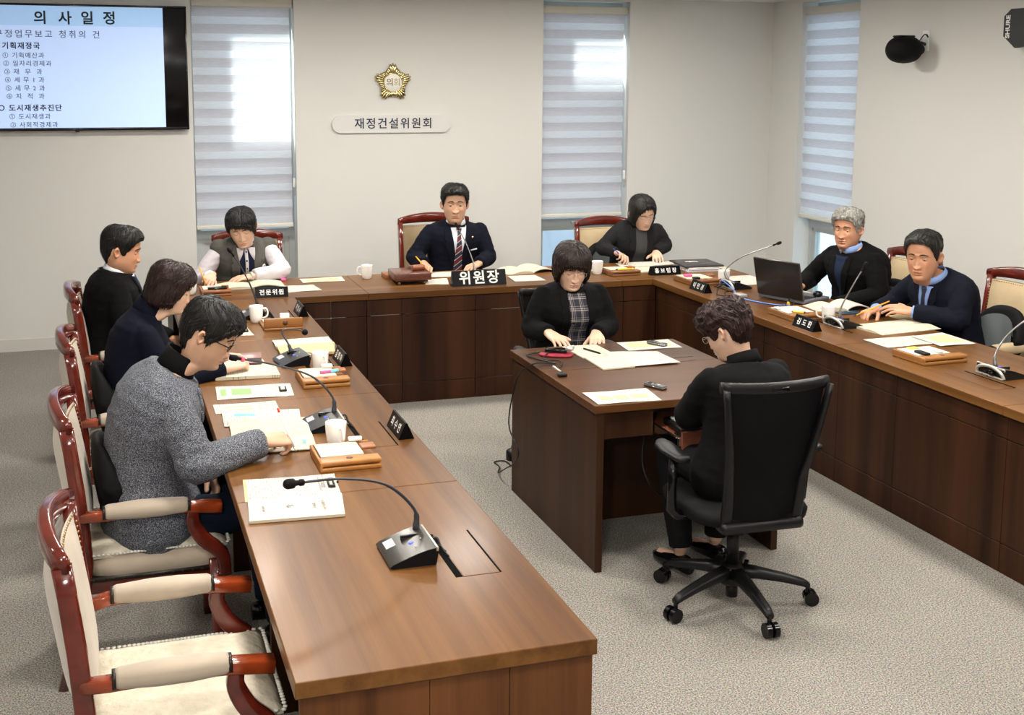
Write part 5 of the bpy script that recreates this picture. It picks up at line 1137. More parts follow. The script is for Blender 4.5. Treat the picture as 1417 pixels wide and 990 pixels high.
def hair_mesh(P, H, seed):
    """H: line [(azimuth deg, z)] lower edge; top, side thickness; kind short/bob/curly"""
    rnd = random.Random(seed); mb = MB(); n = 96; m = 34; T_ = H['top']; S = H['side']; bob = H.get('bob', False)
    line = H['line']; az0 = 0.1195 + T_
    amp = H.get('amp', 0.0028); vs = []; off = rnd.random() * 50; curly = H.get('curly', 0)
    def outer(a, z, zb):
        deg = abs(math.degrees(a)); zh = z * (0.1195 / az0) if z > 0 else z
        w, F, B = hsec(min(zh, 0.1190)); w *= P.get('wide', 1.0)
        if bob and z < 0.0:
            w0, F0, B0 = hsec(0.0); c_ = H.get('curl', 0.15); k = 1 - c_ * (z / -0.12) ** 2; w = max(w, w0 * k); B = min(B, B0 * k * 0.97)
            if deg < 90: F = F0 * k
        th = S + (T_ - S) * max(0, min(1, (z - 0.0) / 0.09))
        if not bob: th *= min(1, max(0.12, (z - zb) / H.get('taper', 0.04))) ** 0.6 if deg > 60 else 1
        else: th *= min(1, max(0.35, (z - zb) / 0.03)) ** 0.5
        if deg < 70: th = th * (1 - 0.25 * (1 - deg / 70)) + H.get('quiff', 0.0) * (1 - deg / 70) * max(0, min(1, (z - zb) / 0.02))
        sa, ca = math.sin(a), math.cos(a); nn = 2.2; g = 1.0
        if z > 0.085: g = 1.0
        D = F if ca > 0 else -B
        x = (w + th * (1 if w > 0.03 else w / 0.03)) * math.copysign(abs(sa) ** (2 / nn), sa); y = (D + th * (1 if w > 0.03 else w / 0.03)) * math.copysign(abs(ca) ** (2 / nn), ca)
        return Vector((x, y, z))
    def zbot(a):
        d = math.degrees(a); base = interp(line, abs(d))
        if 'sweep' in H and abs(d) < 75: base += H['sweep'] * math.sin(a) * 1.4
        return base
    for i in range(m + 3):
        for k in range(n):
            a = 2 * math.pi * k / n - math.pi; zb = zbot(a); jag = H.get('jag', 0.004) * (noise.noise(Vector((math.degrees(a) * 0.22, off, 1))) + 0.6 * noise.noise(Vector((math.degrees(a) * 0.6, off, 3))))
            zb2 = zb + jag; s = min(1, i / m)
            ph = s * (math.pi / 2) ; 
            if zb2 > 0.02: ztop = az0; z = zb2 + (ztop - zb2) * math.cos(ph)
            else: z = az0 * math.cos(ph * 1.12) if s < 0.8 else None
            if zb2 <= 0.02:
                zmid = az0 * math.cos(math.pi / 2 * 1.12 * 0.8)
                if s < 0.8: z = az0 * math.cos(math.pi / 2 * 1.12 * s); z = max(z, zb2 * 0 + zmid)
                else: z = zmid + (zb2 - zmid) * (s - 0.8) / 0.2
            p = outer(a, z, zb2)
            if i > m: # tuck under
                k_ = i - m; w, F, B = hsec(max(z, -0.2)); q = Vector((p.x, p.y, 0)); L_ = max(1e-5, q.length); tgt = max(0.02, L_ - (0.012 if not bob else 0.02) * k_)
                p = Vector((q.x / L_ * tgt, q.y / L_ * tgt, z + 0.004 * (k_ - 1) + (0.002 if k_ == 2 else 0)))
            else:
                f = min(1, i / 5)
                st = noise.noise(Vector((math.degrees(a) * H.get('freq', 0.22), z * 12, off))) + 0.5 * noise.noise(Vector((math.degrees(a) * 0.6, z * 20, off + 9)))
                if curly: st = 1.6 * noise.noise(Vector((p.x * 55, p.y * 55, z * 55 + off))) + 0.9 * noise.noise(Vector((p.x * 110, p.y * 110, z * 110 + off)))
                tz = noise.noise(Vector((p.x * 26 + off, p.y * 26, z * 26))) * 0.9
                q = p.copy(); q.z *= 0.9
                if q.length > 1e-6:
                    ta = min(1, max(0.15, (z - zb2) / 0.02)); p = p + q.normalized() * (amp * (st * (f if not curly else max(f, .5)) + tz) * ta)
                if 'part' in H:  # parting groove
                    dx = p.x - H['part']
                    if p.y > -0.05 and z > 0.05: p = p - q.normalized() * 0.006 * G(dx, 0.004)
            vs.append(p)
    fs = []
    for i in range(m + 2):
        for k in range(n): a = i * n + k; b = i * n + (k + 1) % n; fs.append((a, b, b + n, a + n))
    fs.append(tuple(range(n)))
    mb.add(vs, fs)
    # loose locks that break the outline
    for q in range(int(H.get('locks', 90) * 1.6)):
        k = rnd.randrange(n); i = rnd.randrange(2, m - 3); a = vs[i * n + k]; st = []
        ln = rnd.randint(5, 12); dk = 3.0 * noise.noise(Vector((k * 0.07, i * 0.09, off))) + H.get('drift', 0)
        for j in range(ln + 1):
            ii = min(m, i + j); kk2 = int(k + dk * j * 0.7) % n; p = vs[ii * n + kk2]; o_ = p.copy(); o_.z *= 0.8; o_.normalize()
            st.append(p + o_ * (0.001 + H.get('lift', 0.0035) * 0.8 * (j / ln) ** 2 * rnd.uniform(0.2, 1.2)))
        rr = [0.0034 * (1 - (j / ln) ** 1.6) * (0.4 + 0.6 * min(1, j)) + 0.0002 for j in range(ln + 1)]
        rg = []
        for j in range(ln + 1):
            t = (st[min(ln, j + 1)] - st[max(0, j - 1)]).normalized(); o_ = st[j].copy(); o_.z *= 0.8; o_.normalize(); sd_ = t.cross(o_)
            if sd_.length < 1e-4: sd_ = Vector((1, 0, 0))
            sd_.normalize(); rg.append((st[j], sd_ * rr[j], sd_.cross(t).normalized() * rr[j] * 0.28))
        mb.loft(rg, 5)
    if bob or H.get('fringe'):
        for q in range(70):  # strands hanging from the fringe / sides
            d = rnd.uniform(-100, 100); a = R(d); zb = zbot(a); p = outer(a, zb + 0.03, zb); l = rnd.uniform(0.005, 0.018)
            pts = [outer(a + R(0.5 * t), zb + 0.03 - (0.03 + l) * t / 4, zb) * 1.0 + Vector((0, 0.0, 0)) for t in range(5)]
            mb.tube(pts, [0.003, 0.0035, 0.003, 0.002, 0.0004], 5)
    return mb
hair_cache = {}
def hair_material(name, c1, c2, rough=0.35):
    if name in MATS: return MATS[name]
    m = bpy.data.materials.new(name); nt, b = nodes_of(m); b.inputs['Roughness'].default_value = rough + 0.1; b.inputs['Specular IOR Level'].default_value = 0.35
    tc = nt.nodes.new('ShaderNodeTexCoord'); mp = nt.nodes.new('ShaderNodeMapping'); mp.inputs['Scale'].default_value = (260, 260, 18); nt.links.new(tc.outputs['Object'], mp.inputs[0])
    n = nt.nodes.new('ShaderNodeTexNoise'); n.inputs['Scale'].default_value = 1; n.inputs['Detail'].default_value = 3; nt.links.new(mp.outputs[0], n.inputs[0])
    mx = nt.nodes.new('ShaderNodeMix'); mx.data_type = 'RGBA'; mx.inputs[6].default_value = (*c1, 1); mx.inputs[7].default_value = (*c2, 1)
    mr = nt.nodes.new('ShaderNodeMapRange'); mr.inputs[1].default_value = 0.35; mr.inputs[2].default_value = 0.65; nt.links.new(n.outputs['Fac'], mr.inputs[0]); nt.links.new(mr.outputs[0], mx.inputs[0])
    nt.links.new(mx.outputs[2], b.inputs['Base Color'])
    bp = nt.nodes.new('ShaderNodeBump'); bp.inputs['Strength'].default_value = 0.7; bp.inputs['Distance'].default_value = 0.003
    nt.links.new(n.outputs['Fac'], bp.inputs['Height']); nt.links.new(bp.outputs[0], b.inputs['Normal'])
    MATS[name] = m; return m
def skin_material():
    m = bpy.data.materials.new('skin'); nt, b = nodes_of(m); b.inputs['Roughness'].default_value = 0.48
    b.inputs['Subsurface Weight'].default_value = 0.12; b.inputs['Subsurface Radius'].default_value = (0.012, 0.005, 0.003); b.inputs['Subsurface Scale'].default_value = 0.6
    a = nt.nodes.new('ShaderNodeVertexColor'); a.layer_name = 'Col'; nt.links.new(a.outputs['Color'], b.inputs['Base Color'])
    tc = nt.nodes.new('ShaderNodeTexCoord'); n = nt.nodes.new('ShaderNodeTexNoise'); n.inputs['Scale'].default_value = 240; nt.links.new(tc.outputs['Object'], n.inputs[0])
    bp = nt.nodes.new('ShaderNodeBump'); bp.inputs['Strength'].default_value = 0.12; bp.inputs['Distance'].default_value = 0.001
    nt.links.new(n.outputs['Fac'], bp.inputs['Height']); nt.links.new(bp.outputs[0], b.inputs['Normal'])
    return m
skin_m = skin_material()
eye_w = mat('eye_white', (0.72, 0.68, 0.64), 0.15); eye_i = mat('iris_dark', (0.018, 0.010, 0.007), 0.1)
def remesh(mb, voxel, smooth=2, ratio=None):
    me = mb.mesh('tmp', skin_m); o = bpy.data.objects.new('tmp', me); COL.objects.link(o)
    r = o.modifiers.new('r', 'REMESH'); r.mode = 'VOXEL'; r.voxel_size = voxel
    if smooth: s = o.modifiers.new('s', 'SMOOTH'); s.factor = 0.6; s.iterations = smooth
    if ratio: d = o.modifiers.new('d', 'DECIMATE'); d.ratio = ratio
    dg = bpy.context.evaluated_depsgraph_get(); out = bpy.data.meshes.new_from_object(o.evaluated_get(dg))
    bpy.data.objects.remove(o); bpy.data.meshes.remove(me)
    vs = [v.co.copy() for v in out.vertices]; fs = [tuple(p.vertices) for p in out.polygons]; bpy.data.meshes.remove(out)
    return vs, fs
POSES = {  # curl (mcp, pip, dip) for index..little; thumb direction
    'flat': ([(14, 18, 10), (12, 18, 10), (14, 20, 12), (18, 22, 14)], (0.75, 0.62, -0.10), 6),
    'relaxed': ([(30, 32, 18), (34, 36, 20), (38, 40, 22), (42, 40, 22)], (0.62, 0.66, -0.42), 3),
    'write': ([(42, 42, 22), (52, 56, 30), (60, 66, 36), (66, 66, 36)], (0.30, 0.72, -0.62), 1),
    'type': ([(30, 42, 24), (28, 44, 26), (30, 44, 26), (34, 44, 26)], (0.60, 0.66, -0.45), 5),
}
hand_cache = {}
def hand(side, pose):
    """local: wrist at origin, +Y towards the fingers, +Z back of the hand; side +1 = thumb on +X"""
    key = (side, pose)
    if key in hand_cache: return hand_cache[key]
    mb = MB(); curls, thumb, spread = POSES[pose]
    mb.loft([(Vector((0, y, z)), Vector((a, 0, 0)), Vector((0, 0, b))) for y, z, a, b in ((-0.055, 0, 0.024, 0.020), (-0.03, 0, 0.025, 0.020), (-0.005, 0, 0.027, 0.019), (0.02, 0, 0.034, 0.0175), (0.05, 0, 0.040, 0.016), (0.075, 0.0, 0.041, 0.0135), (0.092, -0.002, 0.038, 0.0105))], 20, 0, True, 2.4)
    for k in range(4):
        x = (0.031 - 0.0207 * k); L = (0.076, 0.084, 0.078, 0.062)[k]; r = (0.0088, 0.0090, 0.0086, 0.0076)[k]
        y0 = (0.086, 0.090, 0.086, 0.078)[k]; p = Vector((x, y0 - 0.018, 0.0)); ang = 0; sp = R((1.5 - k) * spread * 0.8)
        pts = [p, Vector((x, y0, 0.001))]; rr = [r * 1.12, r * 1.12]; cur = pts[1].copy()
        for c, fr in zip(curls[k], (0.46, 0.30, 0.24)):
            ang += R(c); d = Vector((math.sin(sp) * math.cos(ang), math.cos(ang) * math.cos(sp), -math.sin(ang)))
            nx = cur + d * L * fr; pts.append(nx); rr.append(r * (1 - 0.08 * len(pts) + 0.16)); cur = nx
        for a, b, ra, rb in zip(pts, pts[1:], rr, rr[1:]): mb.tube([a, b], [ra, rb], 10); mb.ball(b, rb, n=10)
    t = Vector(thumb).normalized(); b0 = Vector((0.018, 0.012, -0.004)); p1 = b0 + Vector((0.022, 0.022, -0.006 - 0.012 * (thumb[2] < -0.3))); p2 = p1 + t * 0.032; p3 = p2 + (t + Vector((-0.25, 0.35, -0.05))).normalized() * 0.026
    for a, b, ra, rb in ((b0, p1, 0.014, 0.0125), (p1, p2, 0.0118, 0.0102), (p2, p3, 0.0100, 0.0085)): mb.tube([a, b], [ra, rb], 10); mb.ball(b, rb, n=10); mb.ball(a, ra, n=10)
    if side < 0: mb.v = [(-x, y, z) for x, y, z in mb.v]; mb.f = [f[::-1] for f in mb.f]
    vs, fs = remesh(mb, 0.0030, 2, 0.5)
    tip = sum((Vector(p) for p in (pts[-1],)), Vector())
    hand_cache[key] = (vs, fs); return hand_cache[key]
def ik(S, W, l1, l2, hint):
    d = W - S; D = d.length; k = 1.0
    if D > (l1 + l2) * 0.985: k = D / ((l1 + l2) * 0.985); l1 *= k; l2 *= k
    a = (l1 * l1 - l2 * l2 + D * D) / (2 * D); h = math.sqrt(max(0, l1 * l1 - a * a)); u = d / D; n = hint - u * hint.dot(u); n.normalize()
    return S + u * a + n * h
def limb(mb, pts, rr, n=14):
    C_ = catmull(pts, 4); m = len(C_) - 1; r = []
    for i in range(m + 1):
        t = i / m * (len(rr) - 1); k = min(len(rr) - 2, int(t)); r.append(rr[k] + (rr[k + 1] - rr[k]) * (t - k))
    mb.tube(C_, r, n); mb.ball(C_[0], r[0], n=12); return mb
TORSO = [(-.20, .150, .100), (-.10, .178, .125), (0, .188, .132), (.12, .178, .128), (.28, .160, .116), (.45, .158, .115), (.62, .172, .122), (.76, .185, .118), (.86, .186, .100), (.93, .158, .076), (.965, .112, .066), (.99, .066, .062), (1.02, .062, .060)]
def fabric(name, col, rough=0.85, scale=500, var=None, strength=0.4): return mat('cloth_' + name, col, rough, bump=(scale, strength, 0.0015), var=var, spec=0.12)
def tweed_mat():
    m = bpy.data.materials.new('cloth_tweed'); nt, b = nodes_of(m); b.inputs['Roughness'].default_value = 0.95
    tc = nt.nodes.new('ShaderNodeTexCoord'); n = nt.nodes.new('ShaderNodeTexNoise'); n.inputs['Scale'].default_value = 380; n.inputs['Detail'].default_value = 1.5; nt.links.new(tc.outputs['Object'], n.inputs[0])
    cr = nt.nodes.new('ShaderNodeValToRGB'); e = cr.color_ramp.elements; e[0].position = 0.38; e[0].color = (0.016, 0.018, 0.026, 1); e[1].position = 0.66; e[1].color = (0.30, 0.31, 0.34, 1); k = e.new(0.50); k.color = (0.062, 0.068, 0.090, 1)
    nt.links.new(n.outputs['Fac'], cr.inputs[0]); nt.links.new(cr.outputs[0], b.inputs['Base Color'])
    bp = nt.nodes.new('ShaderNodeBump'); bp.inputs['Strength'].default_value = 0.5; bp.inputs['Distance'].default_value = 0.002
    nt.links.new(n.outputs['Fac'], bp.inputs['Height']); nt.links.new(bp.outputs[0], b.inputs['Normal']); return m
def stripe_mat(name, cols, period, rot=(0, 0, 0), direction=0):
    m = bpy.data.materials.new(name); nt, b = nodes_of(m); b.inputs['Roughness'].default_value = 0.6
    tc = nt.nodes.new('ShaderNodeTexCoord'); mp = nt.nodes.new('ShaderNodeMapping'); mp.inputs['Rotation'].default_value = rot; nt.links.new(tc.outputs['Object'], mp.inputs[0])
    sp = nt.nodes.new('ShaderNodeSeparateXYZ'); nt.links.new(mp.outputs[0], sp.inputs[0])
    mu = nt.nodes.new('ShaderNodeMath'); mu.operation = 'MULTIPLY'; mu.inputs[1].default_value = 1 / period; nt.links.new(sp.outputs[direction], mu.inputs[0])
    fr = nt.nodes.new('ShaderNodeMath'); fr.operation = 'FRACT'; nt.links.new(mu.outputs[0], fr.inputs[0])
    cr = nt.nodes.new('ShaderNodeValToRGB'); cr.color_ramp.interpolation = 'CONSTANT'; e = cr.color_ramp.elements
    e[0].position = 0; e[0].color = (*cols[0][1], 1); e[1].position = cols[1][0]; e[1].color = (*cols[1][1], 1)
    for p, c in cols[2:]: k = e.new(p); k.color = (*c, 1)
    nt.links.new(fr.outputs[0], cr.inputs[0]); nt.links.new(cr.outputs[0], b.inputs['Base Color']); return m
def plaid_mat():
    m = bpy.data.materials.new('cloth_plaid'); nt, b = nodes_of(m); b.inputs['Roughness'].default_value = 0.8
    tc = nt.nodes.new('ShaderNodeTexCoord'); sp = nt.nodes.new('ShaderNodeSeparateXYZ'); nt.links.new(tc.outputs['Object'], sp.inputs[0]); outs = []
    for ax, per in ((0, 0.052), (2, 0.058)):
        mu = nt.nodes.new('ShaderNodeMath'); mu.operation = 'MULTIPLY'; mu.inputs[1].default_value = 1 / per; nt.links.new(sp.outputs[ax], mu.inputs[0])
        fr = nt.nodes.new('ShaderNodeMath'); fr.operation = 'FRACT'; nt.links.new(mu.outputs[0], fr.inputs[0])
        cr = nt.nodes.new('ShaderNodeValToRGB'); cr.color_ramp.interpolation = 'CONSTANT'; e = cr.color_ramp.elements; e[0].position = 0; e[0].color = (0.6, 0.6, 0.6, 1); e[1].position = 0.07; e[1].color = (0, 0, 0, 1)
        k = e.new(0.16); k.color = (0.5, 0.5, 0.5, 1); k = e.new(0.22); k.color = (0, 0, 0, 1); k = e.new(0.36); k.color = (0.35, 0.35, 0.35, 1); k = e.new(0.41); k.color = (0, 0, 0, 1)
        nt.links.new(fr.outputs[0], cr.inputs[0]); outs.append(cr.outputs[0])
    ad = nt.nodes.new('ShaderNodeMix'); ad.data_type = 'RGBA'; ad.blend_type = 'ADD'; ad.inputs[0].default_value = 1; nt.links.new(outs[0], ad.inputs[6]); nt.links.new(outs[1], ad.inputs[7])
    mx = nt.nodes.new('ShaderNodeMix'); mx.data_type = 'RGBA'; mx.inputs[6].default_value = (0.005, 0.006, 0.016, 1); mx.inputs[7].default_value = (0.36, 0.31, 0.30, 1)
    nt.links.new(ad.outputs[2], mx.inputs[0]); nt.links.new(mx.outputs[2], b.inputs['Base Color']); return m
class Person: pass
def person(label, sp):
    """builds a seated person from joints given in world coordinates"""
    sc_ = sp.get('scale', 1.0); f = Vector((math.cos(R(sp['az'])), math.sin(R(sp['az'])), 0)); left = Vector((-f.y, f.x, 0)); up = Vector((0, 0, 1))
    Pv = Vector(sp['pelvis']); N = Vector(sp['neck'])
    root = thing('person', label, 'person', (Pv.x, Pv.y, 0.0))
    off = -Vector((Pv.x, Pv.y, 0)); MO = Matrix.Translation(off)
    # spine
    ctl = (Pv + N) / 2 - f * sp.get('hunch', 0.05) + up * 0.02
    def spine(t):
        if t < 0: return Pv + up * (t * 0.5) + f * (-t * 0.05)
        if t > 1: return N + (N - ctl).normalized() * (t - 1) * 0.5
        return Pv * (1 - t) ** 2 + ctl * 2 * t * (1 - t) + N * t * t
    w_ = sp.get('girth', 1.0) * sc_; sh = sp.get('shoulder', 0.185) * sc_; sl = sp.get('slant', 0.0)
    def shl(t):  # local left vector: shoulders may turn relative to the hips
        a = R(sp.get('twist', 0)) * max(0, min(1, t)); v = left * math.cos(a) + f * math.sin(a); return (v + up * sl * max(0, t)).normalized()
    def trings(dw, dd, t0=-.2, t1=1.02, skirt=0.0, chest=0.0):
        out = []
        for t, a, b in TORSO:
            if t < t0 or t > t1: continue
            tg = (spine(t + .04) - spine(t - .04)).normalized(); L_ = shl(t); F_ = L_.cross(tg).normalized(); 
            if F_.dot(f) < 0: F_ = -F_
            L2 = tg.cross(F_).normalized(); k = 1 + skirt * max(0, (0.15 - t) / 0.35)
            ch = chest * G(t - 0.66, 0.14)
            scl = 1.0 if t < 0.9 else 0.9
            out.append((spine(t) + F_ * (0.0 + ch * 0.5), L2 * ((a * w_ * (sh / 0.185 / sc_ if t > .5 else 1) + dw) * k), F_ * ((b * w_ + dd + ch * 0.5) * k)))
        return out
    tgN = (spine(1.0) - spine(.85)).normalized(); LN = shl(1)
    FN = LN.cross(tgN).normalized(); FN = FN if FN.dot(f) > 0 else -FN
    S = {}; 
    for s in (1, -1): S[s] = spine(0.855) + LN * s * (sh - 0.020) + FN * sp.get('shfwd', 0.01) + Vector(sp.get('shL' if s > 0 else 'shR', (0, 0, 0)))
    W = {1: Vector(sp['handL']['at']), -1: Vector(sp['handR']['at'])}; E = {}
    for s in (1, -1):
        hd = sp['handL' if s > 0 else 'handR']; hint = Vector(hd.get('hint', (left * s * 0.6 - up * 0.8 - f * 0.25)))
        E[s] = Vector(hd['elbow']) if 'elbow' in hd else ik(S[s], W[s], 0.285 * sc_, 0.245 * sc_, hint)
    HM = {}
    for s in (1, -1):
        hd = sp['handL' if s > 0 else 'handR']; d = Vector(hd['dir']).normalized() if 'dir' in hd else (W[s] - E[s]).normalized(); nrm = Vector(hd.get('n', (0, 0, 1)))
        x = d.cross(nrm).normalized(); z = x.cross(d); k = sc_ * sp.get('handscale', 1.0)
        HM[s] = Matrix.Translation(W[s] + off) @ Matrix(((x.x * k, d.x * k, z.x * k, 0), (x.y * k, d.y * k, z.y * k, 0), (x.z * k, d.z * k, z.z * k, 0), (0, 0, 0, 1)))
    # hips and legs
    kn = {}; ft = {}
    for s in (1, -1):
        kn[s] = Vector(sp['kneeL' if s > 0 else 'kneeR']) if ('kneeL' if s > 0 else 'kneeR') in sp else Pv + f * 0.40 * sc_ + left * s * 0.11 + up * (-0.02 + sp.get('kneeup', 0))
        ft[s] = Vector(sp['footL' if s > 0 else 'footR']) if ('footL' if s > 0 else 'footR') in sp else Vector((kn[s].x, kn[s].y, 0.085)) + f * sp.get('foot', 0.03)
    hip = {s: Pv + left * s * 0.095 * sc_ - up * 0.02 for s in (1, -1)}
    # ---- body (skin): one surface of torso, arms, legs, joined to neck+head and hands
    mb = MB().loft(trings(-0.012, -0.012), 20)
    for s in (1, -1):
        limb(mb, [S[s], (S[s] + E[s]) / 2, E[s], (E[s] + W[s]) / 2, W[s]], [0.045 * sc_, 0.040 * sc_, 0.034 * sc_, 0.030 * sc_, 0.024 * sc_])
        limb(mb, [hip[s], (hip[s] + kn[s]) / 2, kn[s], kn[s] * 0.4 + ft[s] * 0.6, ft[s]], [0.07 * sc_, 0.062 * sc_, 0.048 * sc_, 0.043 * sc_, 0.03])
        fd = (f * 1.0).normalized(); mb.loft([(ft[s] + fd * q - up * (0.05 - 0.0), left * a, up * b) for q, a, b in ((-0.05, 0.022, 0.022), (0.0, 0.03, 0.032), (0.08, 0.036, 0.022), (0.15, 0.028, 0.012))], 12)
    vs, fs = remesh(mb.xf(MO), 0.012, 2); skin = sp['skin']; body = MB().add(vs, fs); col = [skin] * len(vs)
    for s in (1, -1):
        hd = sp['handL' if s > 0 else 'handR']; hv, hf = hand(s if True else s, hd.get('pose', 'relaxed')); 
        body.add([HM[s] @ v for v in hv], hf); ks = sp.get('handskin', skin); col += [ks] * len(hv)
    # side: left hand palm down, fingers forward -> thumb on its right (+X) = side +1
    hd = sp['head']; haz = R(hd['az']); hp = R(hd.get('pitch', 0)); hr = R(hd.get('roll', 0))
    HR = Matrix.Rotation(haz - math.pi / 2, 4, 'Z') @ Matrix.Rotation(-hp, 4, 'X') @ Matrix.Rotation(hr, 4, 'Y')
    hs = hd.get('scale', 1.0) * sc_; HC = Vector(hd['at']); HMt = Matrix.Translation(HC + off) @ HR @ Matrix.Diagonal((hs, hs, hs * (0.955 if sp.get('face', {}).get('fem') else 1), 1))
    P = sp.get('face', {})
    b0 = len(body.v); head_mesh(body, col, P, skin, sp.get('lip', (skin[0] * 0.85, skin[1] * 0.52, skin[2] * 0.5)), HMt)
    # bend the lowest neck rows towards the torso top
    nb = N + off + (N - ctl).normalized() * -0.01
    inv = HMt.inverted(); 
    for i in range(b0, len(body.v)):
        v = Vector(body.v[i]); lz = (inv @ v).z
        if lz < -0.125:
            t = min(1, (-0.125 - lz) / 0.12); t = t * t * (3 - 2 * t); cen = HMt @ Vector((0, -0.012, lz)); tgt = cen.lerp(nb, t); body.v[i] = tuple(v + (tgt - cen))
    me = body.mesh('body', skin_m); ca = me.color_attributes.new('Col', 'FLOAT_COLOR', 'POINT')
    flat = np.ones((len(col), 4), np.float32); flat[:, :3] = np.array(col); ca.data.foreach_set('color', flat.ravel())
    obj('body', me, None, root)
    for s in (1, -1):
        c = Vector((s * 0.0310, surf_y(0.031, 0.0, P) - 0.0075, 0.0005)); gz = Vector((hd.get('gx', 0), 1, hd.get('gz', -0.15))).normalized()
        e = MB().ball((0, 0, 0), (0.0133, 0.0123, 0.0123), n=18); m_i = []
        cv = [Vector(v) for v in e.v]; ee = MB()
        ee.add(e.v, e.f); ee.m = [1 if (sum((cv[i] for i in fc), Vector()) / len(fc)).normalized().dot(gz) > 0.86 else 0 for fc in e.f]
        obj('eye', ee, [eye_w, eye_i], root, M=HMt @ Matrix.Translation(c))
        br = MB(); pts = []
        bx = P.get('brow', (0.012, 0.024, 0.050))
        for k in range(9):
            t = k / 8; x = s * (bx[0] + (bx[2] - bx[0]) * t); z = bx[1] - 0.002 + 0.006 * math.sin(math.pi * min(1, t * 0.9 + 0.1)) - 0.003 * t; pts.append(Vector((x, surf_y(x, z, P) + 0.0002, z)))
        br.loft([(p, Vector((0, 0.0030, 0)), Vector((0, 0, P.get('browh', 0.0042) * (0.9 - 0.6 * abs(k / 8 - 0.3)))) ) for k, p in enumerate(pts)], 8)
        obj('eyebrow', br, sp.get('browm', sp['hairm']), root, M=HMt)
    if sp.get('hair'): obj('hair', hair_mesh(P, sp['hair'], sp.get('seed', 1)), sp['hairm'], root, M=HMt)
    if sp.get('glasses'):
        gl = MB(); gm = sp['glasses']
        for s in (1, -1):
            cx = s * 0.033; pts = []
            for k in range(25):
                t = 2 * math.pi * k / 24; x = cx + 0.0245 * math.copysign(abs(math.cos(t)) ** 0.7, math.cos(t)); z = -0.003 + gm.get('h', 0.0165) * math.copysign(abs(math.sin(t)) ** 0.8, math.sin(t)); pts.append((x, surf_y(0.030, 0.0, P) + 0.017 - 0.15 * max(0, abs(x) - 0.035), z))
            gl.tube(pts, gm.get('r', 0.0014), 6)
            gl.tube([(s * 0.0575, surf_y(0.03, 0, P) + 0.013, 0.002), (s * 0.074, 0.055, 0.003), (s * 0.0785, 0.0, 0.004), (s * 0.077, -0.015, -0.004)], gm.get('r', 0.0014) * 1.1, 6)
        gl.tube([(-0.010, surf_y(0.03, 0, P) + 0.018, 0.002), (0, surf_y(0.03, 0, P) + 0.021, 0.005), (0.010, surf_y(0.03, 0, P) + 0.018, 0.002)], gm.get('r', 0.0014), 6)
        obj('glasses', gl, gm['m'], root, M=HMt)
    # ---- clothes
    dw = sp.get('thick', 0.016); vx = sp.get('voxel', 0.008)
    tm = MB().loft(trings(dw, dw, t0=-.2, t1=1.0 if not sp.get('high') else 1.02, skirt=sp.get('skirt', 0.0), chest=sp.get('bust', 0.0)), 24)
    armr = sp.get('armr', 1.0)
    bare = MB().add([tuple(MO @ Vector(v)) for v in tm.v], [f_ for f_ in tm.f if len(f_) == 4])
    sleeves = MB() if sp.get('vest') else tm
    for s in (1, -1):
        d = (W[s] - E[s]).normalized(); cuff = W[s] - d * sp.get('cuff', 0.01)
        a, b = S[s].lerp(E[s], 0.12 if sp.get('vest') else 0), E[s]; limb(sleeves, [a, a.lerp(b, .35), a.lerp(b, .75), b, b.lerp(cuff, .5), cuff], [r * armr * sc_ for r in (0.050, 0.056, 0.053, 0.053, 0.047, 0.041)])
        if sp.get('vest'): tm.ball(S[s], 0.066 * sc_, n=14)
    def cloth(mb_, voxel, amp, seed):
        vs, fs = remesh(mb_.xf(MO), voxel, 3); m_ = bpy.data.meshes.new('cloth'); m_.from_pydata(vs, [], fs); m_.update()
        nr = [v.normal.copy() for v in m_.vertices]; nv = []
        o_ = Vector((seed * 3.1, seed * 1.7, 0)); Bs = [E[1] + off, E[-1] + off]
        for v, n_ in zip(vs, nr):
            q = v * 9 + o_; a_ = noise.noise(q) * 0.8 + 0.5 * noise.noise(Vector((v.x * 20, v.y * 20, v.z * 44)) + o_)
            k = 1.0
            for B_ in Bs:
                dd = (v - B_).length
                if dd < 0.12: k += 1.0 * (1 - dd / 0.12)
            r_ = 1 - abs(noise.noise(Vector((v.x * 11, v.y * 11, v.z * 26)) + o_)) * 2.2
            nv.append(v + n_ * amp * k * (a_ + 0.55 * max(-0.6, r_)))
        bpy.data.meshes.remove(m_); return nv, fs
    nv, fs = cloth(tm, vx, sp.get('fold', 0.0032), sp.get('seed', 1))
    obj(sp.get('topname', 'jacket'), MB().add(nv, fs), sp['top'], root)
    bvh = BVHTree.FromPolygons([Vector(v) for v in bare.v], bare.f)
    if sp.get('vest'):
        nv2, fs2 = cloth(sleeves, vx, sp.get('fold', 0.003) * 1.2, 5); obj('shirt_sleeves', MB().add(nv2, fs2), sp['sleeve'], root)
    for s in (1, -1):
        if sp.get('shirtcuff'):
            d = (W[s] - E[s]).normalized(); c0 = W[s] + off - d * 0.02; obj('shirt_cuff', MB().tube([c0, c0 + d * 0.022], 0.034 * sc_, 16), sp['shirtcuff'], root)
        if sp.get('watch') == s:
            d = (W[s] - E[s]).normalized(); c0 = W[s] + off + d * 0.004; obj('wrist_watch', MB().tube([c0, c0 + d * 0.014], 0.031 * sc_, 16), silver, root)
    # chest frame for draped pieces
    CF = N + off; V_ = -(N - spine(0.55)).normalized(); Fc = LN.cross(V_).normalized(); Fc = Fc if Fc.dot(f) > 0 else -Fc
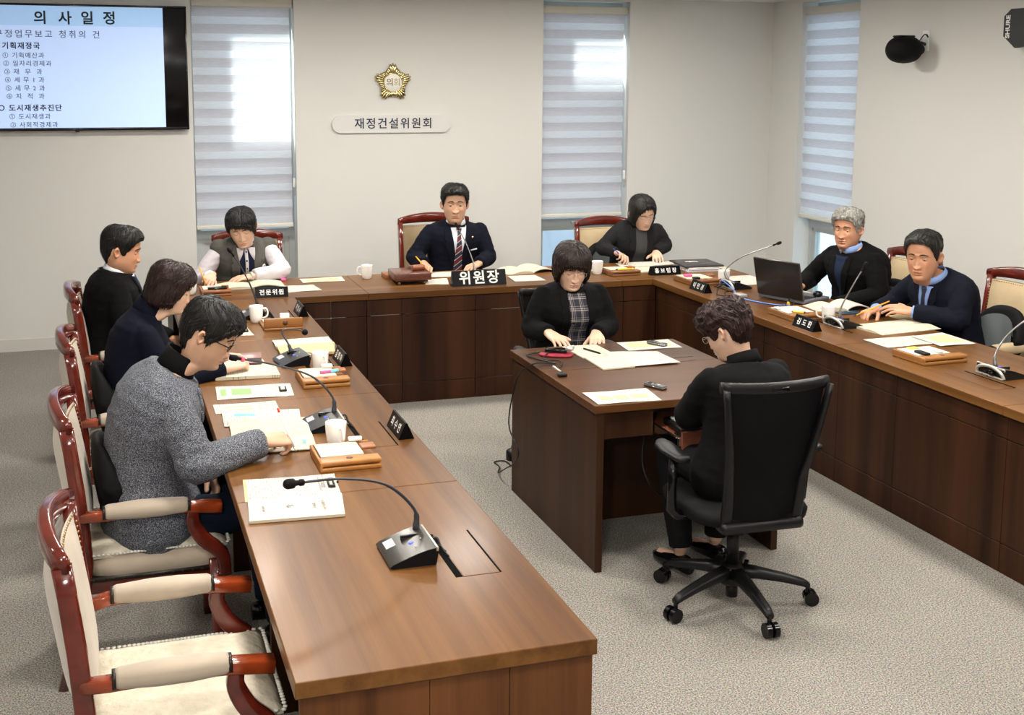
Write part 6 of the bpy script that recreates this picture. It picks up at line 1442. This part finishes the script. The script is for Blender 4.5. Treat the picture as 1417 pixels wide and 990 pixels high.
    def drape(rows, o1, th=0.003, nu=8, side_dir=None):
        """rows: (v, uL, uR); returns a thin closed patch lying o1 above the cloth"""
        D = Fc if side_dir is None else side_dir; grid = []; 
        for v, a, b in rows:
            for j in range(nu + 1):
                u = a + (b - a) * j / nu; org = CF + LN * u * sc_ + V_ * v * sc_ + D * 0.6; hit = bvh.ray_cast(org, -D, 1.0)[0]
                if hit is None: hit = bvh.find_nearest(CF + LN * u * sc_ + V_ * v * sc_ + D * 0.04)[0]
                grid.append(hit)
        n = len(rows); g = MB(); vsx = [p + D * (o1 + 0.002 + th) for p in grid] + [p + D * (o1 - 0.008) for p in grid]; o = len(grid); ff = []
        for i in range(n - 1):
            for j in range(nu): a = i * (nu + 1) + j; ff += [(a, a + 1, a + nu + 2, a + nu + 1), (o + a, o + a + nu + 1, o + a + nu + 2, o + a + 1)]
        for i in range(n - 1):
            for j in (0, nu): a = i * (nu + 1) + j; b = a + nu + 1; ff.append((a, b, b + o, a + o))
        for i in (0, n - 1):
            for j in range(nu): a = i * (nu + 1) + j; ff.append((a, a + 1, a + 1 + o, a + o))
        return g.add(vsx, ff)
    def rows_(fa, fb, v0, v1, n=14): return [(v0 + (v1 - v0) * i / n, fa(v0 + (v1 - v0) * i / n), fb(v0 + (v1 - v0) * i / n)) for i in range(n + 1)]
    o = Person(); o.__dict__.update(root=root, drape=drape, rows=rows_, CF=CF, LN=LN, V=V_, F=Fc, off=off, HM=HM, HMt=HMt, W=W, E=E, S=S, N=N, sc=sc_, bvh=bvh, f=f, left=left)
    v0s = sp.get('v0', 0.0); op = sp.get('opening')   # (width at the neck, depth, v0)
    if op:
        w0, dep = op; v0 = 0.002 + v0s
        fR = lambda v: min(0.036 + max(0, v) * 1.5, w0 if sp.get('straight') else w0 * max(0.02, 1 - max(0, v) / dep))
        fL = lambda v: -fR(v)
        obj(sp.get('shirtname', 'shirt_front'), drape(rows_(fL, fR, v0, dep, 18), 0.001, 0.003, 10), sp['shirt'], root)
        lw = sp.get('lapelw', 0.055)
        if sp.get('lapel', True):
            for s in (1, -1):
                if sp.get('straight'): inn = lambda v, s=s: s * (w0 - 0.006)
                else: inn = lambda v, s=s: s * max(0.0, w0 * (1 - max(0, v) / dep) - 0.004)
                notch = sp.get('notch', 0.10)
                def outf(v, s=s): 
                    k = (lw * (0.55 + 0.45 * min(1, v / notch))) if v < notch else lw * max(0.0, 1 - (v - notch) / (dep * 1.02 - notch)) ** 0.8
                    if notch - 0.012 < v < notch: k *= 0.72
                    return s * max(abs(inn(v)) + 0.002, min(abs(inn(v)) + k, 0.058 + max(0, v) * 1.5))
                vv = [v0 + (dep * 1.0 - v0) * i / 30 for i in range(31)]
                rr_ = [(v, *( (inn(v), outf(v)) if s > 0 else (outf(v), inn(v)))) for v in vv]
                obj('lapel', drape(rr_, 0.005, 0.004, 6), sp.get('lapelm', sp['top']), root)
    if sp.get('tie'):
        obj('tie', drape([(0.018, -0.016, 0.016), (0.028, -0.018, 0.018), (0.050, -0.010, 0.010), (0.056, -0.011, 0.011), (0.12, -0.017, 0.017), (0.22, -0.026, 0.026), (0.30, -0.030, 0.030), (0.34, -0.032, 0.032)], 0.006, 0.006, 6), sp['tie'], root)
    nd = ((HC + off - (N + off)).normalized() + up * 0.6 + (spine(1.0) - spine(.9)).normalized() * 0.8).normalized()
    def ring(c, nrm, ru, rf, h0, h1, flare, m_, name, gap=0.0, thick=0.004):
        """collar band round the neck; gap = half opening angle in front"""
        U = (LN - nrm * LN.dot(nrm)).normalized(); Fv = U.cross(nrm); Fv = Fv if Fv.dot(f) > 0 else -Fv; g = MB(); n = 40; vs = []; fs = []
        for layer in (0, 1):
            for h, q in ((h0, 0), ((h0 + h1) / 2, 0.5), (h1, 1)):
                for k in range(n + 1):
                    t = math.pi / 2 + gap + (2 * math.pi - 2 * gap) * k / n; e = (1 + flare * (1 - q)) ; th = thick * layer
                    drop = -0.012 * (1 + math.sin(t)) * 0.5 * 1.0
                    vs.append(c + U * math.cos(t) * (ru * e + th) + Fv * math.sin(t) * (rf * e + th) + nrm * (h + drop))
        m = n + 1
        for L_ in (0, 3):
            for i in (0, 1):
                for k in range(n): a = (L_ + i) * m + k; fs.append((a, a + 1, a + 1 + m, a + m))
        for i in (0, 2):
            for k in range(n): a = i * m + k; b = (3 + i) * m + k; fs.append((a, a + 1, b + 1, b))
        for k in (0, n):
            for i in (0, 1): a = i * m + k; fs.append((a, a + m, a + 4 * m, a + 3 * m))
        obj(name, g.add(vs, fs), m_, root)
    o.ring = ring; o.nd = nd
    ncen = N + off + nd * 0.005
    if sp.get('collar'): ring(ncen + nd * 0.0, nd, 0.056 * sc_, 0.060 * sc_, -0.012, 0.024, 0.16, sp['collar'], 'shirt_collar', gap=0.28)
    if sp.get('rollneck'): ring(ncen, nd, 0.053 * sc_, 0.057 * sc_, -0.015, sp.get('rollh', 0.06) - 0.008, 0.16, sp['rollneck'], 'roll_neck', gap=0.0, thick=0.006)
    sd = (spine(1.0) - spine(.9)).normalized()
    if sp.get('jcollar'): ring(N + off - sd * 0.004, sd, 0.066 * sc_, 0.068 * sc_, -0.020, 0.012, 0.34, sp['jcollar'], 'jacket_collar', gap=1.35, thick=0.005)
    # ---- trousers and shoes
    if sp.get('legs', True):
        tr = MB().loft(trings(0.004, 0.004, t0=-.2, t1=.13), 20)
        for s in (1, -1): limb(tr, [hip[s], (hip[s] + kn[s]) / 2, kn[s], kn[s] * 0.4 + ft[s] * 0.6, ft[s] + up * sp.get('hem', 0.0)], [0.086 * sc_, 0.078 * sc_, 0.064 * sc_, 0.058 * sc_, 0.05])
        vs, fs = cloth(tr, 0.011, 0.003, 7); obj('trousers', MB().add(vs, fs), sp['trousers'], root)
        for s in (1, -1):
            fd = f; sh_ = MB().loft([(ft[s] + off + fd * q - up * (0.085 - h), left * a, up * b) for q, h, a, b in ((-0.065, 0.035, 0.025, 0.033), (-0.03, 0.037, 0.034, 0.036), (0.03, 0.032, 0.038, 0.031), (0.09, 0.026, 0.044, 0.025), (0.14, 0.02, 0.040, 0.018), (0.175, 0.016, 0.02, 0.012))], 16, 0, True, 2.6)
            obj('shoe', sh_, black_gl, root)
    return o
HAIR_BLACK = hair_material('hair_black', (0.0018, 0.0015, 0.0015), (0.0095, 0.0075, 0.0068)); HAIR_BROWN = hair_material('hair_dark_brown', (0.004, 0.0018, 0.0014), (0.024, 0.010, 0.007)); HAIR_RED = hair_material('hair_reddish', (0.0045, 0.0015, 0.0013), (0.032, 0.0105, 0.0085))
HAIR_GREY = hair_material('hair_grey', (0.12, 0.115, 0.105), (0.48, 0.46, 0.42), 0.55)
MEN = [(0, .072), (22, .070), (42, .060), (56, .030), (66, .004), (76, -.018), (84, -.014), (92, .010), (108, .012), (118, -.035), (140, -.075), (180, -.088)]
HM_ = dict(top=0.015, side=0.008, line=MEN, taper=0.05, amp=0.003, quiff=0.006, locks=110)
def hset(**k): d = dict(HM_); d.update(k); return d
SK = (0.56, 0.33, 0.215); SKR = (0.54, 0.27, 0.16); SKP = (0.66, 0.42, 0.30); SKT = (0.52, 0.26, 0.13)
navy = fabric('navy', (0.0045, 0.0055, 0.012)); blk = fabric('black', (0.0032, 0.0031, 0.0034)); shirt_w = fabric('white_shirt', (0.70, 0.72, 0.78), 0.7, 900, strength=0.15); shirt_b = fabric('blue_shirt', (0.22, 0.33, 0.62), 0.7, 900, strength=0.15)
trouser_n = fabric('trouser_navy', (0.006, 0.011, 0.022)); trouser_b = fabric('trouser_black', (0.006, 0.006, 0.007))
V3 = Vector

# --- J: man in the tweed jacket, writing
tw = tweed_mat()
pj = person('man in a grey tweed jacket and black glasses writing at the left table', dict(az=4, pelvis=(0.12, 4.31, 0.545), neck=(0.220, 4.295, 1.065), hunch=0.10, seed=11, scale=1.03, shoulder=0.195, girth=1.04, thick=0.03, armr=1.22, skirt=0.14, fold=0.004, voxel=0.007,
    head=dict(at=(0.340, 4.27, 1.190), az=-16, pitch=30, roll=-4, gz=-0.5, scale=0.93), skin=SK, top=tw, topname='tweed_jacket', trousers=trouser_n, shR=(0.0, -0.0, -0.03), shL=(0.03, 0, 0),
    handR=dict(at=(0.515, 4.165, 0.805), elbow=(0.27, 4.06, 0.775), dir=(0.86, 0.32, -0.06), n=(-0.25, -0.35, 0.85), pose='write'), handL=dict(at=(0.33, 4.36, 0.665), dir=(0.25, -0.30, -0.80), n=(0.7, 0.2, 0.3), pose='relaxed', elbow=(0.20, 4.54, 0.78)),
    hair=hset(locks=220, lift=0.007, top=0.020, side=0.013, quiff=0.010, line=[(0, .066), (25, .056), (45, .044), (58, .024), (68, -.004), (78, -.026), (86, -.02), (94, .004), (108, .008), (118, -.04), (140, -.085), (180, -.10)], fringe=True, jag=0.014), hairm=HAIR_BLACK, glasses=dict(m=black_gl, r=0.0020, h=0.0135),
    rollneck=blk, rollh=0.075, opening=(0.045, 0.30), v0=0.03, shirt=blk, shirtname='turtleneck_front', lapelm=tw, lapelw=0.06, face=dict(eye=0.3, stubble=0.5, wide=1.0)))
pen('pen', 'pen with a red end in the tweed man\'s writing hand', (0.632, 4.185, 0.750), (0.575, 4.235, 0.905), white_pl, silver, red_m, 0.0048)
# --- I: woman in the navy turtleneck
pi_ = person('woman in a navy turtleneck with bobbed reddish hair holding a phone', dict(az=2, pelvis=(0.09, 5.48, 0.535), neck=(0.160, 5.48, 1.045), hunch=0.06, seed=3, shoulder=0.17, thick=0.012, armr=1.0, fold=0.0022, bust=0.05, topname='turtleneck_sweater',
    head=dict(at=(0.272, 5.465, 1.158), az=-6, pitch=20, gz=-0.5, scale=0.93), skin=SKP, top=fabric('navy_knit', (0.0035, 0.0045, 0.012)), trousers=trouser_b, high=True,
    handR=dict(at=(0.50, 5.40, 0.785), elbow=(0.24, 5.31, 0.75), dir=(0.82, 0.45, 0.12), n=(-0.2, -0.45, 0.8), pose='relaxed'), handL=dict(at=(0.49, 5.58, 0.80), dir=(0.85, 0.05, -0.10), n=(0, 0.4, 0.9), pose='relaxed', elbow=(0.25, 5.70, 0.77)),
    hair=dict(bob=True, top=0.020, side=0.022, curl=0.12, line=[(0, .055), (25, .050), (45, .025), (60, -.030), (75, -.085), (110, -.105), (180, -.115)], amp=0.0055, jag=0.012, locks=200, lift=0.006, sweep=0.0, quiff=0.004), hairm=HAIR_RED, rollneck=fabric('navy_knit', (0, 0, 0)), rollh=0.07, face=dict(eye=0.25, nose=0.0145, fem=1, lines=0.0004, browh=0.0028, wide=1.03), lip=(0.50, 0.12, 0.10)))
pen('pen', 'blue pen in the turtleneck woman\'s fingers', (0.60, 5.55, 0.785), (0.50, 5.50, 0.835), blue_m, silver, blue_m, 0.004)
# --- H: man in black suit far left
person('man in a black suit and dark tie sitting farthest up the left table', dict(az=0, pelvis=(0.03, 6.75, 0.545), neck=(0.047, 6.74, 1.055), hunch=0.05, seed=4, scale=1.03, shoulder=0.19, girth=1.08, thick=0.022, armr=1.12,
    head=dict(at=(0.077, 6.73, 1.165), az=-8, pitch=12, gz=-0.4, scale=0.99), skin=SKR, top=blk, trousers=trouser_b,
    handR=dict(at=(0.33, 6.62, 0.60), dir=(0.9, 0.2, -0.2), n=(0, 0, 1), pose='relaxed', elbow=(0.10, 6.49, 0.68)), handL=dict(at=(0.34, 6.86, 0.62), dir=(0.9, -0.2, 0), pose='relaxed'),
    hair=hset(lift=0.006, quiff=0.010, top=0.018, locks=160), hairm=HAIR_BLACK, collar=shirt_w, opening=(0.05, 0.26), shirt=shirt_w, tie=mat('tie_navy', (0.012, 0.03, 0.09), 0.5, var=(160, 0.6)), face=dict(eye=0.2, cheek=0.007, jaw=0.06, flush=0.8, stubble=0.3)))
# --- A: woman in the waistcoat
vest = fabric('grey_waistcoat', (0.085, 0.081, 0.072)); lil = fabric('lilac_cotton', (0.56, 0.52, 0.55), 0.8, 900, strength=0.2)
pa = person('woman in a grey waistcoat over a pale shirt writing at the back left', dict(az=-88, pelvis=(0.90, 8.26, 0.55), neck=(0.905, 8.19, 1.01), hunch=0.05, seed=5, scale=1.04, shoulder=0.178, thick=0.014, bust=0.045, vest=True, sleeve=lil, armr=1.05,
    head=dict(at=(0.885, 8.115, 1.095), az=-100, pitch=22, roll=8, gz=-0.6, scale=1.04), skin=SKP, top=vest, topname='waistcoat', trousers=trouser_b,
    handR=dict(at=(0.655, 7.92, 0.80), dir=(-0.25, -0.9, -0.1), n=(0.35, 0, 0.9), pose='write'), handL=dict(at=(0.93, 7.945, 0.785), dir=(-0.95, -0.10, -0.10), n=(0.1, -0.1, 1), pose='flat', elbow=(1.14, 8.02, 0.80)), watch=1,
    hair=hset(top=0.018, side=0.015, line=[(0, .052), (25, .048), (45, .034), (60, .002), (72, -.022), (82, -.018), (92, .008), (108, .006), (125, -.055), (180, -.085)], fringe=True, part=-0.018, sweep=0.012, amp=0.003, jag=0.008, taper=0.02, locks=140), hairm=HAIR_BLACK,
    opening=(0.052, 0.40), straight=True, shirt=fabric('navy_panel', (0.010, 0.012, 0.03)), collar=lil, notch=0.12, lapelw=0.060, lapelm=fabric('grey_waistcoat', (0, 0, 0)), face=dict(eye=0.1, nose=0.0145, fem=1, lines=0.0004, browh=0.0028, wide=1.03)))
obj('shirt_placket', pa.drape(pa.rows(lambda v: -0.010, lambda v: 0.010, 0.02, 0.38), 0.005, 0.002, 3), lil, pa.root)
for s in (1, -1): obj('collar_wing', pa.drape([(0.0, *sorted((s * 0.008, s * 0.058))), (0.03, *sorted((s * 0.012, s * 0.060))), (0.06, *sorted((s * 0.024, s * 0.058))), (0.092, *sorted((s * 0.046, s * 0.050)))], 0.010, 0.003, 4), lil, pa.root)
for k in range(6): obj('button', pa.drape([(0.05 + 0.045 * k - 0.004, -0.0042, 0.0042), (0.05 + 0.045 * k + 0.004, -0.0042, 0.0042)], 0.008, 0.002, 2), black_gl, pa.root)
obj('brooch', pa.drape([(0.132, 0.108, 0.120), (0.138, 0.102, 0.126), (0.150, 0.100, 0.128), (0.162, 0.102, 0.126), (0.168, 0.108, 0.120)], 0.008, 0.004, 4), white_pl, pa.root)
pen('pencil', 'orange pencil in the waistcoat woman\'s writing hand', (0.615, 7.80, 0.752), (0.575, 7.86, 0.875), orange_m, ink, orange_m, 0.0042, 'pencil')
# --- B: chairman
pb = person('chairman in a navy suit and striped tie behind the large name plate', dict(az=-92, pelvis=(2.42, 8.28, 0.56), neck=(2.44, 8.23, 1.075), hunch=0.03, seed=6, scale=1.08, shoulder=0.19, thick=0.018, armr=1.06,
    head=dict(at=(2.425, 8.205, 1.205), az=-103, pitch=2, roll=0, gz=-0.1, scale=1.04), skin=SK, top=navy, trousers=trouser_n,
    handR=dict(at=(2.155, 8.06, 0.80), dir=(-0.02, -0.9, -0.1), n=(0.4, 0, 0.9), pose='write', elbow=(2.13, 8.24, 0.82)), handL=dict(at=(2.54, 8.0, 0.79), dir=(-0.7, -0.6, -0.1), pose='relaxed', elbow=(2.67, 8.17, 0.81)),
    hair=hset(lift=0.007, quiff=0.010, top=0.018, side=0.010, part=-0.03, locks=150), hairm=HAIR_BLACK, collar=shirt_w, opening=(0.062, 0.34), shirt=shirt_w, tie=stripe_mat('tie_striped', [(0, (0.10, 0.006, 0.014)), (0.38, (0.45, 0.40, 0.42)), (0.46, (0.008, 0.01, 0.03)), (0.86, (0.45, 0.40, 0.42)), (0.94, (0.10, 0.006, 0.014))], 0.062, (0, R(38), 0), 2), notch=0.11, lapelw=0.065, face=dict(eye=0.62, cheek=0.006, lines=0.002, stubble=0.3)))
obj('lapel_badge', pb.drape([(0.075, 0.088, 0.100), (0.090, 0.088, 0.100)], 0.012, 0.004, 2), gold_m, pb.root)
obj('pocket_square', pb.drape([(0.165, 0.085, 0.135), (0.172, 0.085, 0.135)], 0.006, 0.003, 4), shirt_w, pb.root)
pen('pencil', 'orange pencil in the chairman\'s writing hand', (2.165, 7.94, 0.752), (2.075, 7.99, 0.865), orange_m, ink, orange_m, 0.0042, 'pencil')
# --- C: woman in grey roll neck
ch = fabric('charcoal', (0.014, 0.014, 0.0145)); gr = fabric('grey_knit', (0.060, 0.060, 0.063), 0.9, 700)
pc = person('woman in a dark jacket and grey roll neck writing at the back right', dict(az=-98, pelvis=(3.86, 8.27, 0.55), neck=(3.885, 8.19, 1.03), hunch=0.05, seed=8, scale=1.02, shoulder=0.172, thick=0.014, bust=0.04,
    head=dict(at=(3.875, 8.11, 1.11), az=-88, pitch=24, roll=8, gz=-0.6, scale=1.04), skin=SKP, top=ch, trousers=trouser_b,
    handR=dict(at=(3.645, 8.04, 0.815), dir=(0.15, -0.9, -0.1), n=(0.4, 0, 0.9), pose='write', elbow=(3.60, 8.22, 0.83)), handL=dict(at=(3.985, 8.08, 0.80), dir=(-0.30, -0.9, -0.22), n=(0, -0.1, 1), pose='flat', elbow=(4.10, 8.16, 0.84)),
    hair=dict(bob=True, top=0.014, side=0.016, curl=0.05, line=[(0, .078), (20, .068), (38, .044), (56, -.020), (70, -.085), (110, -.105), (180, -.11)], amp=0.002, jag=0.005, locks=40, lift=0.003, part=0.004, sweep=-0.01), hairm=HAIR_BLACK, rollneck=gr, rollh=0.055,
    opening=(0.050, 0.36), straight=True, shirt=gr, shirtname='knit_front', lapelw=0.05, glasses=dict(m=silver, r=0.0007, h=0.012), face=dict(eye=0.15, nose=0.0145, fem=1, lines=0.0004, browh=0.0028, wide=1.03), lip=(0.50, 0.15, 0.12)))
pen('pen', 'blue pen in the roll neck woman\'s writing hand', (3.70, 7.93, 0.755), (3.585, 7.98, 0.86), blue_m, silver, blue_m, 0.0045)
# --- D: clerk with plaid blouse
pl_m = plaid_mat()
pd_ = person('clerk with brown bobbed hair and plaid blouse at the desk\'s far side', dict(az=-92, pelvis=(2.42, 5.98, 0.54), neck=(2.415, 5.93, 1.00), hunch=0.03, seed=9, scale=1.02, shoulder=0.175, thick=0.018, bust=0.045, armr=1.08,
    head=dict(at=(2.395, 5.875, 1.10), az=-96, pitch=20, gz=-0.6, scale=1.0), skin=SKP, top=blk, trousers=trouser_b,
    handR=dict(at=(2.21, 5.715, 0.775), dir=(0.18, -0.9, -0.18), n=(0, -0.15, 1), pose='flat', elbow=(2.19, 5.93, 0.76)), handL=dict(at=(2.46, 5.675, 0.765), dir=(-0.30, -0.85, -0.15), n=(0, -0.1, 1), pose='type', elbow=(2.62, 5.88, 0.76)),
    hair=dict(bob=True, top=0.020, side=0.021, curl=0.18, line=[(0, .036), (20, .034), (38, .020), (54, -.030), (70, -.080), (110, -.090), (180, -.10)], amp=0.003, jag=0.010, locks=120, lift=0.004, sweep=0.01, quiff=0.006), hairm=HAIR_BROWN,
    opening=(0.058, 0.44), straight=True, shirt=pl_m, shirtname='plaid_blouse', lapelw=0.045, rollneck=pl_m, rollh=0.035, glasses=dict(m=mat('gold_rim', (0.5, 0.4, 0.3), 0.3, metal=0.8), r=0.0011, h=0.014), face=dict(eye=0.1, nose=0.0145, fem=1, lines=0.0004, browh=0.0028, wide=1.03), lip=(0.42, 0.14, 0.13)))
# --- F: grey haired man
pf = person('grey haired man in a black jacket and blue shirt behind the laptop', dict(az=186, pelvis=(4.66, 6.48, 0.56), neck=(4.575, 6.47, 1.035), hunch=0.08, seed=10, scale=1.05, shoulder=0.20, girth=1.12, thick=0.022, armr=1.15,
    head=dict(at=(4.555, 6.49, 1.155), az=212, pitch=2, gx=-0.2, gz=-0.12, scale=0.97), skin=SKR, top=blk, trousers=trouser_b,
    handR=dict(at=(4.30, 6.62, 0.77), dir=(-0.9, -0.3, -0.1), pose='relaxed', elbow=(4.50, 6.82, 0.78)), handL=dict(at=(4.36, 6.30, 0.70), dir=(-0.9, 0.4, 0), pose='relaxed', elbow=(4.60, 6.20, 0.77)),
    hair=hset(top=0.019, side=0.010, amp=0.005, curly=1, locks=160, lift=0.007, quiff=0.012), hairm=HAIR_GREY, browm=HAIR_BLACK, collar=shirt_b, opening=(0.055, 0.30), shirt=fabric('navy_sweater', (0.012, 0.02, 0.045)), shirtname='sweater_front', face=dict(eye=0.5, cheek=0.007, jaw=0.06, lines=0.002, flush=1.0)))
# --- G: navy suited man right
pg = person('man in a navy suit and spotted tie holding a pencil at the right', dict(az=184, pelvis=(4.65, 5.60, 0.56), neck=(4.52, 5.59, 0.995), hunch=0.08, seed=12, scale=1.05, shoulder=0.195, girth=1.06, thick=0.02, armr=1.1,
    head=dict(at=(4.44, 5.60, 1.115), az=214, pitch=8, gx=-0.1, gz=-0.2, scale=1.06), skin=SKR, top=navy, trousers=trouser_n,
    handR=dict(at=(4.245, 5.74, 0.785), dir=(-0.9, -0.22, -0.1), n=(0.0, 0.15, 1), pose='write', elbow=(4.46, 5.88, 0.78)), handL=dict(at=(4.34, 5.54, 0.805), dir=(-0.72, 0.62, 0.10), n=(-0.2, -0.3, 0.9), pose='flat', elbow=(4.50, 5.36, 0.78)), shirtcuff=shirt_b,
    hair=hset(lift=0.005, locks=120, part=-0.02, line=[(0, .085), (20, .083), (38, .070), (52, .040), (66, .004), (76, -.018), (84, -.014), (92, .010), (108, .012), (118, -.035), (140, -.075), (180, -.088)]), hairm=HAIR_BLACK, collar=shirt_b, opening=(0.055, 0.30), shirt=shirt_b, tie=mat('tie_dark_spots', (0.01, 0.012, 0.035), 0.5, var=(300, 0.9)), face=dict(eye=0.4, cheek=0.006, lines=0.002, flush=0.8)))
pen('pencil', 'orange pencil in the navy suited man\'s hand', (4.09, 5.74, 0.752), (4.28, 5.67, 0.845), orange_m, ink, orange_m, 0.0042, 'pencil')
# --- E: stenographer seen from behind
pe = person('stenographer in black seen from behind in the mesh office chair', dict(az=100, pelvis=(2.40, 4.06, 0.55), neck=(2.415, 4.09, 0.985), hunch=0.04, seed=14, scale=1.03, shoulder=0.178, thick=0.020, armr=1.1, skirt=0.1,
    head=dict(at=(2.38, 4.17, 1.10), az=126, pitch=30, gz=-0.5, scale=0.93), skin=SKP, top=blk, trousers=trouser_b, foot=0.0, hem=0.02,
    kneeL=(2.28, 4.42, 0.53), kneeR=(2.52, 4.44, 0.53), footL=(2.30, 4.36, 0.10), footR=(2.50, 4.42, 0.10),
    handL=dict(at=(2.36, 4.36, 0.69), dir=(0.35, 0.9, -0.2), n=(0, 0.1, 1), pose='type', elbow=(2.235, 4.20, 0.75)), handR=dict(at=(2.58, 4.38, 0.68), dir=(-0.25, 0.9, -0.2), n=(0, 0.1, 1), pose='type', elbow=(2.66, 4.18, 0.74)),
    hair=hset(top=0.024, side=0.016, amp=0.006, curly=1, locks=200, lift=0.007, line=[(0, .050), (22, .048), (42, .040), (56, .010), (68, -.02), (80, -.022), (92, .006), (108, .004), (118, -.055), (140, -.080), (180, -.085)]), hairm=HAIR_RED, rollneck=blk, rollh=0.045, glasses=dict(m=silver, r=0.0012, h=0.014), face=dict(eye=0.2, nose=0.0145, fem=1, lines=0.0004, browh=0.0028, wide=1.03)))
